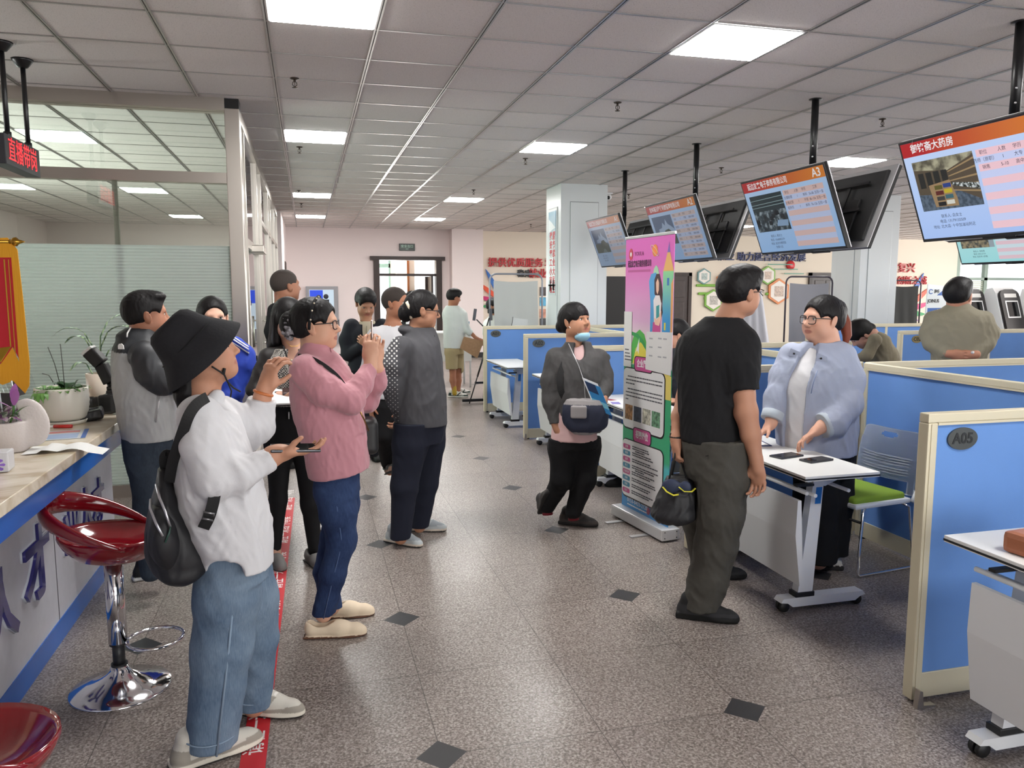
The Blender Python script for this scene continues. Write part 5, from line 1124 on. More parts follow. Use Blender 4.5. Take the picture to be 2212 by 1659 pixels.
for k, (u, v) in enumerate(((.56, .355), (.74, .352), (.84, .352), (.56, .385), (.74, .382), (.56, .415), (.74, .415), (.84, .414))): prism(b, [((q-.5)*BW, .085+1.915*(1-z)) for q, z in ((u, v), (u+.07, v), (u+.07, v+.005), (u, v+.005))], -.0090, -.0086, 'y')
obj('pencil_note', b, flat('pencil_grey', 176, 178, 182), s2_)
def rrect(u0, u1, v0, v1, r, asp=BW/1.915, n=5):
    pts = []
    for cu, cv, a0 in ((u1-r, v0+r*asp, -90), (u1-r, v1-r*asp, 0), (u0+r, v1-r*asp, 90), (u0+r, v0+r*asp, 180)):
        for k in range(n+1): a = R(a0+90*k/n); pts.append((cu+r*math.cos(a), cv+r*asp*math.sin(a)))
    return pts
for nm, v0, v1, v2 in (('企业简介', .475, .695, .452), ('招聘岗位', .742, .955, .712)):
    bprism('box_outline', rrect(-.0, .895, v0-.004, v1+.006, .08), K_, .0012); bprism('text_box', rrect(.0, .875, v0, v1, .07), W__, .0016)
    bprism('heading_outline', rrect(.235, .635, v2-.026, v2+.030, .05), K_, .0019); bprism('heading_tag', rrect(.25, .62, v2-.023, v2+.026, .045), PINK, .0023); text('heading_text', nm, W__, BT(.435, v2+.001, .0030), .058, sheet, .0003, width=.27*BW, bold=.0015)
rr = random.Random(4)
def lines(u0, u1, v, m=None):
    b = BM(); u = u0
    while u < u1-.02:
        w = .015+.05*rr.random(); w = min(w, u1-u)
        prism(b, [((q-.5)*BW, .085+1.915*(1-z)) for q, z in ((u, v), (u+w, v), (u+w, v+.0045), (u, v+.0045))], -.0066, -.0062, 'y'); u += w+.006
    return obj('print_line', b, m or INK, sheet)
for k, (v, u1) in enumerate(((.502, .84), (.515, .84), (.528, .28), (.548, .84), (.561, .84), (.574, .84), (.587, .12))): lines(.06 if k not in (0, 3) else .10, u1, v)
for k, c in enumerate(((150, 110, 70), (56, 66, 84), (178, 176, 160), (104, 146, 116))): bprism('photo_print', [(.05+.195*k, .61), (.22+.195*k, .61), (.22+.195*k, .665), (.05+.195*k, .665)], mat(f'banner_photo_{k}', S(*c), .4, var=.7, vscale=45), .0020)
for k in range(8):
    v = .760+k*.0238; bprism('job_tag', rrect(.02, .185, v, v+.017, .02), flat('tag_pink', 196, 84, 140) if k in (0, 2, 4, 7) else flat('tag_blue', 70, 140, 170), .0020); text('job_text', ('主播', '客服', '运营', '美工', '主播助理', '出纳', '剪辑', '场控')[k], W__, BT(.10, v+.0085, .0026), .020, sheet, .0003)
    lines(.23, .55+.25*rr.random(), v-.001); lines(.23, .6+.2*rr.random(), v+.007)
    if k in (0, 3): lines(.30, .5, v+.0145)
text('phone_number', '0153-0433-2120', W__, BT(.36, .968, .0015), .042, sheet, .0003); lines(.14, .58, .982, W__); b = BM(); ball(b, BMX(.60, .975, .001), (.024, .001, .026), 14); obj('round_badge', b, flat('badge_red', 140, 60, 90), sheet); text('footer_name', '延边友来电子商务', W__, BT(.80, .977, .0015), .024, sheet, .0003, width=.30*BW)
# ---------------------------------------------------------------- signs and decoration on the back walls
ex = thing('exit_sign', 'small dark green exit sign above the back doorway', 'sign', (2.39, 19.19, 2.68))
b = BM(); box(b, -.19, .19, -.03, 0, -.085, .085, .006); obj('housing', b, mat('exit_housing', S(60, 62, 60), .4), ex); b = BM(); box(b, -.175, .175, -.033, -.03, -.07, .07); obj('face', b, mat('exit_green', S(12, 36, 24), .3), ex)
text('exit_text', '安全出口', mat('exit_glyph', S(150, 176, 160), .5, emit=S(150, 190, 165), es=.3), frame((0, -.035, .018), (1, 0, 0), (0, 0, 1)), .075, ex); text('exit_text', 'EXIT', mat('exit_glyph'), frame((0, -.035, -.045), (1, 0, 0), (0, 0, 1)), .035, ex)
ks = thing('wall_screen', 'grey-framed information screen with a blue picture on the back wall', 'screen', (.36, 19.17, 1.30))
b = BM(); box(b, -.37, .37, -.06, 0, -.92, .44, .01); obj('frame', b, mat('screen_grey', S(150, 150, 154), .4), ks); b = BM(); box(b, -.29, .27, -.064, -.058, -.55, .36); obj('display', b, em('display_white', S(205, 222, 236), .9), ks)
b = BM(); box(b, -.28, .02, -.067, -.064, .05, .35); obj('display_blue', b, em('display_blue', S(20, 70, 220), 1.), ks); b = BM(); ball(b, (-.08, -.067, .18), (.06, .003, .06), 12); box(b, -.16, -.02, -.069, -.066, .0, .11); ball(b, (.09, -.067, .20), (.06, .003, .06), 12); box(b, .02, .16, -.069, -.066, .02, .13); obj('display_figure', b, mat('display_dark', S(24, 26, 40), .3), ks)
def deco(name, label, cat, loc): return thing(name, label, cat, loc)
wl_ = deco('wall_lettering', 'raised red and black slogan letters on the wall above the white backdrop', 'lettering', (4.4, 19.34, 0))
for s, x, z, sz, m_ in (('提供优质服务', 0.75, 2.33, .24, RED), ('增', 1.63, 2.33, .24, RED), ('稳定', .98, 2.06, .20, BLK), ('就业', 1.33, 2.06, .25, RED), ('服', 1.72, 2.06, .20, BLK)):
    text('letters', s, m_, frame((x, -.02, z), (1, 0, 0), (0, 0, 1)), sz, wl_, .02, bold=.004)
wl2 = deco('wall_lettering', 'raised navy slogan letters on the cream wall under the third screen', 'lettering', (10.6, 19.34, 0))
text('letters', '就业 助力延吉经济发展', NAVY, frame((1.55, -.02, 2.55), (1, 0, 0), (0, 0, 1)), .25, wl2, .02, width=2.75, bold=.004)
wl3 = deco('wall_lettering', 'raised red and blue slogan letters between the grey pillar and the teal screen', 'lettering', (15.8, 19.34, 0))
text('letters', '乡村复兴', RED, frame((.8, -.02, 2.28), (1, 0, 0), (0, 0, 1)), .30, wl3, .02); text('letters', '打造创新之城', RED, frame((1.05, -.02, 1.92), (1, 0, 0), (0, 0, 1)), .26, wl3, .02)
def wing(label, x, z, s, flip=1):
    t = thing('wall_ornament', label, 'ornament', (x, 19.34, z))
    for k, c in enumerate(((52, 110, 190), (226, 84, 50), (200, 40, 110), (44, 150, 84), (140, 90, 170))):
        a0 = R(62-26*k); pts = []; L_ = (.72-.09*k)*s
        for q in range(9): u = q/8; pts.append((u, .050*s*math.sin(math.pi*u)**.7))
        up = [(-u*L_*math.cos(a0)*flip+.10*s*math.sin(math.pi*u)*flip*.3+w*flip*math.sin(a0), u*L_*math.sin(a0)-.16*s*u*(1-u)+w*math.cos(a0)-.02*k) for u, w in pts]; dn = [(-u*L_*math.cos(a0)*flip+.10*s*math.sin(math.pi*u)*flip*.3-w*flip*math.sin(a0), u*L_*math.sin(a0)-.16*s*u*(1-u)-w*math.cos(a0)-.02*k) for u, w in pts[1:-1]][::-1]
        b = BM(); prism(b, up+dn, -.03, -.002, 'y'); obj('feather', b, mat(f'wing_{k}', S(*c), .45), t)
wing('wing of coloured feathers on the wall beside the white backdrop', 4.75, 1.45, 1.15); wing('wing of coloured feathers on the far wall beside the dark board', 17.0, 1.2, 1.5, -1)
HXG, HXO, HXT = mat('hex_green', S(120, 176, 60), .4), mat('hex_orange', S(220, 130, 60), .4), mat('hex_teal', S(110, 150, 150), .4); HXW = mat('hex_white', S(236, 230, 222), .4)
def hexa(label, x, z, r, m, c2):
    t = thing('hexagon_panel', label, 'panel', (x, 19.33, z), 0, 'hexagon wall panels'); pts = [(r*math.sin(R(60*k)), r*math.cos(R(60*k))) for k in range(6)]
    b = BM(); prism(b, pts, -.04, 0, 'y'); obj('rim', b, m, t); b = BM(); prism(b, [(u*.82, v*.82) for u, v in pts], -.046, -.04, 'y'); obj('face', b, HXW, t); b = BM(); box(b, -r*.4, r*.4, -.049, -.046, -r*.4, r*.4); obj('print', b, mat('hex_print_'+c2, S(*{'a': (190, 186, 178), 'b': (206, 186, 172), 'c': (176, 190, 186)}[c2]), .5, var=.35, vscale=26), t)
hexa('teal-rimmed hexagon panel beside the brown door', 10.40, 2.02, .22, HXT, 'c'); hexa('orange-rimmed hexagon panel behind the head of the man in black', 11.05, 1.86, .30, HXO, 'a'); hexa('green-rimmed hexagon panel low at the neck of the man in black', 10.70, 1.38, .30, HXG, 'a'); hexa('green-rimmed hexagon panel beside the red sun ornament', 12.34, 2.06, .26, HXG, 'b'); hexa('orange-rimmed hexagon panel with a printed text', 12.70, 1.62, .36, HXO, 'b')
for k, (x0, x1, z) in enumerate(((10.18, 11.3, 1.78), (10.25, 10.75, 1.56), (10.42, 10.75, 1.44), (12.3, 12.7, 1.55))):
    b = BM(); box(b, x0, x1, 19.30, 19.345, z-.035, z+.035, .03); tag(obj('wall_bar', b, HXG), ('long green bar on the wall beside the hexagons', 'middle green bar on the wall beside the hexagons', 'short green bar, lowest on the hexagon wall', 'green bar between the two right-hand hexagons')[k], 'ornament')
su = thing('sun_ornament', 'red sun with teal cloud bars on the cream wall', 'ornament', (13.05, 19.33, 2.30))
b = BM(); lathe(b, [(0, 0), (.13, 0), (.13, .03), (0, .03)], 28, M=Matrix.Translation((0, 0, .04)) @ Matrix.Rotation(R(90), 4, 'X')); obj('sun_disc', b, mat('sun_red', S(206, 50, 54), .4), su)
for x0, x1, z in ((-.72, .05, .06), (-.5, .22, -.07), (-.2, .42, -.19)): b = BM(); box(b, x0, x1, -.045, -.03, z-.012, z+.012); obj('cloud_bar', b, mat('cloud_teal', S(80, 150, 130), .4), su)
for k, (x, z, c) in enumerate(((5.10, 1.74, (216, 84, 44)), (5.42, 1.74, (70, 76, 80)), (5.92, 1.62, (90, 84, 84)), (5.92, 1.36, (96, 170, 206)), (5.92, 1.06, (206, 150, 130)), (5.92, .82, (70, 72, 74)))):
    b = BM(); box(b, x-.13, x+.13, 19.325, 19.345, z-.11, z+.11); tag(obj('photo_tile', b, mat(f'photo_tile_{k}', S(*c), .4, var=.3, vscale=9)), 'small wall photo tile, '+('orange above the backdrop', 'grey above the backdrop', 'top of the column by the pillar', 'sky blue, in the column by the pillar', 'salmon, in the column by the pillar', 'dark, lowest in the column by the pillar')[k], 'photo', 'photo tiles on the back wall')
bd_ = thing('blackboard', 'large black board on the cream wall left of the brown door, between pillar and banner', 'board', (7.95, 19.33, 0))
b = BM(); box(b, -.50, .62, -.05, 0, .05, 1.98, .01); obj('panel', b, mat('board_black', S(20, 20, 22), .45), bd_); b = BM(); box(b, -.53, .65, -.04, -.002, .02, 2.01); obj('rim', b, mat('board_rim', S(34, 34, 36), .5), bd_)
# ---------------------------------------------------------------- free-standing backdrops
TUBE = mat('grey_tube', S(150, 154, 164), .35, .5); TUBED = mat('dark_tube', S(72, 66, 76), .4, .3)
def backdrop(label, x0, x1, y, zt, cloth, tm, z0=.85):
    t = thing('backdrop_stand', label, 'backdrop', (x0, y, 0), 0, 'cloth backdrops on tube frames'); w = x1-x0
    b = BM(); r = .10; tube(b, [(0, 0, .02), (0, 0, zt-r)]+[(r-r*math.cos(a), 0, zt-r+r*math.sin(a)) for a in np.linspace(.3, math.pi/2, 5)]+[(w-r+r*math.sin(a), 0, zt-r+r*math.cos(a)) for a in np.linspace(0, math.pi/2, 5)]+[(w, 0, .02)], .014, 8); obj('tube_frame', b, tm, t)
    for x in (0, w): b = BM(); tube(b, [(x, -.25, .05), (x, 0, .06), (x, .25, .05)], .013, 8); ball(b, (x, -.25, .03), .03, 10); ball(b, (x, .25, .03), .03, 10); obj('foot', b, tm, t)
    b = BM(); pv = None
    for k in range(25):
        u = k/24; x = .08*w+u*w*.84; col = [b.verts.new((x+.01*math.sin(v*5), -.012+.012*math.sin(u*19+v*2)*(1-v)-.004, z0+(zt-.10-z0)*v-.02*math.sin(math.pi*u)*v)) for v in np.linspace(0, 1, 9)]
        if pv:
            for j in range(8): f = b.faces.new((pv[j], col[j], col[j+1], pv[j+1])); f.smooth = True
        pv = col
    obj('cloth', b, cloth, t); return t
CW = mat('backdrop_white', S(206, 208, 206), .85); CG = mat('backdrop_grey', S(150, 150, 156), .85); CK = mat('backdrop_dark', S(62, 64, 64), .8)
backdrop('white cloth backdrop on a rounded tube frame behind plate A01', 2.66, 3.48, 11.5, 1.885, CW, TUBE, .5)
backdrop('grey cloth backdrop on a dark tube frame behind the woman in light blue', 7.30, 8.14, 10.9, 1.855, CG, TUBED, .5)
backdrop('dark grey cloth backdrop standing past the grey pillar', 10.52, 11.28, 12.5, 1.83, CK, TUBED, .5)
wd = thing('draped_cloth', 'white draped cloth hanging on a stand behind the head of the man in black', 'backdrop', (7.55, 12.5, 0))
b = BM(); pv = None
for k in range(21):
    u = k/20*2-1; col = [b.verts.new((u*(.16+.30*(1-v))+.12, .02*math.sin(u*14)*(1.2-v), .5+1.38*v)) for v in np.linspace(0, 1, 9)]
    if pv:
        for j in range(8): f = b.faces.new((pv[j], col[j], col[j+1], pv[j+1])); f.smooth = True
    pv = col
obj('cloth', b, mat('sheer_white', S(226, 228, 238), .8), wd); b = BM(); tube(b, [(.12, .03, 0), (.12, .03, 1.9)], .014, 8); tube(b, [(-.2, .03, .02), (.45, .03, .02)], .014, 8); obj('stand_tube', b, TUBE, wd)
# ---------------------------------------------------------------- tripod, laptop table
tr_ = thing('tripod', 'black tripod carrying two phones beside plate A01', 'tripod', (2.52, 11.15, 0))
apex = Vector((0, 0, .80))
for a in (200, 320, 80):
    e = Vector((.30*math.cos(R(a)), .42*math.sin(R(a)), .012)); b = BM(); tube(b, [apex, apex.lerp(e, .5)], .013, 8); tube(b, [apex.lerp(e, .5), e], .009, 8); ball(b, apex.lerp(e, .5), .016, 8); obj('leg', b, FRAMEB, tr_)
b = BM(); tube(b, [(0, 0, .45), (0, 0, 1.12)], .014, 8); ball(b, apex, .034, 10); tube(b, [(0, 0, 1.08), (-.14, 0, 1.22)], .010, 6); tube(b, [(0, 0, 1.08), (.05, 0, 1.24)], .010, 6); obj('centre_column', b, FRAMEB, tr_)
b = BM(); box(b, -.17, .10, -.02, .02, .28, .31); box(b, -.36, .02, -.03, .03, .02, .06, .008); obj('spreader', b, FRAMEB, tr_)
for k, x in enumerate((-.17, .07)): t = thing('phone', ('phone clamped upright on the tripod, lower one beside the man in shorts', 'phone clamped upright on the tripod, nearer the white backdrop')[k], 'phone', (2.52+x, 11.13, 1.29)); b = BM(); box(b, -.022, .022, -.006, .006, -.085, .085, .004, Matrix.Rotation(R(8-10*k), 4, 'Y')); obj('case', b, PHONE, t)
lt_ = thing('work_table', 'white work table with a laptop beside the tripod', 'table', (2.35, 13.3, 0))
b = BM(); box(b, -.45, .35, -.3, .3, .91, .94, .004); obj('tabletop', b, DESKW, lt_); 
for x in (-.42, .32):
    for y in (-.27, .27): b = BM(); tube(b, [(x, y, 0), (x, y, .91)], .016, 8); obj('leg', b, POWDER, lt_)
b = BM(); box(b, -.44, .34, -.285, -.275, .45, .91); obj('front_panel', b, DESKW, lt_)
lp_ = thing('laptop', 'open laptop with a teal lid on the work table', 'laptop', (2.55, 13.2, .94), R(4)); b = BM(); box(b, -.12, .12, -.06, .06, 0, .012, .003); obj('base', b, PHONE, lp_); b = BM(); box(b, -.12, .12, -.004, .004, 0, .17, .003, Matrix.Translation((0, -.06, .01)) @ Matrix.Rotation(R(14), 4, 'X')); obj('lid', b, mat('teal_lid', S(50, 140, 170), .4), lp_)
sg = thing('desk_sign', 'small tilted white card leaning on the white backdrop behind partition A01', 'sign', (2.93, 10.9, 1.0), R(-10)); b = BM(); box(b, -.10, .12, -.004, .004, 0, .24, 0, Matrix.Rotation(R(8), 4, 'Y')); obj('card', b, CW, sg); b = BM(); box(b, -.105, -.098, -.006, .006, 0, .25, 0, Matrix.Rotation(R(8), 4, 'Y')); obj('card_edge', b, BLKP, sg); b = BM(); tube(b, [(0, 0, -1.0), (0, 0, 0)], .01, 6); box(b, -.15, .15, -.12, .12, -1.0, -.985); obj('stand', b, BLKP, sg)
# ---------------------------------------------------------------- poster stand and kiosks
jp = thing('poster_stand', 'white and blue poster stand reading JOINUS beside the man in khaki', 'poster', (9.8, 10.5, 0), R(6))
b = BM(); prism(b, [(-.27, .4), (.27, .4), (.24, 1.70), (-.22, 1.74)], -.006, .006, 'y'); ps_ = obj('board', b, mat('poster_white'), jp); b = BM(); tube(b, [(0, .03, 0), (0, .03, 1.6)], .014, 8); box(b, -.2, .2, -.02, .2, 0, .02); obj('stand', b, FRAMEB, jp)
b = BM(); prism(b, [(-.02, 1.56), (.24, 1.56), (.24, 1.70), (.14, 1.66)], -.008, -.006, 'y'); prism(b, [(-.2, 1.13), (.2, 1.13), (.2, 1.36), (-.2, 1.36)], -.008, -.006, 'y'); obj('blue_print', b, mat('poster_blue', S(36, 96, 180), .4), ps_); text('poster_text', 'JOINUS', K_, frame((-.09, -.009, 1.47), (1, 0, 0), (0, 0, 1)), .075, ps_, .001, bold=.002); text('poster_text', '粒竹', K_, frame((-.02, -.009, 1.62), (1, 0, 0), (0, 0, 1)), .06, ps_, .001, bold=.003)
b = BM(); tube(b, [Vector((-.15, -.009, 1.62))+Vector((.038*math.cos(a), 0, .035*math.sin(a))) for a in np.linspace(.6, 5.6, 16)], .006, 5); obj('logo_swoosh', b, mat('poster_blue'), ps_); b = BM(); prism(b, [(-.2, 1.15), (-.05, 1.24), (-.03, 1.22), (-.16, 1.13)], -.0095, -.008, 'y'); prism(b, [(-.04, 1.31), (.02, 1.34), (.1, 1.31), (.02, 1.29)], -.0095, -.008, 'y'); prism(b, [(-.06, 1.18), (-.03, 1.20), (-.04, 1.14)], -.0095, -.008, 'y'); obj('white_print', b, W__, ps_)
def kiosk(x, y, label):
    t = thing('kiosk', label, 'kiosk', (x, y, 0), R(10), 'self-service kiosks')
    KB, KW = mat('kiosk_black', S(34, 30, 30), .3), mat('kiosk_white', S(226, 226, 226), .35)
    side = [(-.10, 0), (.28, 0), (.28, 1.0), (.10, 1.05), (.24, 1.5), (.20, 1.64), (.06, 1.66), (-.12, 1.05), (-.14, .95)]
    b = BM(); prism(b, [(-v_, z) for v_, z in [(-.24, 0), (.12, 0), (.16, .98), (.10, 1.05), (-.06, 1.60), (-.12, 1.68), (-.22, 1.66), (-.26, 1.5)]], -.24, .24, 'x'); 
    obj('cabinet', b, KW, t)
    n = Vector((0, -.96, .28)); up = Vector((0, .28, .96)); o0 = Vector((0, -.035, 1.33))
    fm = frame(o0, (1, 0, 0), up); b = BM(); prism(b, rr2(.225, .33), .0, .035, 'z', fm); obj('front_panel', b, KB, t)
    b = BM(); box(b, -.15, .15, -.12, .15, .035, .042, .004, fm); obj('screen_rim', b, KW, t); b = BM(); box(b, -.125, .125, -.10, .13, .042, .045, 0, fm); obj('screen', b, SCREEN_OFF, t); b = BM(); box(b, -.14, .14, .20, .26, .035, .040, 0, fm); obj('nameplate', b, mat('kiosk_plate', S(206, 204, 200), .4), t)
    b = BM(); box(b, -.10, .10, -.33, -.17, .98, 1.0, .004); box(b, -.06, .06, -.30, -.2, 1.0, 1.01); obj('keypad_shelf', b, mat('kiosk_steel', S(180, 182, 184), .35, .5), t)
def rr2(w, h, r=.10):
    pts = [(-w, -h), (w, -h), (w, h-r)]
    for k in range(1, 7): a = R(15*k); pts.append((w-r*1.4+r*1.4*math.cos(a), h-r+r*math.sin(a)))
    for k in range(0, 6): a = R(90+15*k); pts.append((-w+r*1.4+r*1.4*math.cos(a), h-r+r*math.sin(a)))
    pts.append((-w, h-r)); return pts
for k, x in enumerate((9.82, 10.36, 10.92)): kiosk(x, 9.8-.12*k, ('white and black self-service kiosk beside the head of the man in khaki', 'white and black self-service kiosk in the middle of the three', 'white and black self-service kiosk cut by the picture edge')[k])
def hem(p, r, deep=.12): return [('s', Bx((p[0], p[1], p[2]-deep), (r, r, deep)), .004)]
def hole(a, b, r):
    # sleeve end cut square across the limb
    a, b = np.array(a[:3]), np.array(b[:3]); v = (b-a)/np.linalg.norm(b-a); u = np.cross(v, (.3, .9, .2)); u /= np.linalg.norm(u)
    return [('s', Bx(b+v*(.05), (.05, r*2.1, r*2.1), np.stack([v, u, np.cross(v, u)], 1), .004), .004)]
def thin(l, r0, r1):
    # bare limb inside a sleeve or trouser leg
    n = len(l); return [(*p[:3], r0+(r1-r0)*i/(n-1)) for i, p in enumerate(l)]
WHITE_COTTON = mat('white_cotton', S(208, 208, 211), .8, bump=.10, bscale=260, sheen=.1)
BLACK_CLOTH = mat('black_cloth', S(26, 26, 28), .85, spec=.25, bump=.1, bscale=240)
def denim(name, col, lite):
    m, t, p = nt(name); N, Lk = t.nodes, t.links; p.inputs['Roughness'].default_value = .9; p.inputs['Specular IOR Level'].default_value = .2
    tc = N.new('ShaderNodeTexCoord'); n = N.new('ShaderNodeTexNoise'); n.inputs['Scale'].default_value = 5; n.inputs['Detail'].default_value = 8; Lk.new(tc.outputs['Object'], n.inputs[0])
    mp = N.new('ShaderNodeMapping'); mp.inputs['Scale'].default_value = (260, 260, 40); n2 = N.new('ShaderNodeTexNoise'); n2.inputs['Scale'].default_value = 1; Lk.new(tc.outputs['Object'], mp.inputs[0]); Lk.new(mp.outputs[0], n2.inputs[0])
    ad = N.new('ShaderNodeMath'); ad.operation = 'MULTIPLY_ADD'; ad.inputs[1].default_value = .35; Lk.new(n2.outputs[0], ad.inputs[0]); Lk.new(n.outputs[0], ad.inputs[2])
    r = ramp(N, [(.45, col), (.85, lite)]); Lk.new(ad.outputs[0], r.inputs[0]); Lk.new(r.outputs[0], p.inputs['Base Color'])
    bp = N.new('ShaderNodeBump'); bp.inputs['Strength'].default_value = .15; bp.inputs['Distance'].default_value = .003; Lk.new(n2.outputs[0], bp.inputs['Height']); Lk.new(bp.outputs[0], p.inputs['Normal'])
    return m
SHOE = mat('shoe_material', rough=.7, spec=.3, tint=True, bump=.08, bscale=200)
LEATHER = mat('black_leather', S(24, 24, 25), .5, bump=.15, bscale=120)
CORD = mat('black_webbing', S(20, 20, 21), .75, bump=.2, bscale=300)


GLASSF = mat('spectacle_frame', S(18, 17, 18), .3)


# ---- woman in white shirt and bucket hat
loc, rz = (-0.342, 2.825, 0), 0.1205
hc = (0.01, 0, 1.425)
rs = [(-0.021, -0.13, 1.224, 0.072), (-0.013, -0.18, 1.14, 0.068), (0.018, -0.2, 1.028, 0.06), (0.095, -0.19, 1.036, 0.051), (0.193, -0.17, 1.077, 0.042)]
ls = [(0.052, 0.13, 1.18, 0.077), (0.122, 0.17, 1.11, 0.068), (0.174, 0.18, 1.122, 0.055), (0.194, 0.17, 1.232, 0.052)]
wr, wl = (0.218, -0.17, 1.092), (0.203, 0.17, 1.266)
jn = [(0.059, -0.05, 0.736, 0.106), (0.038, -0.06, 0.577, 0.109), (0.015, -0.06, 0.395, 0.1), (-0.034, -0.07, 0.058, 0.087)]
jf = [(0.097, 0.07, 0.694, 0.097), (0.132, 0.09, 0.506, 0.089), (0.14, 0.11, 0.335, 0.076), (0.119, 0.14, 0.055, 0.062)]
P, M, mx = person('woman in black bucket hat, white shirt and wide jeans, one hand raised, holding a phone', loc, rz, head=(hc, -8, 16, 0, .93, 1., (-0.007, 0, 1.267)),
    torso=[(1.267, -0.007, 0, 0.044, 0.07), (1.227, -0.004, 0, 0.077, 0.12), (1.154, 0.005, 0, 0.101, 0.17), (1.04, 0.019, 0, 0.122, 0.18), (0.873, 0.044, 0, 0.121, 0.17), (0.718, 0.076, 0, 0.114, 0.15)],
    limbs=[thin(rs, .045, .03)+[(*wr, .027)], thin(ls, .045, .028)+[(*wl, .026)], thin(jn, .075, .04), thin(jf, .075, .04)],
    hands=[dict(w=wr, d=(1, .02, 0), n=(0, .1, 1), side=1, curl=(14, 22, 18), thumb=(30, 48), s=.95), dict(w=wl, d=(.34, 0, 1), n=(.75, .6, -.1), side=-1, curl=(28, 42, 25), thumb=(35, 35), s=.98, spread=7)],
    hair=dict(style='up', t=.004, extra=[('i', Pl((0.009, 0.02, 1.389), (-.70, 0, .71)), .01), ('u', Rc((-0.044, 0.02, 1.362), (-0.062, 0, 1.286), .045, .04), .03), ('u', Rc((-0.062, 0, 1.286), (-0.079, 0, 1.223), .036, .012), .02)]), skin=S(188, 138, 112))
cloth('shirt', P, chain(rs, .035)+hole(rs[-2], rs[-1], .030)+chain(ls, .035)+hole(ls[-2], ls[-1], .034) + [('u', Lo([(1.28, -0.002, 0, 0.049, 0.07), (1.248, -0.003, 0, 0.071, 0.115), (1.211, 0.002, 0, 0.095, 0.165), (1.13, 0.009, 0, 0.117, 0.2), (1.023, 0.021, 0, 0.138, 0.215), (0.907, 0.036, 0, 0.15, 0.22), (0.805, 0.054, 0, 0.145, 0.22), (0.691, 0.08, 0, 0.12, 0.215)], 2.4), .02)]+[('u', Rc((-0.037, 0.02, 1.253, 0.002)[:3], (0.034, -0.05, 1.275, 0.002)[:3], .035, .028), .012)]
    + [('s', El((0.033, -0.2, 0.699), (.058, .15, .052)), .012), ('s', Rc((-0.005, 0, 1.315), (-0.004, 0, 1.27), .06, .052), .01)], WHITE_COTTON, .0058, [(.010, .13, 11), (.004, .05, 5)])
def button_row(P, pts, m, r=.005):
    for q in pts: b = BM(); ball(b, q, r, 8); obj('button', b, m, P)
jm = denim('light_blue_denim', S(78, 98, 122), S(122, 140, 158))
cloth('jeans', P, [('u', Lo([(0.822, 0.049, 0, 0.097, 0.12), (0.721, 0.059, 0, 0.103, 0.14), (0.635, 0.065, 0, 0.123, 0.155)], 2.3), .03)]+chain(jn, .03)+chain(jf, .02)+hem(jn[-1], .11)+hem(jf[-1], .08)+top((0.062, 0, 0.751)[2]), jm, .006, [(.006, .16, 4), (.003, .06, 9)])
for l, r in ((jn, .002), (jf, .002)):
    a = np.array(l[-1][:3]); b = BM(); rr = l[-1][3]+.003
    for dz in (.045,): tube(b, [(a[0]+math.cos(t)*rr+.003*0, a[1]+math.sin(t)*rr, a[2]+dz+.004*math.sin(t)) for t in np.linspace(0, 2*math.pi, 28)[:-1]], .003, 5, closed=True)
    obj('hem_seam', b, mat('pale_denim', S(128, 148, 168), .9), P)
b = BM(); tube(b, [np.array(p[:3])+np.array((.015, -p[3]-.001, 0)) for p in jn[1:]], .0042, 6); obj('side_seam', b, mat('pale_denim'), P)
sn = [S(196, 192, 182), S(212, 206, 192), S(150, 144, 134), S(225, 222, 215), S(30, 30, 30)]
shoe('shoe', 'sneaker', (-0.08, -0.067, 0), 14, (SHOE, sn), P, .285, w=1.12, h=.0038)
shoe('shoe', 'sneaker', (0.112, 0.208, 0), -30, (SHOE, sn), P, .275, w=1.08, h=.0038)
b = BM(); wv = np.array(wl)+np.array((-.004, 0, -.012))
tube(b, [wv+np.array((math.cos(t)*.033*.95, math.sin(t)*.033, -math.cos(t)*.011)) for t in np.linspace(0, 2*math.pi, 20)[:-1]], .006, 6, closed=True); obj('bracelet', b, mat('amber_beads', S(190, 110, 60), .4), P)
# bucket hat: turned profile, tipped back over the head
hq = np.array((0.005, 0.02, 1.401)); ax = np.array((-.70, 0, .71)); ex = np.array((.71, 0, .70))
def hatP(r, h, a): return hq+ex*(r*math.cos(a))+np.array((0, 1, 0))*(r*.96*math.sin(a))+ax*h
b = BM(); prof = [(.0, .174), (.04, .175), (.066, .170), (.083, .154), (.096, .118), (.108, .086), (.116, .074), (.138, .040), (.167, -.004), (.165, -.008), (.136, .032), (.106, .070), (.098, .085)]
rings = []
for r_, h_ in prof: rings.append([b.verts.new(hatP(r_*(1+.035*math.sin(3*a+h_*20)), h_+.008*math.sin(2*a+1)*(r_/.16)**2, a)) for a in np.linspace(0, 2*math.pi, 49)[:-1]])
for A, B in zip(rings, rings[1:]):
    for k in range(48): f_ = b.faces.new((A[k], A[(k+1) % 48], B[(k+1) % 48], B[k])); f_.smooth = True
bmesh.ops.recalc_face_normals(b, faces=b.faces)
hat = obj('bucket_hat', b, mat('hat_cotton', S(38, 38, 41), .9, bump=.25, bscale=90, spec=.2), P)
b = BM(); tube(b, [hatP(.1135, .078, a) for a in np.linspace(0, 2*math.pi, 49)[:-1]], .0022, 5, closed=True); obj('hat_seam', b, BLACK_CLOTH, hat)
b = BM(); tube(b, [(0.023, -0.1, 1.383), (0.048, -0.085, 1.364), (0.061, -0.07, 1.351), (0.07, -0.04, 1.325), (0.09, -0.03, 1.301), (0.112, -0.02, 1.286)], .003, 6); tube(b, [(0.058, -0.075, 1.355), (0.062, -0.07, 1.373)], .006, 6); tube(b, [(0.07, -0.04, 1.329), (0.082, -0.04, 1.292), (0.078, -0.04, 1.271)], .003, 6); obj('chin_cord', b, CORD, hat)
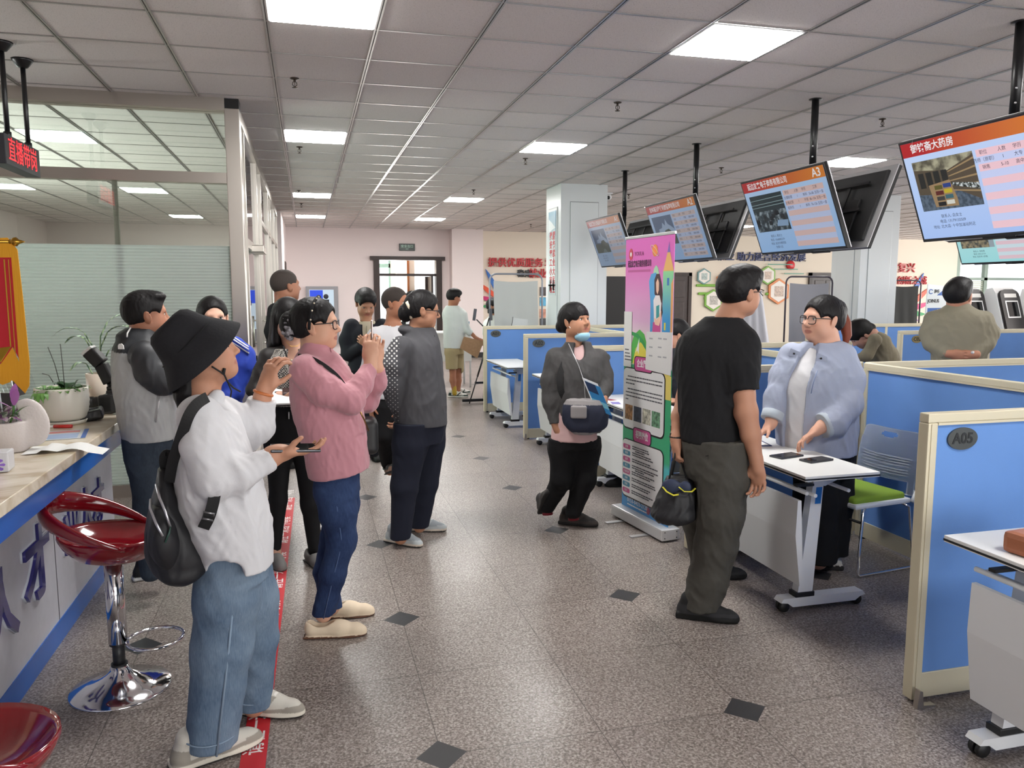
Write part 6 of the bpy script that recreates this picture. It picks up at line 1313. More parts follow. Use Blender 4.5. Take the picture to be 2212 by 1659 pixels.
# phone lying on her palm
ph = thing('phone', 'grey phone lying flat on the palm of the woman in the bucket hat', 'phone', loc, rz)
pm = frame(np.array((0.273, -0.17, 1.105)), (1, -.05, -.05), (.06, 1, .12))
b = BM(); box(b, -.081, .081, -.038, .038, -.0045, .0045, .004, pm); obj('case', b, PHONE, ph)
b = BM(); box(b, -.076, .076, -.035, .035, .0045, .0052, 0, pm); obj('screen', b, SCREEN_OFF, ph)
# backpack
bp = thing('backpack', 'small black nylon backpack with silver zips on the back of the woman in white shirt', 'backpack', loc, rz)
V, Q = solid([('u', Lo([(1.041, -0.144, -0.02, 0.016, 0.05), (0.993, -0.14, -0.02, 0.029, 0.1), (0.913, -0.134, -0.02, 0.06, 0.14), (0.814, -0.116, -0.02, 0.096, 0.155), (0.731, -0.103, -0.02, 0.103, 0.155), (0.668, -0.1, -0.02, 0.056, 0.13), (0.648, -0.097, -0.02, 0.02, 0.08)], 2.5), .02)], .006, [(.006, .12, 3)])
bag = mat('black_nylon', S(32, 32, 35), .55, spec=.4, bump=.12, bscale=70)
obj('bag_body', mesh_from('bag_body', V, Q), bag, bp)
V, Q = solid([('u', Lo([(0.941, -0.156, -0.09, 0.023, 0.08), (0.872, -0.147, -0.1, 0.048, 0.11), (0.793, -0.143, -0.1, 0.05, 0.11), (0.734, -0.138, -0.09, 0.031, 0.08)], 2.5), .02)], .006, [(.004, .1, 8)]); obj('front_pocket', mesh_from('front_pocket', V, Q), bag, bp)
zip_ = mat('zip_silver', S(200, 200, 205), .3, .9)
for pts in ([(-0.16, -0.14, 1.014), (-0.151, -0.17, 0.976), (-0.135, -0.195, 0.936), (-0.123, -0.205, 0.887)], [(-0.178, -0.15, 0.969), (-0.18, -0.17, 0.944), (-0.163, -0.21, 0.905), (-0.144, -0.225, 0.865)]):
    b = BM(); tube(b, pts, .0045, 6); obj('zip', b, zip_, bp)
b = BM(); tube(b, [(-0.122, -0.21, 0.889), (-0.126, -0.215, 0.872), (-0.139, -0.22, 0.842)], [.004, .009, .008], 6, flat=.4); obj('zip_pull', b, mat('green_tab', S(44, 76, 66), .5), bp)
def strap(pts, w, parent, name='strap', m=None, th=.004):
    b = BM(); prev = None; pts = [np.array(p, float) for p in pts]
    for _ in range(2): pts = [pts[0]]+[q for p0, p1 in zip(pts, pts[1:]) for q in (p0*.75+p1*.25, p0*.25+p1*.75)]+[pts[-1]]
    for i, p in enumerate(pts):
        t = pts[min(i+1, len(pts)-1)]-pts[max(i-1, 0)]; t = t/np.linalg.norm(t); s = np.cross(t, (0, 1, 0)) ; s = s/np.linalg.norm(s); n = np.cross(s, t)
        ring = [b.verts.new(p+s*w*a+n*th*c) for a, c in ((-1, -1), (1, -1), (1, 1), (-1, 1))]
        if prev:
            for k in range(4): b.faces.new((prev[k], prev[(k+1) % 4], ring[(k+1) % 4], ring[k]))
        else: b.faces.new(ring[::-1])
        prev = ring
    b.faces.new(prev); bmesh.ops.recalc_face_normals(b, faces=b.faces)
    return obj(name, b, m or CORD, parent)
strap([(0.003, -0.17, 1.291), (-0.028, -0.215, 1.278), (-0.051, -0.235, 1.249), (-0.068, -0.225, 1.204), (-0.09, -0.19, 1.14), (-0.11, -0.14, 1.079), (-0.124, -0.1, 1.01)], .017, bp)
s2 = strap([(0.013, -0.245, 0.989), (0.006, -0.243, 0.956), (-0.007, -0.238, 0.914), (-0.025, -0.22, 0.877)], .018, bp)
b = BM(); tube(b, [(-0.022, -0.255, 0.938), (0.009, -0.255, 0.929), (0.004, -0.255, 0.908), (-0.027, -0.255, 0.918)], .004, 6, closed=True); obj('buckle', b, mat('pewter', S(150, 150, 152), .35, .8), s2)
strap([(-0.135, -0.02, 0.993), (-0.143, -0.03, 1.059), (-0.142, -0.03, 1.083), (-0.127, -0.03, 1.097), (-0.12, -0.03, 1.073), (-0.126, -0.02, 1.008)], .012, bp, 'carry_loop')
# ---- woman in pink jacket photographing with a phone
loc, rz = (0.096, 3.723, 0), -0.0258
hc = (-0.054, 0, 1.475)
rs = [(-0.102, -0.14, 1.279, 0.074), (-0.027, -0.18, 1.199, 0.072), (0.088, -0.19, 1.143, 0.058), (0.14, -0.14, 1.21, 0.048), (0.179, -0.09, 1.276, 0.04)]
ls = [(-0.027, 0.15, 1.249, 0.081), (0.069, 0.16, 1.155, 0.075), (0.166, 0.12, 1.107, 0.063), (0.213, 0.05, 1.197, 0.049), (0.216, 0, 1.267, 0.042)]
wr, wl = (0.184, -0.085, 1.306), (0.212, 0, 1.293)
jn = [(0.008, -0.05, 0.812, 0.078), (0.009, -0.06, 0.704, 0.093), (0.021, -0.07, 0.595, 0.084), (0.033, -0.07, 0.471, 0.067), (-0.012, -0.06, 0.302, 0.059), (-0.06, -0.06, 0.11, 0.055)]
jf = [(0.043, 0.06, 0.786, 0.08), (0.038, 0.09, 0.595, 0.086), (-0.001, 0.1, 0.42, 0.068), (-0.048, 0.1, 0.259, 0.057), (-0.024, 0.12, 0.066, 0.053)]
P, M, mx = person('woman in pink half-zip jacket and jeans holding up a phone to take a picture', loc, rz, head=(hc, -14, 3, 0, 1.0, 1.06, (-0.079, 0, 1.334)),
    torso=[(1.346, -0.064, 0, 0.066, 0.075), (1.297, -0.046, 0, 0.103, 0.12), (1.155, -0.024, 0, 0.135, 0.16), (0.934, 0.012, 0, 0.136, 0.16), (0.845, 0.015, 0, 0.112, 0.12)],
    limbs=[thin(rs, .045, .028)+[(*wr, .025)], thin(ls, .045, .028)+[(*wl, .025)], thin(jn, .075, .04), thin(jf, .075, .04)],
    hands=[dict(w=wr, d=(.02, -.02, 1), n=(.35, .95, .1), side=1, curl=(30, 40, 28), thumb=(22, 42), s=.95), dict(w=wl, d=(.06, -.02, 1), n=(-.1, -1, .1), side=-1, curl=(24, 38, 25), thumb=(24, 42), s=.95)],
    hair=dict(style='up', t=.013, extra=[('u', El((-0.174, 0.02, 1.479), (.048, .055, .060)), .012)]), skin=S(212, 164, 138))
glasses(P, mx, GLASSF, 'rect', .026, .0195)
b = BM(); rng = random.Random(3)
for k in range(46):
    a = 6.283*rng.random(); q = .3+.7*rng.random(); c_ = math.sqrt(max(0, 1-q*q*.8)); ball(b, np.array((-0.168, 0.02, 1.475))+np.array((.046*q*math.cos(a)+.006, -.052*c_, .060*q*math.sin(a)-.006)), (.009+.006*rng.random(), .008, .007+.006*rng.random()), 8)
obj('scrunchie', b, mat('patterned_satin', S(124, 122, 126), .4, var=.9, vscale=60), P)
b = BM(); hb = []
for k in range(15):
    a = R(-15+k*150/14); hb.append(mx @ Vector((-.005+.02*math.sin(a), -.100*math.cos(a), .012+.112*math.sin(a))))
tube(b, hb, .007, 8); band = obj('headband', b, BLACK_CLOTH, P)
for q in hb[2:12:2]: b = BM(); ball(b, q+Vector((.004, -.006, .003)), .0042, 8); obj('pearl', b, mat('pearl', S(226, 214, 190), .25), band)
pk = mat('pink_jersey', S(190, 132, 142), .8, bump=.06, bscale=220, sheen=.25)
cloth('jacket', P, chain(rs, .03)+hole(rs[-2], rs[-1], .029)+chain(ls, .03)+hole(ls[-2], ls[-1], .029)+[('u', Lo([(1.398, -0.054, 0, 0.062, 0.07), (1.368, -0.059, 0, 0.071, 0.078), (1.329, -0.053, 0, 0.104, 0.12), (1.264, -0.042, 0, 0.134, 0.175), (1.155, -0.025, 0, 0.16, 0.19), (1.045, -0.009, 0, 0.163, 0.19), (0.934, 0.012, 0, 0.154, 0.185), (0.822, 0.024, 0, 0.148, 0.18), (0.764, 0.029, 0, 0.142, 0.178)], 2.35), .02)]
    + [('s', Rc((-0.046, 0, 1.468), (-0.056, 0, 1.385), .07, .060), .006), ('i', Pl((0.035, 0, 0.784), (.16, 0, -1)), .006)], pk, .0055, [(.008, .10, 21), (.0035, .045, 7)])
b = BM(); tube(b, [(0.004, -0.055, 1.371), (0.013, -0.08, 1.324), (0.032, -0.1, 1.272)], .0018, 5); obj('zip', b, mat('rose_zip', S(150, 92, 104), .5), P)
jm = denim('dark_blue_denim', S(32, 44, 76), S(54, 72, 108))
cloth('jeans', P, [('u', Lo([(0.856, 0.021, 0, 0.104, 0.13), (0.778, 0.02, 0, 0.105, 0.14), (0.688, 0.021, 0, 0.104, 0.14)], 2.3), .03)]+chain(jn, .03)+chain(jf, .02)+hem(jn[-1], .07)+hem(jf[-1], .055)+top((0.004, 0, 0.823)[2]), jm, .0055, [(.005, .09, 4), (.003, .05, 9)])
b = BM(); tube(b, [np.array(p[:3])+np.array((.0, -p[3]-.001, 0)) for p in jn[1:]], .003, 6); obj('side_seam', b, mat('seam_blue', S(70, 90, 128), .9), P)
lf = [S(222, 204, 178), S(92, 62, 46)]
shoe('shoe', 'loafer', (-0.068, -0.058, 0), -8, (SHOE, lf), P, .265, h=.005)
shoe('shoe', 'loafer', (-0.012, 0.159, 0), -6, (SHOE, lf), P, .255, h=.005)
ph = thing('phone', 'thin silver-edged phone held upright by the woman in pink', 'phone', loc, rz)
pm = frame(np.array((0.195, -0.045, 1.418)), (.045, 1, 0), (.0, -.05, 1))
b = BM(); box(b, -.037, .037, -.078, .078, -.004, .004, .0035, pm); obj('case', b, mat('phone_rose', S(190, 176, 172), .25, .7), ph)
b = BM(); box(b, -.0345, .0345, -.075, .075, -.0046, -.004, 0, pm); obj('screen', b, SCREEN_OFF, ph)
hb_ = thing('handbag', 'small black crossbody bag on a chain at the hip of the woman in pink', 'bag', loc, rz)
V, Q = solid([('u', Bx((0.174, 0.03, 0.944), (.042, .075, .085), None, .03), .01)], .006); obj('pouch', mesh_from('pouch', V, Q), LEATHER, hb_)
strap([(-0.135, -0.1, 1.343), (-0.079, -0.165, 1.339), (-0.018, -0.19, 1.303), (0.034, -0.185, 1.256), (0.069, -0.2, 1.203)], .008, hb_)
b = BM(); tube(b, [(0.123, -0.2, 1.103), (0.143, -0.19, 1.059), (0.167, -0.08, 0.986)], .004, 6); obj('chain', b, mat('brass_chain', S(150, 116, 74), .35, .9), hb_)
def std_limbs(ls_, a=(.045, .028), wr=None): return thin(ls_, *a)+([(*wr, .026)] if wr else [])
DKNAVY = mat('navy_trouser', S(30, 33, 46), .85, spec=.25, bump=.08, bscale=240)
BLKTR = mat('black_trouser', S(22, 22, 24), .85, spec=.25, bump=.08, bscale=240)
# ---- woman in dark grey jacket, hands behind her back
loc, rz = (0.620, 4.952, 0), -0.1246
hc = (0.092, 0, 1.51)
rs = [(-0.044, -0.13, 1.281, 0.077), (-0.102, -0.15, 1.174, 0.077), (-0.121, -0.14, 1.073, 0.069), (-0.085, -0.06, 0.937, 0.055), (-0.058, 0, 0.863, 0.047)]
ls = [(0.064, 0.14, 1.266, 0.082), (0.002, 0.18, 1.111, 0.079), (-0.039, 0.17, 0.99, 0.067), (-0.07, 0.08, 0.881, 0.048)]
wr, wl = (-0.058, 0, 0.854), (-0.07, 0.07, 0.864)
jn = [(0.018, -0.07, 0.842, 0.123), (-0.002, -0.07, 0.665, 0.111), (-0.042, -0.08, 0.398, 0.085), (-0.073, -0.08, 0.057, 0.064)]
jf = [(0.126, 0.08, 0.816, 0.115), (0.124, 0.1, 0.628, 0.1), (0.097, 0.12, 0.359, 0.08), (0.05, 0.14, 0.061, 0.062)]
P, M, mx = person('woman in dark grey jacket with a knotted bun and glasses, hands clasped behind her back', loc, rz, head=(hc, 2, -7, 0, 1.0, 1.05, (0.043, 0, 1.335)),
    torso=[(1.358, 0.056, 0, 0.081, 0.07), (1.291, 0.055, 0, 0.125, 0.11), (1.129, 0.046, 0, 0.147, 0.15), (0.83, 0.068, 0, 0.151, 0.15), (0.74, 0.067, 0, 0.122, 0.14)], limbs=[std_limbs(rs, wr=wr), std_limbs(ls, wr=wl), thin(jn, .075, .04), thin(jf, .075, .04)],
    hands=[dict(w=wr, d=(-.3, .4, -.9), n=(-.8, -.2, .2), side=1, curl=(30, 45, 30), s=.9)],
    hair=dict(style='up', t=.013, extra=[('u', El((-0.019, 0, 1.493), (.048, .052, .058)), .012)]), skin=S(184, 134, 106))
glasses(P, mx, GLASSF, 'rect', .025, .017)
b = BM()
for q in ((882,655), (886,664), (887,676), (888,686)): pass
tube(b, [(-0.009, -0.05, 1.563), (0.008, -0.06, 1.535), (0.016, -0.06, 1.494), (0.015, -0.05, 1.46)], [.012, .016, .012, .010], 8); obj('hair_clasp', b, mat('pearl', S(226, 214, 190), .25), P)
def dotted(name, col):
    m, t, p = nt(name); N, Lk = t.nodes, t.links; tc = N.new('ShaderNodeTexCoord'); mp = N.new('ShaderNodeMapping'); mp.inputs['Rotation'].default_value = (0, R(45), R(0)); Lk.new(tc.outputs['Object'], mp.inputs[0])
    sp = N.new('ShaderNodeSeparateXYZ'); Lk.new(mp.outputs[0], sp.inputs[0]); o = []
    for i in (0, 2):
        a = N.new('ShaderNodeMath'); a.operation = 'MULTIPLY'; a.inputs[1].default_value = 2*math.pi/.021; Lk.new(sp.outputs[i], a.inputs[0]); s = N.new('ShaderNodeMath'); s.operation = 'SINE'; Lk.new(a.outputs[0], s.inputs[0]); o.append(s)
    ml = N.new('ShaderNodeMath'); ml.operation = 'ADD'; Lk.new(o[0].outputs[0], ml.inputs[0]); Lk.new(o[1].outputs[0], ml.inputs[1])
    tz = N.new('ShaderNodeSeparateXYZ'); Lk.new(tc.outputs['Object'], tz.inputs[0])
    mr = N.new('ShaderNodeMapRange'); mr.inputs[1].default_value = .98; mr.inputs[2].default_value = 1.34; mr.inputs[3].default_value = 1.7; mr.inputs[4].default_value = .55; Lk.new(tz.outputs[2], mr.inputs[0])
    xr = N.new('ShaderNodeMapRange'); xr.inputs[1].default_value = -.07; xr.inputs[2].default_value = -.045; xr.inputs[3].default_value = 0; xr.inputs[4].default_value = 3; Lk.new(tz.outputs[0], xr.inputs[0])
    ad = N.new('ShaderNodeMath'); ad.operation = 'ADD'; Lk.new(mr.outputs[0], ad.inputs[0]); Lk.new(xr.outputs[0], ad.inputs[1])
    gt = N.new('ShaderNodeMath'); gt.operation = 'GREATER_THAN'; Lk.new(ml.outputs[0], gt.inputs[0]); Lk.new(ad.outputs[0], gt.inputs[1])
    mx_ = N.new('ShaderNodeMix'); mx_.data_type = 'RGBA'; Lk.new(gt.outputs[0], mx_.inputs[0]); mx_.inputs[6].default_value = (*col, 1); mx_.inputs[7].default_value = (*S(206, 206, 204), 1); Lk.new(mx_.outputs[2], p.inputs['Base Color']); p.inputs['Roughness'].default_value = .85
    return m
cloth('jacket', P, [('u', Lo([(1.405, 0.082, 0, 0.073, 0.062), (1.358, 0.075, 0, 0.108, 0.08), (1.3, 0.057, 0, 0.138, 0.125), (1.217, 0.047, 0, 0.159, 0.155), (1.099, 0.045, 0, 0.171, 0.165), (0.95, 0.061, 0, 0.172, 0.17), (0.782, 0.069, 0, 0.168, 0.165)], 2.3), .02), ('u', El((-0.009, 0.03, 1.387), (.06, .085, .035)), .02)]+chain(rs, .03)+chain(ls, .03)
    + [('s', Rc((0.097, 0, 1.481), (0.09, 0, 1.405), .06, .055), .006)], dotted('dotted_grey_shell', S(72, 72, 76)), .0065, [(.008, .11, 31), (.003, .05, 7)])
b = BM(); tube(b, [(0.158, -0.06, 1.355), (0.179, -0.08, 1.252), (0.195, -0.07, 1.075), (0.201, -0.07, 0.839)], .002, 5); obj('zip', b, BLACK_CLOTH, P)
cloth('trousers', P, [('u', Lo([(0.86, 0.065, 0, 0.148, 0.14), (0.74, 0.064, 0, 0.155, 0.145), (0.664, 0.061, 0, 0.142, 0.14)], 2.3), .03)]+chain(jn, .03)+chain(jf, .02)+hem(jn[-1], .075)+hem(jf[-1], .07)+top((0.041, 0, 0.807)[2]), DKNAVY, .0065, [(.005, .12, 4)])
gy = [S(150, 156, 160), S(196, 184, 170), S(176, 182, 184), S(205, 208, 208), S(60, 62, 66)]
shoe('shoe', 'sneaker', (-0.099, 0.013, 0), -38, (SHOE, gy), P, .26, h=.006); shoe('shoe', 'sneaker', (0.042, 0.255, 0), -12, (SHOE, gy), P, .25, h=.006)
# ---- woman in houndstooth waistcoat
loc, rz = (-0.129, 4.783, 0), 0.0270
hc = (0.026, 0, 1.465)
rs = [(-0.096, 0, 1.244, 0.054), (-0.135, -0.01, 1.156, 0.051), (-0.184, -0.03, 1.059, 0.043), (-0.101, -0.12, 1.025, 0.04), (-0.035, -0.16, 1.027, 0.034)]
ls = [(0.178, 0, 1.227, 0.055), (0.201, -0.01, 1.119, 0.05), (0.213, -0.04, 1.036, 0.044), (0.114, -0.14, 1.008, 0.035)]
wr, wl = (-0.025, -0.165, 1.028), (0.103, -0.145, 1.009)
jn = [(-0.038, 0, 0.946, 0.099), (-0.054, 0, 0.724, 0.08), (-0.07, -0.02, 0.391, 0.05), (-0.097, -0.02, 0.063, 0.031)]
jf = [(0.094, 0, 0.94, 0.099), (0.098, 0, 0.715, 0.081), (0.116, -0.02, 0.348, 0.056), (0.132, -0.02, 0.052, 0.037)]
P, M, mx = person('woman with long dark hair in a checked waistcoat over black sleeves, holding a clipboard', loc, rz, head=(hc, -72, -3, 0, 1.0, 1.02, (0.047, 0, 1.285)), h=.005,
    torso=[(1.306, 0.047, 0, 0.06, 0.06), (1.241, 0.043, 0, 0.123, 0.09), (1.026, 0.044, 0, 0.137, 0.11), (0.887, 0.043, 0, 0.145, 0.12), (0.746, 0.045, 0, 0.138, 0.12)], limbs=[std_limbs(rs, wr=wr), std_limbs(ls, wr=wl), thin(jn, .07, .030)+[(-0.108, 0, -0.018, 0.036)], thin(jf, .07, .030)+[(0.119, 0, -0.041, 0.037)]],
    hands=[dict(w=wr, d=(1, -.2, -.1), n=(0, .3, 1), side=1, curl=(35, 40, 25), s=.9), dict(w=wl, d=(-1, -.2, -.1), n=(0, .3, 1), side=-1, curl=(35, 40, 25), s=.9)],
    hair=dict(style='long', t=.015, extra=[('u', Rc((-0.048, 0.06, 1.436), (-0.073, 0.03, 1.307), .034, .03), .03), ('u', Rc((0.11, 0.05, 1.434), (0.138, 0.02, 1.303), .036, .03), .03)]), skin=S(204, 160, 138))
def tweed():
    m, t, p = nt('houndstooth'); N, Lk = t.nodes, t.links; tc = N.new('ShaderNodeTexCoord'); ck = N.new('ShaderNodeTexChecker'); ck.inputs['Scale'].default_value = 130; Lk.new(tc.outputs['Object'], ck.inputs[0]); ck.inputs[1].default_value = (*S(196, 192, 184), 1); ck.inputs[2].default_value = (*S(52, 50, 50), 1)
    n = N.new('ShaderNodeTexNoise'); n.inputs['Scale'].default_value = 90; Lk.new(tc.outputs['Object'], n.inputs[0]); mx_ = N.new('ShaderNodeMix'); mx_.data_type = 'RGBA'; mx_.blend_type = 'MULTIPLY'; mx_.inputs[0].default_value = .8; Lk.new(ck.outputs[0], mx_.inputs[6]); r = ramp(N, [(.4, (.35, .35, .35)), (.55, (1, 1, 1))]); Lk.new(n.outputs[0], r.inputs[0]); Lk.new(r.outputs[0], mx_.inputs[7]); Lk.new(mx_.outputs[2], p.inputs['Base Color']); p.inputs['Roughness'].default_value = .9
    return m
SHEER = mat('black_chiffon', S(34, 31, 31), .6, bump=.1, bscale=200)
V, Q = solid(chain(rs[:-1]+[rs[-1]], .02)+[('u', Rc(rs[0][:3], (-0.012, 0, 1.269, 0.041)[:3], .05, .05), .02)], .007, [(.005, .07, 6)]); obj('sleeve', mesh_from('sleeve', V, Q), SHEER, P)
V, Q = solid(chain(ls, .02)+[('u', Rc(ls[0][:3], (0.104, 0, 1.261, 0.041)[:3], .05, .05), .02)], .007, [(.005, .07, 6)]); obj('sleeve', mesh_from('sleeve', V, Q), SHEER, P)
vest = cloth('waistcoat', P, [('u', Lo([(1.296, 0.042, 0, 0.104, 0.085), (1.233, 0.04, 0, 0.142, 0.115), (1.109, 0.036, 0, 0.154, 0.135), (0.965, 0.032, 0, 0.153, 0.135)], 2.4), .02), ('s', El((0.044, -0.14, 1.268), (.055, .10, .115)), .01)], tweed(), .0065, [(.004, .1, 5)])
b = BM(); tube(b, [(-0.01, -0.115, 1.315), (0.017, -0.145, 1.219), (0.034, -0.15, 1.179), (0.03, -0.15, 0.991)], .008, 6, flat=.5); tube(b, [(0.124, -0.105, 1.307), (0.079, -0.14, 1.217), (0.041, -0.15, 1.178)], .008, 6, flat=.5); obj('black_edging', b, BLACK_CLOTH, vest)
for yy in (775, 800, 832, 862): pass
for q in ((0.033, -0.158, 1.238), (0.031, -0.16, 1.174), (0.028, -0.16, 1.084), (0.026, -0.16, 1.014)): b = BM(); ball(b, q, .006, 8); obj('pearl_button', b, mat('pearl'), vest)
b = BM(); tube(b, [(0.006, -0.075, 1.339), (0.031, -0.1, 1.313), (0.067, -0.1, 1.313), (0.094, -0.075, 1.337)], .0015, 5); obj('necklace', b, mat('fine_gold', S(214, 170, 80), .3, .9), P)
cloth('trousers', P, [('u', Lo([(0.965, 0.036, 0, 0.154, 0.125), (0.887, 0.035, 0, 0.164, 0.135), (0.747, 0.032, 0, 0.158, 0.13)], 2.3), .03)]+chain(jn, .03)+chain(jf, .03), BLKTR, .007, [(.004, .12, 4)])
for dx, px in ((0, 0),): b = BM(); tube(b, [(0.008, -0.145, 0.938), (0.007, -0.145, 0.897)], .004, 6); tube(b, [(0.041, -0.145, 0.936), (0.04, -0.145, 0.896)], .004, 6); ball(b, (0.024, -0.15, 0.954), .006, 8); obj('belt_buckle', b, SILV, P)
fl_ = [S(120, 118, 116), S(70, 68, 66)]
shoe('shoe', 'flat', (-0.107, -0.003, 0), -75, (SHOE, fl_), P, .235, h=.006); shoe('shoe', 'flat', (0.118, -0.068, 0), -70, (SHOE, fl_), P, .235, h=.006)
cbd = thing('clipboard', 'white papers on a clipboard in the hands of the woman in the checked waistcoat', 'clipboard', loc, rz)
cm_ = frame(np.array((0.036, -0.2, 1.035)), (1, 0, 0), (0, .9, .35)); b = BM(); box(b, -.13, .13, -.09, .10, -.012, -.004, .002, cm_); obj('board', b, BLKP, cbd); b = BM(); box(b, -.125, .125, -.088, .095, -.004, .006, 0, cm_); obj('papers', b, PAPER, cbd)
b = BM(); box(b, -.06, .05, .0, .07, .006, .022, .006, cm_); obj('dark_notebook', b, mat('notebook_brown', S(60, 38, 36), .4), cbd)
# ---- young man in white T-shirt, mid-step
loc, rz = (0.690, 6.111, 0), -0.1125
hc = (-0.019, 0, 1.536)
rs = [(-0.177, -0.05, 1.3, 0.06), (-0.222, -0.06, 1.166, 0.057), (-0.253, -0.06, 1.024, 0.05), (-0.237, -0.06, 0.779, 0.036)]
ls = [(0.063, 0.05, 1.293, 0.065), (0.074, 0.06, 1.044, 0.055), (0.069, 0.02, 0.761, 0.037)]
wr, wl = (-0.23, -0.06, 0.757), (0.069, 0.02, 0.739)
jn = [(-0.125, -0.05, 0.731, 0.079), (-0.136, -0.06, 0.514, 0.072), (-0.107, 0.1, 0.258, 0.056)]
jf = [(0.003, 0.05, 0.714, 0.081), (0.02, -0.05, 0.435, 0.065), (0.044, -0.04, 0.134, 0.048)]
P, M, mx = person('young man with cropped hair in a plain white T-shirt and black trousers walking forward', loc, rz, head=(hc, -28, 2, 0, 1.03, .98, (-0.051, 0, 1.333)), h=.0055, neck=.056,
    torso=[(1.376, -0.046, 0, 0.083, 0.07), (1.304, -0.051, 0, 0.151, 0.1), (1.087, -0.051, 0, 0.148, 0.12), (0.833, -0.052, 0, 0.138, 0.12), (0.686, -0.055, 0, 0.131, 0.12)], limbs=[std_limbs(rs, wr=wr), std_limbs(ls, wr=wl), thin(jn, .07, .04)+[(-0.094, 0.12, 0.184, 0.034)], thin(jf, .07, .04)],
    hands=[dict(w=wr, d=(.1, -.1, -1), n=(.9, .3, 0), side=1, curl=(30, 40, 25), s=.95), dict(w=wl, d=(0, -.1, -1), n=(-.9, .3, 0), side=-1, curl=(30, 40, 25), s=.95)],
    hair=dict(style='buzz', t=.006, fold=None), hairmat=mat('buzz_hair', S(50, 42, 37), .8, bump=.5, bscale=300), skin=S(168, 116, 90))
cloth('t_shirt', P, [('u', Lo([(1.368, -0.039, 0, 0.097, 0.07), (1.318, -0.054, 0, 0.169, 0.105), (1.232, -0.061, 0, 0.189, 0.13), (1.015, -0.056, 0, 0.181, 0.14), (0.803, -0.06, 0, 0.181, 0.14)], 2.3), .02)]+chain(rs[:3], .03)+chain(ls[:2], .03)+[('s', Rc((-0.034, 0, 1.447), (-0.043, 0, 1.361), .075, .07), .006)]+hole(rs[1], rs[2], .040), WHITE_COTTON, .007, [(.008, .12, 15)])
cloth('trousers', P, [('u', Lo([(0.833, -0.056, 0, 0.171, 0.13), (0.723, -0.058, 0, 0.164, 0.13), (0.631, -0.059, 0, 0.157, 0.12)], 2.3), .03)]+chain(jn, .03)+chain(jf, .03)+top((-0.052, 0, 0.825)[2]), BLKTR, .008, [(.005, .12, 4)])
sd = [S(40, 38, 38), S(34, 32, 32), S(120, 90, 76)]
shoe('sandal', 'sandal', (-0.094, 0.1, 0.166), -80, (SHOE, sd), P, .26, pitch=-18, h=.007); shoe('sandal', 'sandal', (0.047, 0.314, 0), -50, (SHOE, sd), P, .26, h=.007)
b = BM(); tube(b, [np.array((-0.093, 0.1, 0.212))+np.array((math.cos(a)*.048, math.sin(a)*.055, 0)) for a in np.linspace(0, 6.283, 16)[:-1]], .012, 6, closed=True, flat=.5); obj('ankle_strap', b, LEATHER, P)
# ---- man in dark suit looking down
loc, rz = (0.520, 7.181, 0), -0.0723
hc = (-0.004, 0, 1.521)
rs = [(-0.132, 0, 1.31, 0.075), (-0.175, -0.02, 1.191, 0.071), (-0.169, -0.06, 1.069, 0.058), (-0.061, -0.16, 1.136, 0.045)]
ls = [(0.14, 0, 1.308, 0.076), (0.187, -0.02, 1.186, 0.071), (0.159, -0.06, 1.064, 0.059), (0.028, -0.17, 1.144, 0.045)]
wr, wl = (-0.053, -0.165, 1.145), (0.016, -0.175, 1.153)
jn = [(-0.058, 0, 0.957, 0.092), (-0.066, 0, 0.575, 0.076), (-0.075, 0, 0.167, 0.055)]
jf = [(0.05, 0, 0.955, 0.093), (0.05, 0, 0.572, 0.076), (0.042, 0, 0.163, 0.055)]
P, M, mx = person('man in dark suit and pale shirt looking down at his hands near the back doorway', loc, rz, head=(hc, -78, -30, 0, 1.04, .95, (0, 0.02, 1.325)), h=.006,
    torso=[(1.334, 0.004, 0, 0.079, 0.06), (1.271, 0.003, 0, 0.13, 0.09), (1.082, 0.001, 0, 0.12, 0.11), (0.914, -0.001, 0, 0.109, 0.11)], limbs=[std_limbs(rs, wr=wr), std_limbs(ls, wr=wl), thin(jn, .07, .04), thin(jf, .07, .04)],
    hands=[dict(w=wr, d=(.7, -.2, .5), n=(.2, .9, .2), side=1, curl=(35, 50, 30), s=.9), dict(w=wl, d=(-.7, -.2, .5), n=(-.2, .9, .2), side=-1, curl=(35, 50, 30), s=.9)],
    hair=dict(style='male', t=.016), skin=S(176, 130, 104))
SUIT = mat('charcoal_suit', S(30, 33, 40), .8, spec=.25)
cloth('shirt', P, [('u', Lo([(1.359, 0.005, 0, 0.071, 0.068), (1.309, 0.004, 0, 0.088, 0.088), (1.082, -0.001, 0, 0.088, 0.118)], 2.3), .02)], mat('pale_shirt', S(196, 186, 162), .8), .007, None)
cloth('suit_jacket', P, [('u', Lo([(1.334, 0.004, 0, 0.113, 0.075), (1.284, 0.003, 0, 0.163, 0.11), (1.082, -0.001, 0, 0.155, 0.128), (0.914, -0.005, 0, 0.181, 0.13)], 2.4), .02)]+chain(rs, .025)+chain(ls, .025)+[('s', Rc((0.001, -0.1, 1.379), (-0.009, -0.145, 1.11), .055, .022), .008)], SUIT, .007, [(.004, .1, 4)])
b = BM(); tube(b, [(0, -0.105, 1.322), (-0.009, -0.135, 1.093)], [.010, .018], 6, flat=.3); obj('necktie', b, mat('tie_grey', S(120, 116, 96), .6), P)
cloth('trousers', P, [('u', Lo([(0.956, -0.004, 0, 0.139, 0.115), (0.871, -0.006, 0, 0.131, 0.11)], 2.3), .03)]+chain(jn, .03)+chain(jf, .03), SUIT, .009, None)
bs = [S(22, 22, 22), S(16, 16, 16)]
shoe('shoe', 'loafer', (-0.082, 0.481, 0), -80, (SHOE, bs), P, .27, h=.008); shoe('shoe', 'loafer', (0.043, 0.457, 0), -80, (SHOE, bs), P, .27, h=.008)
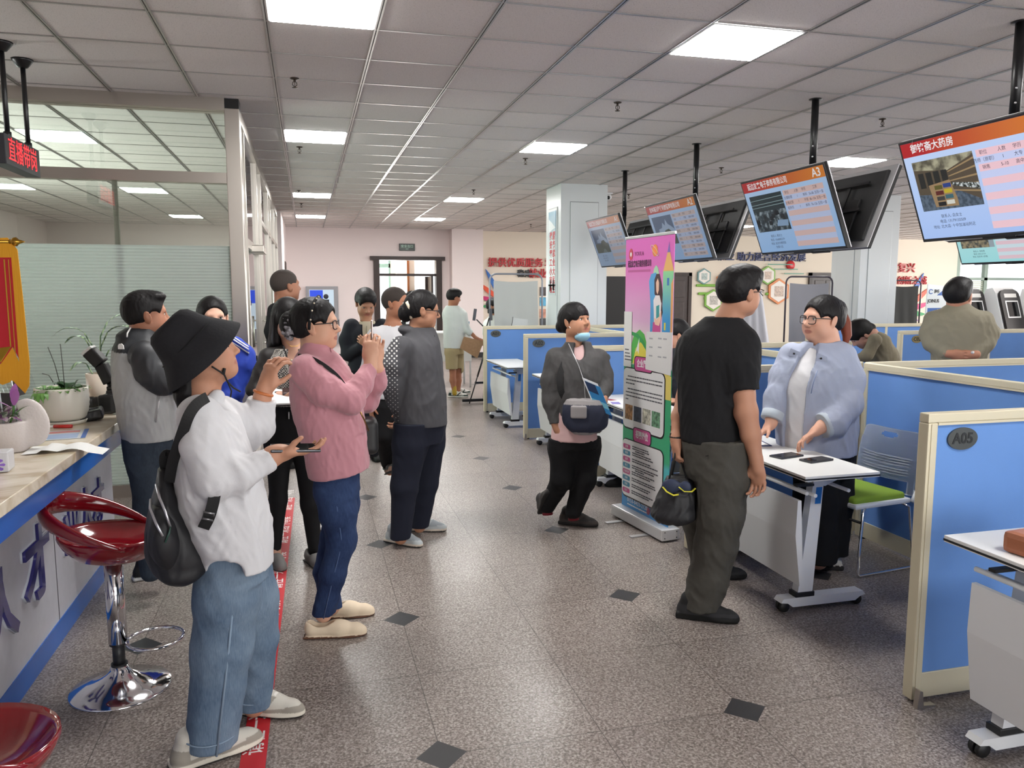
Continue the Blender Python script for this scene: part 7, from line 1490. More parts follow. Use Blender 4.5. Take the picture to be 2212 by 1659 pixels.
# ---- man with shaved head in black at the glass wall
loc, rz = (-0.192, 6.297, 0), 0.0304
hc = (0.044, 0, 1.668)
rs = [(-0.037, -0.1, 1.479, 0.063), (-0.062, -0.14, 1.331, 0.059), (-0.055, -0.12, 1.155, 0.046), (-0.019, -0.1, 1.011, 0.032)]
ls = [(0.073, 0.12, 1.473, 0.066), (0.111, 0.16, 1.314, 0.059), (0.104, 0.1, 1.134, 0.04)]
wr, wl = (-0.013, -0.1, 0.986), (0.103, 0.1, 1.098)
jn = [(-0.032, -0.05, 1.024, 0.078), (-0.051, -0.05, 0.665, 0.061), (-0.071, -0.05, 0.283, 0.043)]
jf = [(0.037, 0.07, 1.011, 0.08), (0.025, 0.08, 0.641, 0.062), (0.013, 0.1, 0.282, 0.044)]
P, M, mx = person('man with shaved head in a black jacket by the glass wall', loc, rz, head=(hc, 22, 4, 0, 1.05, 1.05, (0.011, 0, 1.491)), h=.006, neck=.062,
    torso=[(1.505, 0.021, 0, 0.075, 0.07), (1.412, 0.022, 0, 0.1, 0.1), (1.162, 0.01, 0, 0.104, 0.12), (0.982, 0.008, 0, 0.094, 0.12)], limbs=[std_limbs(rs, wr=wr), std_limbs(ls, wr=wl), thin(jn, .07, .04), thin(jf, .07, .04)],
    hands=[dict(w=wr, d=(0, 0, -1), n=(.9, 0, 0), side=1, curl=(30, 40, 25))], hair=dict(style='buzz', t=.004, fold=None), hairmat=mat('shaved_hair', S(56, 48, 43), .8, bump=.4, bscale=320), skin=S(160, 112, 88))
cloth('jacket', P, [('u', Lo([(1.554, 0.033, 0, 0.057, 0.075), (1.505, 0.025, 0, 0.093, 0.1), (1.412, 0.018, 0, 0.118, 0.135), (1.162, 0.007, 0, 0.122, 0.145), (0.964, 0, 0, 0.115, 0.145)], 2.3), .02)]+chain(rs, .03)+chain(ls, .03), mat('black_jacket', S(28, 30, 31), .8, spec=.25), .008, [(.006, .1, 5)])
cloth('trousers', P, [('u', Lo([(1.018, 0.002, 0, 0.101, 0.12), (0.91, -0.002, 0, 0.094, 0.12)], 2.3), .03)]+chain(jn, .03)+chain(jf, .03), BLKTR, .009, None)
shoe('shoe', 'loafer', (-0.085, 1.04, 0), 20, (SHOE, bs), P, .27, h=.009); shoe('shoe', 'loafer', (0.014, 1.21, 0), 20, (SHOE, bs), P, .27, h=.009)
# ---- man in two-tone windbreaker at the counter
loc, rz = (-0.791, 4.349, 0), 0.1799
hc = (0, 0, 1.509)
rs = [(-0.02, -0.16, 1.309, 0.078), (0.009, -0.18, 1.229, 0.073), (0.052, -0.18, 1.179, 0.062), (0.143, -0.12, 1.154, 0.047)]
ls = [(0.001, 0.16, 1.296, 0.084), (0.06, 0.18, 1.205, 0.075), (0.151, 0.12, 1.137, 0.05)]
wr, wl = (0.156, -0.12, 1.15), (0.165, 0.12, 1.131)
jn = [(-0.04, -0.07, 0.913, 0.104), (-0.04, -0.07, 0.757, 0.09), (-0.038, -0.06, 0.535, 0.072), (-0.047, -0.06, 0.177, 0.053)]
jf = [(0.016, 0.08, 0.884, 0.103), (0.012, 0.08, 0.721, 0.089), (-0.008, 0.08, 0.496, 0.069), (-0.02, 0.08, 0.152, 0.055)]
P, M, mx = person('man in black and light grey windbreaker standing by the counter with arms folded forward', loc, rz, head=(hc, 6, 2, 0, 1.0, 1.02, (-0.034, 0, 1.38)), neck=.06, h=.0045,
    torso=[(1.411, -0.035, 0, 0.078, 0.08), (1.357, -0.033, 0, 0.102, 0.11), (1.154, -0.028, 0, 0.119, 0.15), (0.912, -0.019, 0, 0.12, 0.16), (0.838, -0.018, 0, 0.111, 0.15)], limbs=[std_limbs(rs, wr=wr), std_limbs(ls, wr=wl), thin(jn, .075, .04), thin(jf, .075, .04)],
    hands=[dict(w=wr, d=(1, .2, .1), n=(0, .8, -.3), side=1, curl=(30, 40, 25)), dict(w=wl, d=(1, -.2, .1), n=(0, -.8, -.3), side=-1, curl=(30, 40, 25))],
    hair=dict(style='short', t=.011, extra=[('u', El((0.041, 0, 1.603), (.055, .066, .028)), .02)]), skin=S(162, 112, 88))
def two_tone(V):
    T = np.tile(np.array(S(168, 170, 170)), (len(V), 1)); hx = (-0.02, 0, 1.321)
    T[V[:, 2] > HZ-.10*np.clip(V[:, 0]+.05, -.2, .4)+.0*V[:, 1]] = S(40, 42, 46)
    return T
HZ = (-0.126, 0, 1.319)[2]
tm = mat('windbreaker_shell', rough=.55, spec=.35, tint=True, bump=.12, bscale=60)
cloth('windbreaker', P, [('u', Lo([(1.444, -0.024, 0, 0.073, 0.075), (1.406, -0.035, 0, 0.092, 0.1), (1.357, -0.04, 0, 0.118, 0.145), (1.286, -0.038, 0, 0.136, 0.18), (1.154, -0.033, 0, 0.143, 0.19), (0.985, -0.024, 0, 0.139, 0.195), (0.877, -0.017, 0, 0.133, 0.19)], 2.35), .02), ('u', El((-0.063, 0, 1.398), (.085, .10, .045)), .02)]+[('s', Rc((-0.012, 0, 1.486), (-0.024, 0, 1.42), .075, .066), .006), ('s', Bx((-0.011, 0, 0.715), (.4, .4, .13)), .004)], tm, .0065, [(.010, .12, 41), (.004, .05, 7)], two_tone)
slv = cloth('sleeve', P, chain(rs, .03)+hole(rs[2], rs[3], .038), mat('black_shell', S(40, 42, 46), .55, bump=.12, bscale=60), .0065, [(.008, .08, 3)])
cloth('sleeve', P, chain(ls, .03), mat('black_shell'), .007, [(.008, .08, 3)])
b = BM(); prism(b, [(-.018, -.014), (.014, -.014), (.012, .004), (.002, .014), (-.012, .012), (-.018, .002)], -.002, .002, 'y', Matrix.Translation((-0.12, -0.145, 1.361)) @ Matrix.Rotation(R(-35), 4, 'Z')); obj('chest_mark', b, mat('reflective_white', S(232, 232, 230), .5), P)
b = BM(); tube(b, [(-0.076, -0.07, 1.448), (-0.092, -0.1, 1.422), (-0.094, -0.11, 1.404)], .004, 6); obj('drawcord', b, mat('reflective_white'), P)
b = BM(); tube(b, [(0.036, -0.2, 1.108), (0.029, -0.205, 1.058), (0.015, -0.205, 0.984)], .003, 6); obj('pocket_zip', b, SILV, P)
cloth('trousers', P, [('u', Lo([(0.924, -0.02, 0, 0.127, 0.165), (0.839, -0.02, 0, 0.127, 0.165), (0.778, -0.021, 0, 0.12, 0.16)], 2.3), .03)]+chain(jn, .03)+chain(jf, .03)+top((-0.024, 0, 0.893)[2]), denim('slate_denim', S(44, 52, 62), S(66, 76, 88)), .007, [(.006, .12, 4)])
shoe('shoe', 'sneaker', (-0.063, 0.371, 0), 10, (SHOE, [S(40, 40, 42), S(200, 200, 198)]), P, .27, h=.008); shoe('shoe', 'sneaker', (-0.023, 0.433, 0), 10, (SHOE, [S(40, 40, 42), S(200, 200, 198)]), P, .27, h=.008)
# ---- woman in blue striped tracksuit top behind the hat
loc, rz = (-0.528, 5.073, 0), 0.1037
hc = (-0.027, 0, 1.47)
rs = [(-0.128, 0, 1.25, 0.067), (-0.17, 0, 1.125, 0.062), (-0.149, -0.05, 0.989, 0.047), (-0.072, -0.14, 0.941, 0.033)]
ls = [(0.09, 0, 1.281, 0.074), (0.141, -0.02, 1.23, 0.068), (0.144, -0.04, 1.174, 0.063), (0.083, -0.08, 1.01, 0.048), (-0.02, -0.14, 0.96, 0.036)]
wr, wl = (-0.06, -0.14, 0.934), (-0.03, -0.15, 0.957)
jn = [(-0.072, 0, 0.864, 0.097), (-0.089, 0, 0.575, 0.077), (-0.103, 0, 0.253, 0.049)]; jf = [(0.035, 0, 0.858, 0.097), (0.029, 0, 0.566, 0.078), (0.021, 0, 0.241, 0.049)]
P, M, mx = person('woman in bright blue tracksuit top with white stripes, face half hidden behind the bucket hat', loc, rz, head=(hc, -80, -2, 0, 1.04, .98, (-0.026, 0, 1.304)), h=.005,
    torso=[(1.318, -0.023, 0, 0.076, 0.06), (1.255, -0.015, 0, 0.11, 0.1), (1.004, -0.015, 0, 0.117, 0.12), (0.803, -0.015, 0, 0.109, 0.13)], limbs=[std_limbs(rs, wr=wr), std_limbs(ls, wr=wl), thin(jn, .07, .04), thin(jf, .07, .04)],
    hands=[dict(w=wr, d=(1, 0, 0), n=(0, 1, 0), side=1, curl=(30, 40, 25))], hair=dict(style='up', t=.010, extra=[('u', Rc((0.037, 0.05, 1.428), (0.032, 0.05, 1.299), .03, .02), .02)]), skin=S(214, 170, 148))
TRK = mat('royal_blue_knit', S(30, 62, 172), .7, bump=.06, bscale=220)
cloth('track_top', P, [('u', Lo([(1.346, -0.014, 0, 0.073, 0.07), (1.295, -0.011, 0, 0.107, 0.1), (1.218, -0.009, 0, 0.13, 0.13), (1.004, -0.012, 0, 0.137, 0.14), (0.773, -0.011, 0, 0.137, 0.145)], 2.3), .02)]+chain(rs, .03)+chain(ls, .03)+[('s', Rc((-0.026, 0, 1.431), (-0.025, 0, 1.346), .06, .05), .006)], TRK, .007, [(.007, .09, 14)])
for k in range(3):
    b = BM(); pts = []
    for q in range(9): pts.append((498+q*6.2, 736-k*-6.5+q*q*.28+k*2, 0))
    a_ = np.array(ls[0][:3]); c_ = np.array(ls[1][:3]); r_ = ls[0][3]+.001
    tube(b, [a_+(c_-a_)*t+np.array((.02*t, -r_*math.cos(R(-25+k*24))*1.02, r_*math.sin(R(25+k*22)*1.0)*1.0)) for t in np.linspace(-.25, 1.15, 9)], .010, 6, flat=.4); obj('sleeve_stripe', b, mat('stripe_white', S(232, 232, 234), .7), P)
b = BM(); tube(b, [(0.074, -0.1, 0.942), (0.098, -0.11, 0.871)], .014, 8); obj('cuff_band', b, mat('khaki_knit', S(120, 112, 92), .8), P)
cloth('trousers', P, [('u', Lo([(0.831, -0.014, 0, 0.131, 0.125), (0.715, -0.016, 0, 0.129, 0.13)], 2.3), .03)]+chain(jn, .03)+chain(jf, .03), TRK, .009, None)
shoe('shoe', 'sneaker', (-0.12, 0.75, 0), -80, (SHOE, gy), P, .25, h=.009); shoe('shoe', 'sneaker', (0.022, 0.697, 0), -80, (SHOE, gy), P, .25, h=.009)
# ---- far woman by the doorway
loc, rz = (1.227, 9.521, 0), -0.1282
hc = (0.01, 0, 1.5)
P, M, mx = person('distant woman with dark hair and white scarf just inside the back doorway', loc, rz, h=.008, head=(hc, -70, 0, 0, 1.02, 1., (0.006, 0, 1.288)), torso=[(1.31, 0.007, 0, 0.079, 0.06), (1.232, 0.006, 0, 0.112, 0.1), (0.893, 0.001, 0, 0.124, 0.12), (0.666, -0.003, 0, 0.102, 0.12)],
    limbs=[[(-0.095, 0, 1.204, 0.051), (-0.121, 0, 1.007, 0.045), (-0.101, -0.05, 0.814, 0.034)], [(0.106, 0, 1.203, 0.051), (0.125, 0, 1.005, 0.045), (0.1, -0.05, 0.812, 0.034)], [(-0.059, 0, 0.667, 0.091), (-0.053, 0, 0.325, 0.063), (-0.058, 0, 0.008, 0.046)], [(0.053, 0, 0.666, 0.091), (0.037, 0, 0.323, 0.063), (0.033, 0, 0.006, 0.046)]], hair=dict(style='long', t=.014), skin=S(200, 150, 130))
cloth('coat', P, [('u', Lo([(1.321, 0.007, 0, 0.067, 0.07), (1.243, 0.006, 0, 0.124, 0.11), (0.893, 0.001, 0, 0.136, 0.13), (0.553, -0.005, 0, 0.125, 0.13)], 2.3), .02)]+chain([(-0.106, 0, 1.204, 0.062), (-0.132, 0, 1.008, 0.056), (-0.112, -0.05, 0.842, 0.051)], .02)+chain([(0.117, 0, 1.203, 0.062), (0.137, 0, 1.005, 0.056), (0.111, -0.05, 0.84, 0.051)], .02), BLACK_CLOTH, .01, None)
V, Q = solid([('u', El((-0.026, -0.06, 1.323), (.07, .05, .05)), .01), ('u', Rc((-0.037, -0.08, 1.346), (-0.051, -0.11, 1.125), .03, .02), .02)], .008); obj('scarf', mesh_from('scarf', V, Q), WHITE_COTTON, P)
cloth('trousers', P, chain([(-0.059, 0, 0.667, 0.096), (-0.058, 0, 0.025, 0.057)], .02)+chain([(0.053, 0, 0.666, 0.096), (0.033, 0, 0.023, 0.057)], .02), BLKTR, .012, None)
# ---- man in white T-shirt and khaki shorts with a board
loc, rz = (2.194, 11.706, 0), -0.1853
hc = (-0.036, 0, 1.537)
rs = [(0.094, -0.06, 1.274, 0.063), (0.148, -0.06, 1.065, 0.052), (0.299, -0.12, 0.914, 0.035)]
ls = [(-0.144, 0.08, 1.271, 0.063), (-0.083, 0.1, 1.044, 0.05), (0.162, 0.05, 0.883, 0.035)]
wr, wl = (0.313, -0.13, 0.908), (0.19, 0.05, 0.876)
jn = [(-0.085, -0.05, 0.715, 0.084), (-0.067, -0.05, 0.433, 0.063), (-0.049, -0.05, 0.093, 0.035)]; jf = [(0.006, 0.08, 0.705, 0.085), (0.017, 0.1, 0.418, 0.064), (0.015, 0.1, 0.087, 0.036)]
P, M, mx = person('man in loose white T-shirt and khaki shorts bending over a brown board', loc, rz, h=.0075, head=(hc, 18, -14, 0, 1.0, .95, (-0.073, 0, 1.377)), torso=[(1.398, -0.066, 0, 0.077, 0.06), (1.329, -0.045, 0, 0.14, 0.09), (1.063, -0.041, 0, 0.133, 0.11), (0.782, -0.05, 0, 0.127, 0.11)],
    limbs=[std_limbs(rs, (.042, .026), wr), std_limbs(ls, (.042, .026), wl), [(-0.085, -0.05, 0.715, 0.07), (-0.067, -0.05, 0.433, 0.049), (-0.068, -0.04, 0.277, 0.049), (-0.042, -0.05, 0.079, 0.028)], [(0.006, 0.08, 0.705, 0.071), (0.017, 0.1, 0.418, 0.05), (0.016, 0.11, 0.259, 0.05), (0.015, 0.1, 0.073, 0.029)]],
    hands=[dict(w=wr, d=(.8, 0, -.5), n=(0, .6, -.5), side=1, curl=(40, 50, 30))], hair=dict(style='male', t=.018), skin=S(166, 112, 86))
cloth('t_shirt', P, [('u', Lo([(1.412, -0.065, 0, 0.091, 0.075), (1.343, -0.042, 0, 0.164, 0.11), (1.133, -0.036, 0, 0.172, 0.135), (0.768, -0.047, 0, 0.158, 0.135)], 2.3), .02)]+chain(rs[:2]+[(0.189, -0.08, 1.01, 0.056)], .03)+chain(ls[:2], .03), mat('pale_cotton', S(212, 218, 214), .85), .009, [(.006, .1, 4)])
cloth('shorts', P, [('u', Lo([(0.852, -0.049, 0, 0.141, 0.12), (0.676, -0.047, 0, 0.144, 0.12)], 2.3), .03)]+chain([(-0.085, -0.05, 0.715, 0.098), (-0.081, -0.05, 0.441, 0.091)], .03)+chain([(0.013, 0.08, 0.705, 0.092), (0.018, 0.1, 0.439, 0.085)], .03)+hem((-0.081, -0.05, 0.455, 0.091), .14, .06), mat('khaki_twill', S(166, 150, 112), .85), .009, [(.004, .1, 4)])
cloth('sock', P, chain([(-0.048, -0.05, 0.178, 0.035), (-0.042, -0.05, 0.079, 0.035)], .01), mat('mustard_sock', S(176, 146, 50), .8), .006, None)
shoe('shoe', 'sneaker', (-0.05, 0.11, 0), -18, (SHOE, [S(206, 204, 198), S(226, 224, 218), S(40, 56, 50)]), P, .29, w=1.1, h=.006); shoe('shoe', 'sneaker', (0.014, 0.433, 0), 20, (SHOE, [S(206, 204, 198), S(226, 224, 218), S(40, 56, 50)]), P, .27, h=.008)
bd = thing('board', 'brown fibreboard sheet tilted in the hands of the man in khaki shorts', 'board', loc, rz)
b = BM(); prism(b, [(0, 0), (.30, -.07), (.20, -.33), (-.06, -.17)], -.006, .006, 'y', Matrix.Translation((0.104, -0.16, 0.952))); obj('sheet', b, mat('fibreboard', S(164, 128, 96), .8, var=.1, vscale=30), bd)
# ---- person half hidden behind the white backdrop
loc, rz = (2.966, 12.554, 0), -0.2320
hc = (0.001, 0, 1.378)
P, M, mx = person('person with dark hair and white top half hidden behind the white backdrop', loc, rz, h=.009, head=(hc, -20, -8, 0, 1.05, 1., (0, 0, 1.212)), torso=[(1.227, 0.023, 0, 0.084, 0.06), (1.151, 0.023, 0, 0.129, 0.1), (0.862, 0.03, 0, 0.122, 0.12), (0.632, 0.029, 0, 0.107, 0.12)],
    limbs=[[(-0.091, 0, 1.121, 0.053), (-0.122, -0.05, 0.941, 0.046), (-0.046, -0.2, 0.836, 0.03)], [(0.137, 0, 1.121, 0.053), (0.167, -0.05, 0.941, 0.046)], [(-0.032, 0, 0.632, 0.076), (-0.025, 0, 0.325, 0.061), (-0.026, 0, 0.031, 0.038)], [(0.075, 0, 0.632, 0.076), (0.082, 0, 0.325, 0.061), (0.082, 0, 0.031, 0.038)]], hair=dict(style='up', t=.018), skin=S(180, 130, 106))
cloth('top', P, [('u', Lo([(1.235, 0.023, 0, 0.084, 0.075), (1.166, 0.023, 0, 0.145, 0.12), (0.632, 0.029, 0, 0.138, 0.14)], 2.3), .02)]+chain([(-0.107, 0, 1.106, 0.061), (-0.129, -0.05, 0.941, 0.053)], .02), mat('pale_cotton'), .01, None)
b = BM(); box(b, -.06, .07, -.02, .02, -.04, .04, .02, Matrix.Translation((-0.037, -0.09, 1.305))); obj('face_mask', b, mat('black_mask', S(24, 24, 26), .7), P)
cloth('trousers', P, chain([(-0.032, 0, 0.671, 0.092), (-0.026, 0, 0.031, 0.062)], .02)+chain([(0.075, 0, 0.671, 0.092), (0.082, 0, 0.031, 0.062)], .02), BLKTR, .014, None)
# ---- woman in grey jacket with a mask under her chin and a shoulder bag
loc, rz = (1.673, 4.987, 0), -0.3237
hc = (0.066, 0, 1.429)
rs = [(-0.058, -0.02, 1.179, 0.078), (-0.088, -0.03, 1.039, 0.072), (-0.087, -0.04, 0.899, 0.065), (-0.058, -0.08, 0.748, 0.043)]
ls = [(0.222, 0.03, 1.176, 0.069), (0.26, 0.02, 1.067, 0.062), (0.265, -0.03, 0.985, 0.056), (0.243, -0.12, 0.941, 0.043)]
wr, wl = (-0.052, -0.085, 0.734), (0.251, -0.14, 0.925)
jn = [(0.001, -0.02, 0.707, 0.113), (-0.001, -0.02, 0.563, 0.107), (-0.015, -0.05, 0.362, 0.075), (-0.118, 0.1, 0.124, 0.052)]
jf = [(0.134, 0.03, 0.7, 0.114), (0.141, 0.03, 0.555, 0.105), (0.137, 0, 0.352, 0.079), (0.063, -0.02, 0.125, 0.054)]
P, M, mx = person('woman in grey zip jacket, blue mask under her chin, walking with a bag', loc, rz, head=(hc, -42, 10, 0, 1.02, 1.08, (0.059, 0, 1.262)), h=.0045,
    torso=[(1.262, 0.065, 0, 0.075, 0.065), (1.187, 0.075, 0, 0.124, 0.1), (0.942, 0.09, 0, 0.147, 0.13), (0.657, 0.077, 0, 0.145, 0.14), (0.593, 0.077, 0, 0.139, 0.13)], limbs=[std_limbs(rs, (.043, .028), wr), std_limbs(ls, (.043, .028), wl), thin(jn, .07, .038), thin(jf, .07, .038)],
    hands=[dict(w=wr, d=(.12, -.1, -1), n=(.8, .5, 0), side=1, curl=(35, 45, 30), s=.95), dict(w=wl, d=(.1, -.6, -.7), n=(-.9, .1, 0), side=-1, curl=(45, 55, 35), s=.92)],
    hair=dict(style='fringe', t=.014, extra=[('u', El((-0.026, 0.04, 1.393), (.042, .045, .045)), .01)]), skin=S(186, 136, 108))
GJ = mat('grey_marl_jersey', S(74, 73, 73), .85, bump=.1, bscale=300, var=.06, vscale=60)
cloth('blouse', P, [('u', Lo([(1.28, 0.083, 0, 0.062, 0.062), (1.224, 0.081, 0, 0.078, 0.085), (1.1, 0.083, 0, 0.101, 0.115), (0.72, 0.064, 0, 0.151, 0.15), (0.631, 0.065, 0, 0.158, 0.155)], 2.3), .02), ('s', Rc((0.067, 0, 1.411), (0.074, -0.02, 1.282), .06, .05), .006)], mat('blush_cotton', S(214, 178, 176), .85), .006, [(.004, .09, 5)])
cloth('jacket', P, chain(rs, .03)+hole(rs[2], rs[3], .032)+chain(ls, .03)+[('u', Lo([(1.293, 0.086, 0, 0.084, 0.078), (1.249, 0.08, 0, 0.109, 0.09), (1.193, 0.078, 0, 0.156, 0.118), (1.099, 0.076, 0, 0.178, 0.145), (0.942, 0.083, 0, 0.172, 0.155), (0.784, 0.098, 0, 0.16, 0.16), (0.689, 0.105, 0, 0.148, 0.155)], 2.35), .02)]+[('s', El((0.094, -0.13, 1.259), (.045, .09, .085)), .01), ('s', Rc((0.067, 0, 1.411), (0.074, 0, 1.287), .062, .056), .006)], GJ, .006, [(.008, .11, 51), (.003, .045, 7)])
b = BM(); tube(b, [(0.021, -0.1, 1.287), (0.088, -0.15, 1.145), (0.125, -0.165, 1.041), (0.132, -0.165, 0.934)], .003, 6); obj('zip', b, SILV, P)
V, Q = solid([('u', El(np.array(hc)+M@np.array((.043, 0, -.104)), (.049, .058, .038), M), .01), ('s', El(np.array(hc)+M@np.array((.034, 0, -.068)), (.052, .056, .040), M), .008)], .0045); mk = obj('face_mask', mesh_from('face_mask', V, Q), mat('mask_blue', S(156, 204, 226), .7), P)
for s_ in (-1, 1): b = BM(); tube(b, [mx @ Vector(q) for q in ((.06, .052*s_, -.09), (.03, .072*s_, -.06), (.0, .083*s_, -.02), (-.012, .084*s_, .0))], .0022, 6); obj('ear_loop', b, mat('loop_white', S(232, 234, 236), .7), mk)
cloth('trousers', P, [('u', Lo([(0.704, 0.073, 0, 0.16, 0.14), (0.625, 0.074, 0, 0.161, 0.145), (0.576, 0.074, 0, 0.155, 0.14)], 2.3), .03)]+chain(jn, .03)+chain(jf, .03)+top((0.064, 0, 0.64)[2]), BLKTR, .0065, [(.006, .10, 4)])
dk = [S(52, 50, 50), S(40, 38, 38), S(66, 60, 58)]
shoe('shoe', 'sneaker', (-0.133, 0.08, 0.119), -72, (SHOE, dk), P, .25, pitch=-48, h=.006); shoe('shoe', 'sneaker', (0.046, 0.111, 0), -18, (SHOE, dk), P, .255, h=.006)
for a in (jn[-1], jf[-1]): b = BM(); tube(b, [np.array(a[:3])+np.array((0, 0, -.012)), np.array(a[:3])+np.array((.004, -.004, -.055))], .037, 12); obj('sock', b, mat('maroon_sock', S(120, 32, 44), .85), P)
sbg = thing('shoulder_bag', 'navy and grey messenger bag with a grey pocket across the walking woman', 'bag', loc, rz)
V, Q = solid([('u', Lo([(0.932, 0.129, -0.2, 0.123, 0.05), (0.878, 0.132, -0.2, 0.145, 0.07), (0.802, 0.136, -0.2, 0.148, 0.075), (0.74, 0.137, -0.2, 0.124, 0.07), (0.703, 0.122, -0.2, 0.061, 0.05)], 2.6), .015)], .006, [(.006, .12, 3)]); T = np.tile(np.array(S(36, 42, 62)), (len(V), 1)); zz_ = V[:, 2]; xx_ = V[:, 0]; T[(xx_ < -.06+.3*(zz_-zz_.mean())) & (zz_ > zz_.min()+.10)] = S(146, 142, 142); T[zz_ > zz_.max()-.035] = S(146, 142, 142); T[zz_ < zz_.min()+.018] = S(146, 142, 142)
bagm = mat('bag_canvas', rough=.75, tint=True, bump=.15, bscale=200); obj('bag_body', mesh_from('bag_body', V, Q, T), bagm, sbg)
V, Q = solid([('u', Bx((0.089, -0.275, 0.858), (.052, .014, .042), None, .012), .01)], .005); obj('pocket', mesh_from('pocket', V, Q), mat('bag_grey', S(150, 146, 146), .75), sbg)
strap([(0.012, -0.12, 0.902), (-0.037, -0.15, 0.992), (-0.032, -0.13, 1.112), (0.028, -0.08, 1.218)], .02, sbg)
bro = thing('brochure', 'blue and white brochures clutched by the walking woman', 'brochure', loc, rz)
for k, (a, nm, c) in enumerate((((0, 0), 'brochure_cover', S(50, 128, 186)), ((-.012, .02), 'inner_sheet', S(232, 234, 236)))):
    fm = frame(np.array((0.214, -0.235, 0.944))+np.array((a[0]-.004*k, .006*k, a[1])), (.9, -.25, -.35), (-.42, .1, 1)); b = BM(); box(b, -.055, .055, -.10, .10, -.002, .002, 0, fm); o_ = obj(nm, b, mat(f'brochure_{k}', c, .3), bro)
    if k == 0: b = BM(); box(b, -.055, .02, .03, .10, .002, .0026, 0, fm); obj('cover_photo', b, mat('brochure_dark', S(36, 56, 90), .3), o_); b = BM(); box(b, -.055, .055, -.06, -.02, .002, .0026, 0, fm); obj('cover_band', b, mat('brochure_teal', S(120, 190, 210), .3), o_)
# ---- man in black T-shirt with a black holdall
loc, rz = (1.945, 3.456, 0), -0.5126
hc = (0.101, 0, 1.627)
rs = [(0.117, -0.06, 1.358, 0.073), (0.124, -0.09, 1.254, 0.071), (0.127, -0.1, 1.162, 0.073)]
ra = [(0.109, -0.06, 1.358, 0.053), (0.127, -0.1, 1.144, 0.053), (0.141, -0.11, 1.056, 0.055), (0.167, -0.12, 0.947, 0.046), (0.197, -0.13, 0.821, 0.029)]
ls = [(-0.125, 0.06, 1.35, 0.065), (-0.149, 0.08, 1.266, 0.061), (-0.156, 0.08, 1.195, 0.056)]
la = [(-0.125, 0.06, 1.345, 0.047), (-0.155, 0.08, 1.088, 0.04), (-0.178, 0.02, 1.001, 0.035), (-0.184, -0.04, 0.898, 0.028)]
wr, wl = (0.199, -0.13, 0.809), (-0.184, -0.045, 0.889)
jn = [(0.037, -0.06, 0.907, 0.131), (0.046, -0.07, 0.725, 0.127), (0.039, -0.08, 0.541, 0.114), (0.022, -0.07, 0.372, 0.103), (-0.009, -0.07, 0.202, 0.097), (-0.043, -0.07, 0.048, 0.093)]
jf = [(-0.062, 0.08, 0.877, 0.109), (-0.066, 0.12, 0.625, 0.106), (-0.062, 0.22, 0.398, 0.089), (-0.027, 0.36, 0.109, 0.077)]
P, M, mx = person('man in plain black T-shirt and olive trousers seen from behind, carrying a black bag', loc, rz, head=(hc, 36, -2, 4, 1.0, 1.02, (0.037, 0, 1.47)), neck=.060,
    torso=[(1.47, 0.036, 0, 0.096, 0.08), (1.413, 0.018, 0, 0.151, 0.11), (1.242, -0.003, 0, 0.156, 0.13), (1.01, -0.024, 0, 0.129, 0.13), (0.824, 0.002, 0, 0.142, 0.14)], limbs=[ra, la, thin(jn, .08, .045), thin(jf, .08, .045)],
    hands=[dict(w=wr, d=(.12, -.05, -1), n=(-.5, -.85, 0), side=1, curl=(28, 38, 25), s=1.05, thumb=(35, 20)), dict(w=wl, d=(.05, -.1, -1), n=(.8, .4, 0), side=-1, curl=(55, 75, 50), s=.98)],
    hair=dict(style='male', t=.014, fold=(.003, .02, 5)), skin=S(186, 136, 110))
b = BM(); tube(b, [mx @ Vector(q) for q in ((.09, -.056, .006), (.06, -.074, .006), (-.01, -.083, .004))], .0022, 6); tube(b, [mx @ Vector(q) for q in ((.092, -.056, .012), (.097, -.03, .016), (.097, -.01, .008), (.095, -.05, -.014))], .002, 6); obj('glasses', b, GLASSF, P)
TB = mat('black_jersey', S(27, 27, 29), .85, spec=.25, bump=.06, bscale=220)
cloth('t_shirt', P, chain(rs, .03)+hole(rs[1], rs[2], .075)+chain(ls, .03)+hole(ls[1], ls[2], .06)+[('u', Lo([(1.506, 0.023, 0, 0.086, 0.08), (1.474, 0.019, 0, 0.118, 0.095), (1.436, 0.012, 0, 0.163, 0.125), (1.368, 0.005, 0, 0.191, 0.15), (1.242, -0.007, 0, 0.185, 0.155), (1.08, -0.025, 0, 0.155, 0.155), (0.894, -0.016, 0, 0.152, 0.16)], 2.35), .05)]+[('s', Rc((0.06, 0, 1.56), (0.032, 0, 1.497), .075, .068), .006)], TB, .0062, [(.008, .12, 61), (.003, .05, 7)])
cloth('trousers', P, [('u', Lo([(0.952, -0.016, 0, 0.15, 0.145), (0.894, -0.007, 0, 0.161, 0.155), (0.777, 0.009, 0, 0.166, 0.16), (0.707, 0.015, 0, 0.156, 0.15)], 2.3), .03)]+chain(jn, .03)+chain(jf, .02)+hem(jn[-1], .105)+top((-0.008, 0, 0.913)[2]), mat('olive_twill', S(66, 64, 58), .8, bump=.08, bscale=220), .0065, [(.009, .11, 14), (.004, .05, 9)])
b = BM(); tube(b, [(0.154, -0.1, 0.857), (0.151, -0.115, 0.81), (0.134, -0.13, 0.781)], .004, 6); obj('pocket_piping', b, mat('grey_piping', S(190, 190, 188), .6), P)
b = BM(); tube(b, [(-0.039, -0.175, 0.846), (0.046, -0.18, 0.863), (0.049, -0.185, 0.752)], .0016, 5); obj('pocket_seam', b, BLACK_CLOTH, P)
bk_ = [S(34, 34, 35), S(22, 22, 22), S(44, 44, 46)]
shoe('shoe', 'chunky', (-0.071, -0.089, 0), -4, (SHOE, bk_), P, .275, w=1.1, h=.0055); shoe('shoe', 'chunky', (-0.005, 0.496, 0), 12, (SHOE, bk_), P, .27, h=.007)
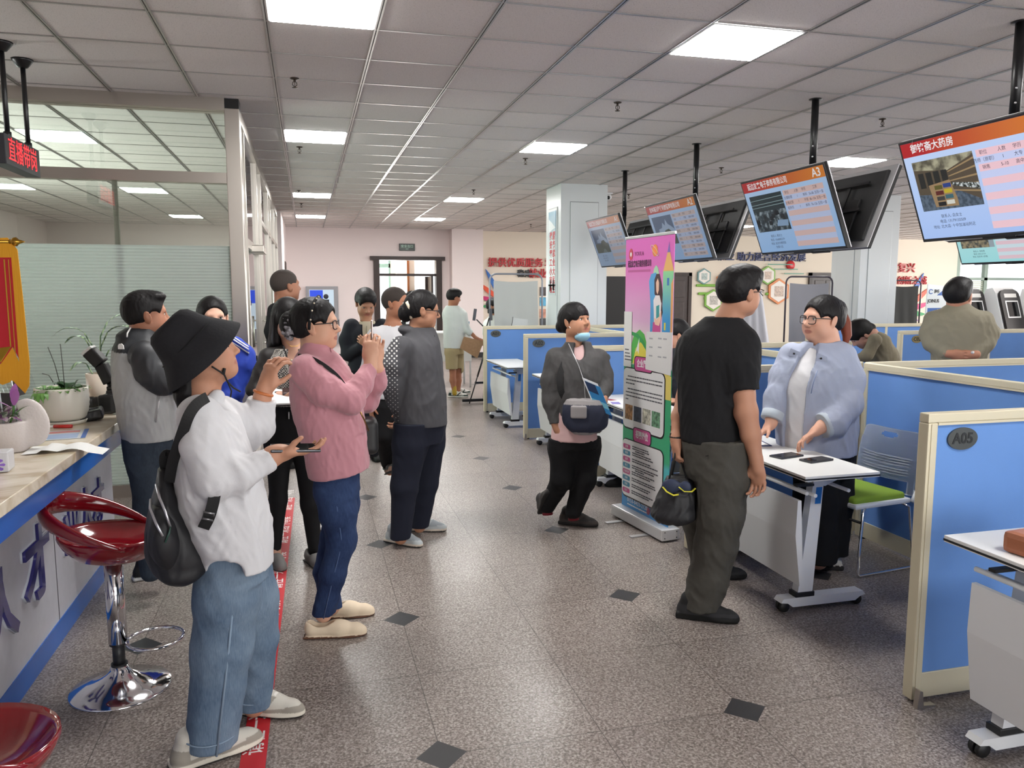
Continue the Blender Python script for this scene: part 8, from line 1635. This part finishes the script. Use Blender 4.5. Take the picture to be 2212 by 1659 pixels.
b = BM(); wv = np.array((-0.182, -0.035, 0.908)); tube(b, [wv+np.array((math.cos(t)*.029, math.sin(t)*.030, 0)) for t in np.linspace(0, 2*math.pi, 18)[:-1]], .011, 6, closed=True, flat=.6); box(b, -.034, -.026, -.018, .018, -.02, .02, .004, Matrix.Translation(wv)); obj('wristwatch', b, BLKP, P)
hb2 = thing('holdall', 'black soft holdall with yellow-edged navy pocket in the hand of the man in black', 'bag', loc, rz)
V, Q = solid([('u', Lo([(0.71, -0.169, -0.06, 0.058, 0.05), (0.662, -0.17, -0.06, 0.079, 0.08), (0.567, -0.18, -0.06, 0.104, 0.11), (0.507, -0.187, -0.06, 0.109, 0.115), (0.485, -0.187, -0.06, 0.081, 0.1)], 2.6), .015)], .0055, [(.010, .08, 3)]); bagk = mat('black_nylon'); obj('bag_body', mesh_from('bag_body', V, Q), bagk, hb2)
V, Q = solid([('u', El((-0.198, -0.15, 0.683), (.046, .016, .036)), .01), ('u', El((-0.131, -0.15, 0.682), (.03, .014, .03)), .01)], .005); obj('navy_pocket', mesh_from('navy_pocket', V, Q), mat('navy_nylon', S(40, 50, 76), .6), hb2)
b = BM(); tube(b, [(-0.237, -0.16, 0.678), (-0.217, -0.18, 0.661), (-0.184, -0.185, 0.646), (-0.16, -0.18, 0.651)], .006, 6, flat=.5); tube(b, [(-0.161, -0.175, 0.687), (-0.134, -0.18, 0.667), (-0.099, -0.17, 0.666), (-0.083, -0.14, 0.676)], .005, 6, flat=.5); obj('yellow_trim', b, mat('yellow_binding', S(214, 206, 60), .5), hb2)
for q in ((1440, 1492), (1452, 1496)): pass
b = BM(); tube(b, [(-0.21, -0.1, 0.705), (-0.199, -0.09, 0.773), (-0.184, -0.06, 0.838), (-0.171, -0.04, 0.842), (-0.151, -0.06, 0.77), (-0.125, -0.09, 0.705)], .008, 8, flat=.6); tube(b, [(-0.205, -0.02, 0.686), (-0.193, -0.03, 0.761), (-0.18, -0.04, 0.837), (-0.167, -0.03, 0.835), (-0.138, -0.02, 0.754), (-0.114, -0.02, 0.685)], .008, 8, flat=.6); obj('handle', b, CORD, hb2)
# ---- woman in light blue shirt jacket at the desk
loc, rz = (2.906, 3.826, 0), -0.6496
hc = (-0.084, 0, 1.469)
rs = [(-0.234, -0.02, 1.255, 0.08), (-0.273, -0.05, 1.135, 0.08), (-0.3, -0.1, 1.018, 0.072), (-0.327, -0.16, 0.902, 0.056)]
ls = [(0.014, -0.02, 1.249, 0.1), (0.053, -0.04, 1.134, 0.096), (0.058, -0.1, 1.006, 0.09), (0.001, -0.2, 0.913, 0.076), (-0.054, -0.24, 0.895, 0.066)]
wr, wl = (-0.329, -0.18, 0.872), (-0.072, -0.26, 0.877)
jn = [(-0.085, -0.05, 0.714, 0.133), (-0.073, -0.05, 0.429, 0.118), (-0.042, -0.06, 0.07, 0.102)]
jf = [(0.009, 0.06, 0.701, 0.124), (0.022, 0.06, 0.411, 0.109), (0.026, 0.06, 0.088, 0.093)]
P, M, mx = person('woman in light blue overshirt and dark glasses leaning her hands on the white desk', loc, rz, head=(hc, -138, 2, 0, 1.10, 1.16, (-0.053, 0, 1.325)), neck=.07,
    torso=[(1.316, -0.077, 0, 0.095, 0.08), (1.244, -0.084, 0, 0.159, 0.12), (1.044, -0.074, 0, 0.193, 0.17), (0.774, -0.075, 0, 0.195, 0.18), (0.639, -0.05, 0, 0.169, 0.17)], limbs=[std_limbs(rs, (.045, .030), wr), std_limbs(ls, (.05, .032), wl), thin(jn, .08, .05), thin(jf, .08, .05)],
    hands=[dict(w=wr, d=(-.55, -.35, -.55), n=(.0, -.3, -1), side=1, curl=(18, 28, 20), s=.95), dict(w=wl, d=(-.75, -.25, -.55), n=(-.1, -.2, -1), side=-1, curl=(15, 28, 20), s=1.0, spread=7)],
    hair=dict(style='up', t=.012, extra=[('u', El((0.002, 0.06, 1.516), (.045, .05, .06)), .02)]), skin=S(214, 164, 140))
glasses(P, mx, GLASSF, 'rect', .0265, .0205)
b = BM(); tube(b, [(0.012, 0.08, 1.494), (0.039, 0.09, 1.442), (0.052, 0.08, 1.376), (0.044, 0.05, 1.324)], [.035, .034, .026, .012], 10); obj('ponytail', b, hair_mat('hair_copper', S(126, 66, 48)), P)
cloth('t_shirt', P, [('u', Lo([(1.316, -0.085, 0, 0.093, 0.075), (1.271, -0.09, 0, 0.119, 0.105), (1.177, -0.098, 0, 0.173, 0.165), (0.962, -0.098, 0, 0.197, 0.198), (0.74, -0.087, 0, 0.204, 0.203)], 2.3), .02), ('s', Rc((-0.082, 0, 1.43), (-0.073, -0.02, 1.328), .085, .072), .006)], WHITE_COTTON, .007, [(.005, .1, 5)])
LB = mat('light_blue_cotton', S(160, 168, 188), .85, bump=.08, bscale=220)
cloth('overshirt', P, chain(rs, .035)+hole(rs[2], rs[3], .05)+chain(ls, .035)+hole(ls[3], ls[4], .06)+[('u', Lo([(1.343, -0.076, 0, 0.103, 0.085), (1.306, -0.082, 0, 0.138, 0.11), (1.253, -0.082, 0, 0.188, 0.145), (1.151, -0.09, 0, 0.208, 0.185), (1.017, -0.089, 0, 0.219, 0.205), (0.854, -0.09, 0, 0.228, 0.215), (0.707, -0.083, 0, 0.218, 0.215)], 2.35), .02)]
    + [('s', Rc((-0.134, -0.11, 1.33), (-0.208, -0.175, 1.059), .045, .060), .008), ('s', Rc((-0.208, -0.175, 1.059), (-0.212, -0.185, 0.69), .060, .055), .008), ('s', Rc((-0.083, 0, 1.443), (-0.074, 0, 1.343), .085, .078), .006)], LB, .0065, [(.011, .15, 71), (.004, .06, 7)])
for sx, pts in ((1, [(-0.15, -0.14, 1.339), (-0.097, -0.17, 1.291), (-0.067, -0.175, 1.272)]), (-1, [(-0.209, -0.09, 1.34), (-0.241, -0.1, 1.308), (-0.253, -0.12, 1.262)])):
    b = BM(); p0 = [np.array(q) for q in pts]; prism(b, [(0, 0), (.05, -.02), (.055, -.05), (-.01, -.045)], -.003, .003, 'y', Matrix.Translation(pts[1])); obj('collar_flap', b, LB, P); b = BM(); ball(b, np.array(pts[1])+np.array((.02, -.008, -.03)), .006, 8); obj('press_stud', b, BLKP, P)
def cuffs(a, r, nm='turned_cuff'):
    pass
for a, q in ((rs[2], rs[3]), (ls[3], ls[4])):
    a0, a1 = np.array(a[:3]), np.array(q[:3]); v = (a1-a0)/np.linalg.norm(a1-a0); b = BM(); tube(b, [a1-v*.050, a1-v*.046, a1-v*.002, a1+v*.002], [q[3]+.002, q[3]+.006, q[3]+.005, q[3]+.001], 22); obj('turned_cuff', b, mat('cuff_grey_blue', S(178, 188, 198), .85), P)
b = BM(); tube(b, [(-0.092, -0.21, 1.197), (-0.11, -0.22, 1.131), (-0.119, -0.225, 1.069)], .003, 6); obj('pocket_zip', b, mat('zip_blue', S(120, 134, 166), .5), P)
cloth('trousers', P, [('u', Lo([(0.775, -0.06, 0, 0.184, 0.18), (0.694, -0.053, 0, 0.169, 0.18), (0.585, -0.043, 0, 0.159, 0.17)], 2.3), .03)]+chain(jn, .04)+chain(jf, .04)+hem(jn[-1], .13)+hem(jf[-1], .09), BLKTR, .0075, [(.006, .14, 4)])
sp_ = [S(70, 66, 64), S(48, 46, 46), S(206, 202, 194), S(206, 202, 194)]
shoe('shoe', 'chunky', (0.005, 0.035, 0), -165, (SHOE, sp_), P, .265, h=.006); shoe('shoe', 'chunky', (-0.071, 0.346, 0), -150, (SHOE, sp_), P, .26, h=.008)
# ---- man in khaki top, back turned, hands clasped behind
loc, rz = (4.814, 4.943, 0), -0.7722
hc = (-0.004, 0, 1.597)
rs = [(0.174, 0, 1.417, 0.066), (0.216, 0, 1.314, 0.063), (0.202, -0.04, 1.239, 0.052), (0.127, -0.13, 1.159, 0.035)]
ls = [(-0.164, 0, 1.411, 0.068), (-0.19, 0, 1.303, 0.065), (-0.166, -0.04, 1.227, 0.054), (-0.054, -0.13, 1.159, 0.035)]
wr, wl = (0.115, -0.14, 1.159), (-0.042, -0.14, 1.16)
jn = [(-0.043, 0, 1.057, 0.093), (-0.027, 0, 0.66, 0.068), (-0.004, 0, 0.258, 0.047)]; jf = [(0.092, 0, 1.063, 0.092), (0.116, 0, 0.671, 0.068), (0.139, 0, 0.274, 0.047)]
P, M, mx = person('man in khaki long-sleeved top seen from behind with his hands clasped at his back', loc, rz, h=.006, head=(hc, 70, 0, 0, 1.06, 1.05, (0.002, 0, 1.45)), neck=.066, torso=[(1.478, 0, 0, 0.092, 0.08), (1.414, 0.01, 0, 0.17, 0.11), (1.202, 0.017, 0, 0.163, 0.13), (1.024, 0.03, 0, 0.146, 0.13)],
    limbs=[std_limbs(rs, (.045, .03), wr), std_limbs(ls, (.045, .03), wl), thin(jn, .08, .04), thin(jf, .08, .04)], hands=[dict(w=wr, d=(-1, -.1, -.05), n=(0, .9, .2), side=1, curl=(20, 30, 20)), dict(w=wl, d=(1, -.25, -.15), n=(0, .9, .2), side=-1, curl=(20, 30, 20))], hair=dict(style='male', t=.014), skin=S(172, 120, 96))
KH = mat('khaki_jersey', S(126, 120, 102), .8, bump=.06, bscale=200)
cloth('top', P, [('u', Lo([(1.541, 0, 0, 0.067, 0.07), (1.506, -0.001, 0, 0.106, 0.09), (1.457, 0.005, 0, 0.187, 0.125), (1.344, 0.011, 0, 0.216, 0.155), (1.167, 0.022, 0, 0.195, 0.155), (1.053, 0.028, 0, 0.181, 0.15)], 2.35), .02)]+chain(rs, .03)+chain(ls, .03), KH, .0075, [(.009, .09, 81)])
b = BM(); ball(b, (0.111, -0.16, 1.174), .015, 8); obj('wristwatch', b, SILV, P)
cloth('trousers', P, [('u', Lo([(1.096, 0.026, 0, 0.181, 0.14), (0.989, 0.032, 0, 0.174, 0.14)], 2.3), .03)]+chain(jn, .03)+chain(jf, .03), mat('dark_chino', S(50, 48, 48), .85), .01, None)
shoe('shoe', 'loafer', (0, 0.882, 0), 80, (SHOE, bs), P, .27, h=.01); shoe('shoe', 'loafer', (0.164, 0.975, 0), 80, (SHOE, bs), P, .27, h=.01)
# ---- seated people
def sitter(label, loc, rz, hc, yaw, pit, tl, arms, thigh, mt, hs=dict(style='up', t=.015), h=.008, skin=S(190, 142, 118), shoes=(), hands=()):
    P, M, mx = person(label, loc, rz, h=h, head=(hc, yaw, pit, 0, 1.03, 1.02, tl[0][:3]), torso=None, limbs=[[(*q[:3], q[3]*.72) for q in tl]]+[[(*q[:3], q[3]*.7) for q in a] for a in arms]+[[(*q[:3], q[3]*.75) for q in a] for a in thigh], hair=hs, skin=skin, hands=hands)
    ops = chain(tl, .05)
    for a in arms: ops += chain(a[:-1]+[(*a[-1][:3], a[-1][3])], .03)
    cloth('top', P, ops, mt, .008, [(.008, .09, 5)])
    ops = []
    for a in thigh: ops += chain(a, .03)
    cloth('trousers', P, ops, BLKTR, .009, None)
    for s_, a in shoes: shoe('shoe', 'loafer', s_, a, (SHOE, bs), P, .26, h=.007)
    return P
loc, rz = (4.833, 5.865, 0), -0.6892
sitter('woman in khaki slumped forward with her head down behind plate B03', loc, rz, (-0.115, 0, 1.249), -155, -48, [(-0.018, 0, 1.251, 0.041), (0.031, 0.02, 1.17, 0.098), (0.082, 0.04, 1.035, 0.123), (0.109, 0.05, 0.808, 0.132)], [[(0.007, -0.14, 1.207, 0.056), (-0.052, -0.16, 1.074, 0.048), (-0.132, -0.14, 1.041, 0.036)], [(0.037, 0.16, 1.191, 0.058), (-0.024, 0.2, 1.04, 0.05)]], [[(0.101, -0.08, 0.781, 0.089), (-0.052, -0.1, 0.755, 0.069), (-0.042, -0.1, 0.404, 0.049)], [(0.104, 0.1, 0.761, 0.091), (-0.054, 0.12, 0.729, 0.071), (-0.045, 0.12, 0.39, 0.051)]], mat('khaki_knit'), hs=dict(style='fringe', t=.016, extra=[('u', El((-0.035, 0.02, 1.295), (.05, .05, .055)), .01)]), skin=S(196, 150, 130))
loc, rz = (2.940, 5.909, 0), -0.4617
sitter('person in dark clothes seated behind the roll-up banner, only hands and shoes showing', loc, rz, (-0.002, 0, 1.268), -165, -20, [(0.012, 0, 1.161, 0.042), (0.022, 0, 1.073, 0.115), (0.036, 0, 0.822, 0.127), (0.045, 0, 0.589, 0.131)], [[(-0.052, -0.1, 1.042, 0.057), (-0.077, -0.14, 0.867, 0.049), (-0.032, -0.27, 0.749, 0.033)], [(0.114, 0.1, 1.027, 0.058), (0.127, 0.1, 0.852, 0.051), (0.089, -0.1, 0.76, 0.034)]], [[(0.041, -0.1, 0.585, 0.091), (-0.186, -0.12, 0.542, 0.073), (-0.38, -0.1, 0.079, 0.047)], [(0.042, 0.08, 0.556, 0.094), (-0.211, 0.06, 0.523, 0.075), (-0.448, 0.1, 0.053, 0.048)]], mat('dark_navy_top', S(34, 36, 44), .85), shoes=(((-0.356, -0.099, 0), -165), ((-0.428, 0.05, 0), -165)), hands=(dict(w=(-0.032, -0.28, 0.754), d=(.6, -.4, .1), n=(0, .2, -1), side=1, curl=(30, 40, 25)),))
# chairs under the people seated in the booths
for x, y, a, w in ((6.08, 5.16, 170, 'under the slumped woman in khaki'), (3.06, 6.02, 0, 'under the seated person behind the roll-up banner')):
    dup(ch, (x, y, 0), R(a), 'white plastic chair '+w)
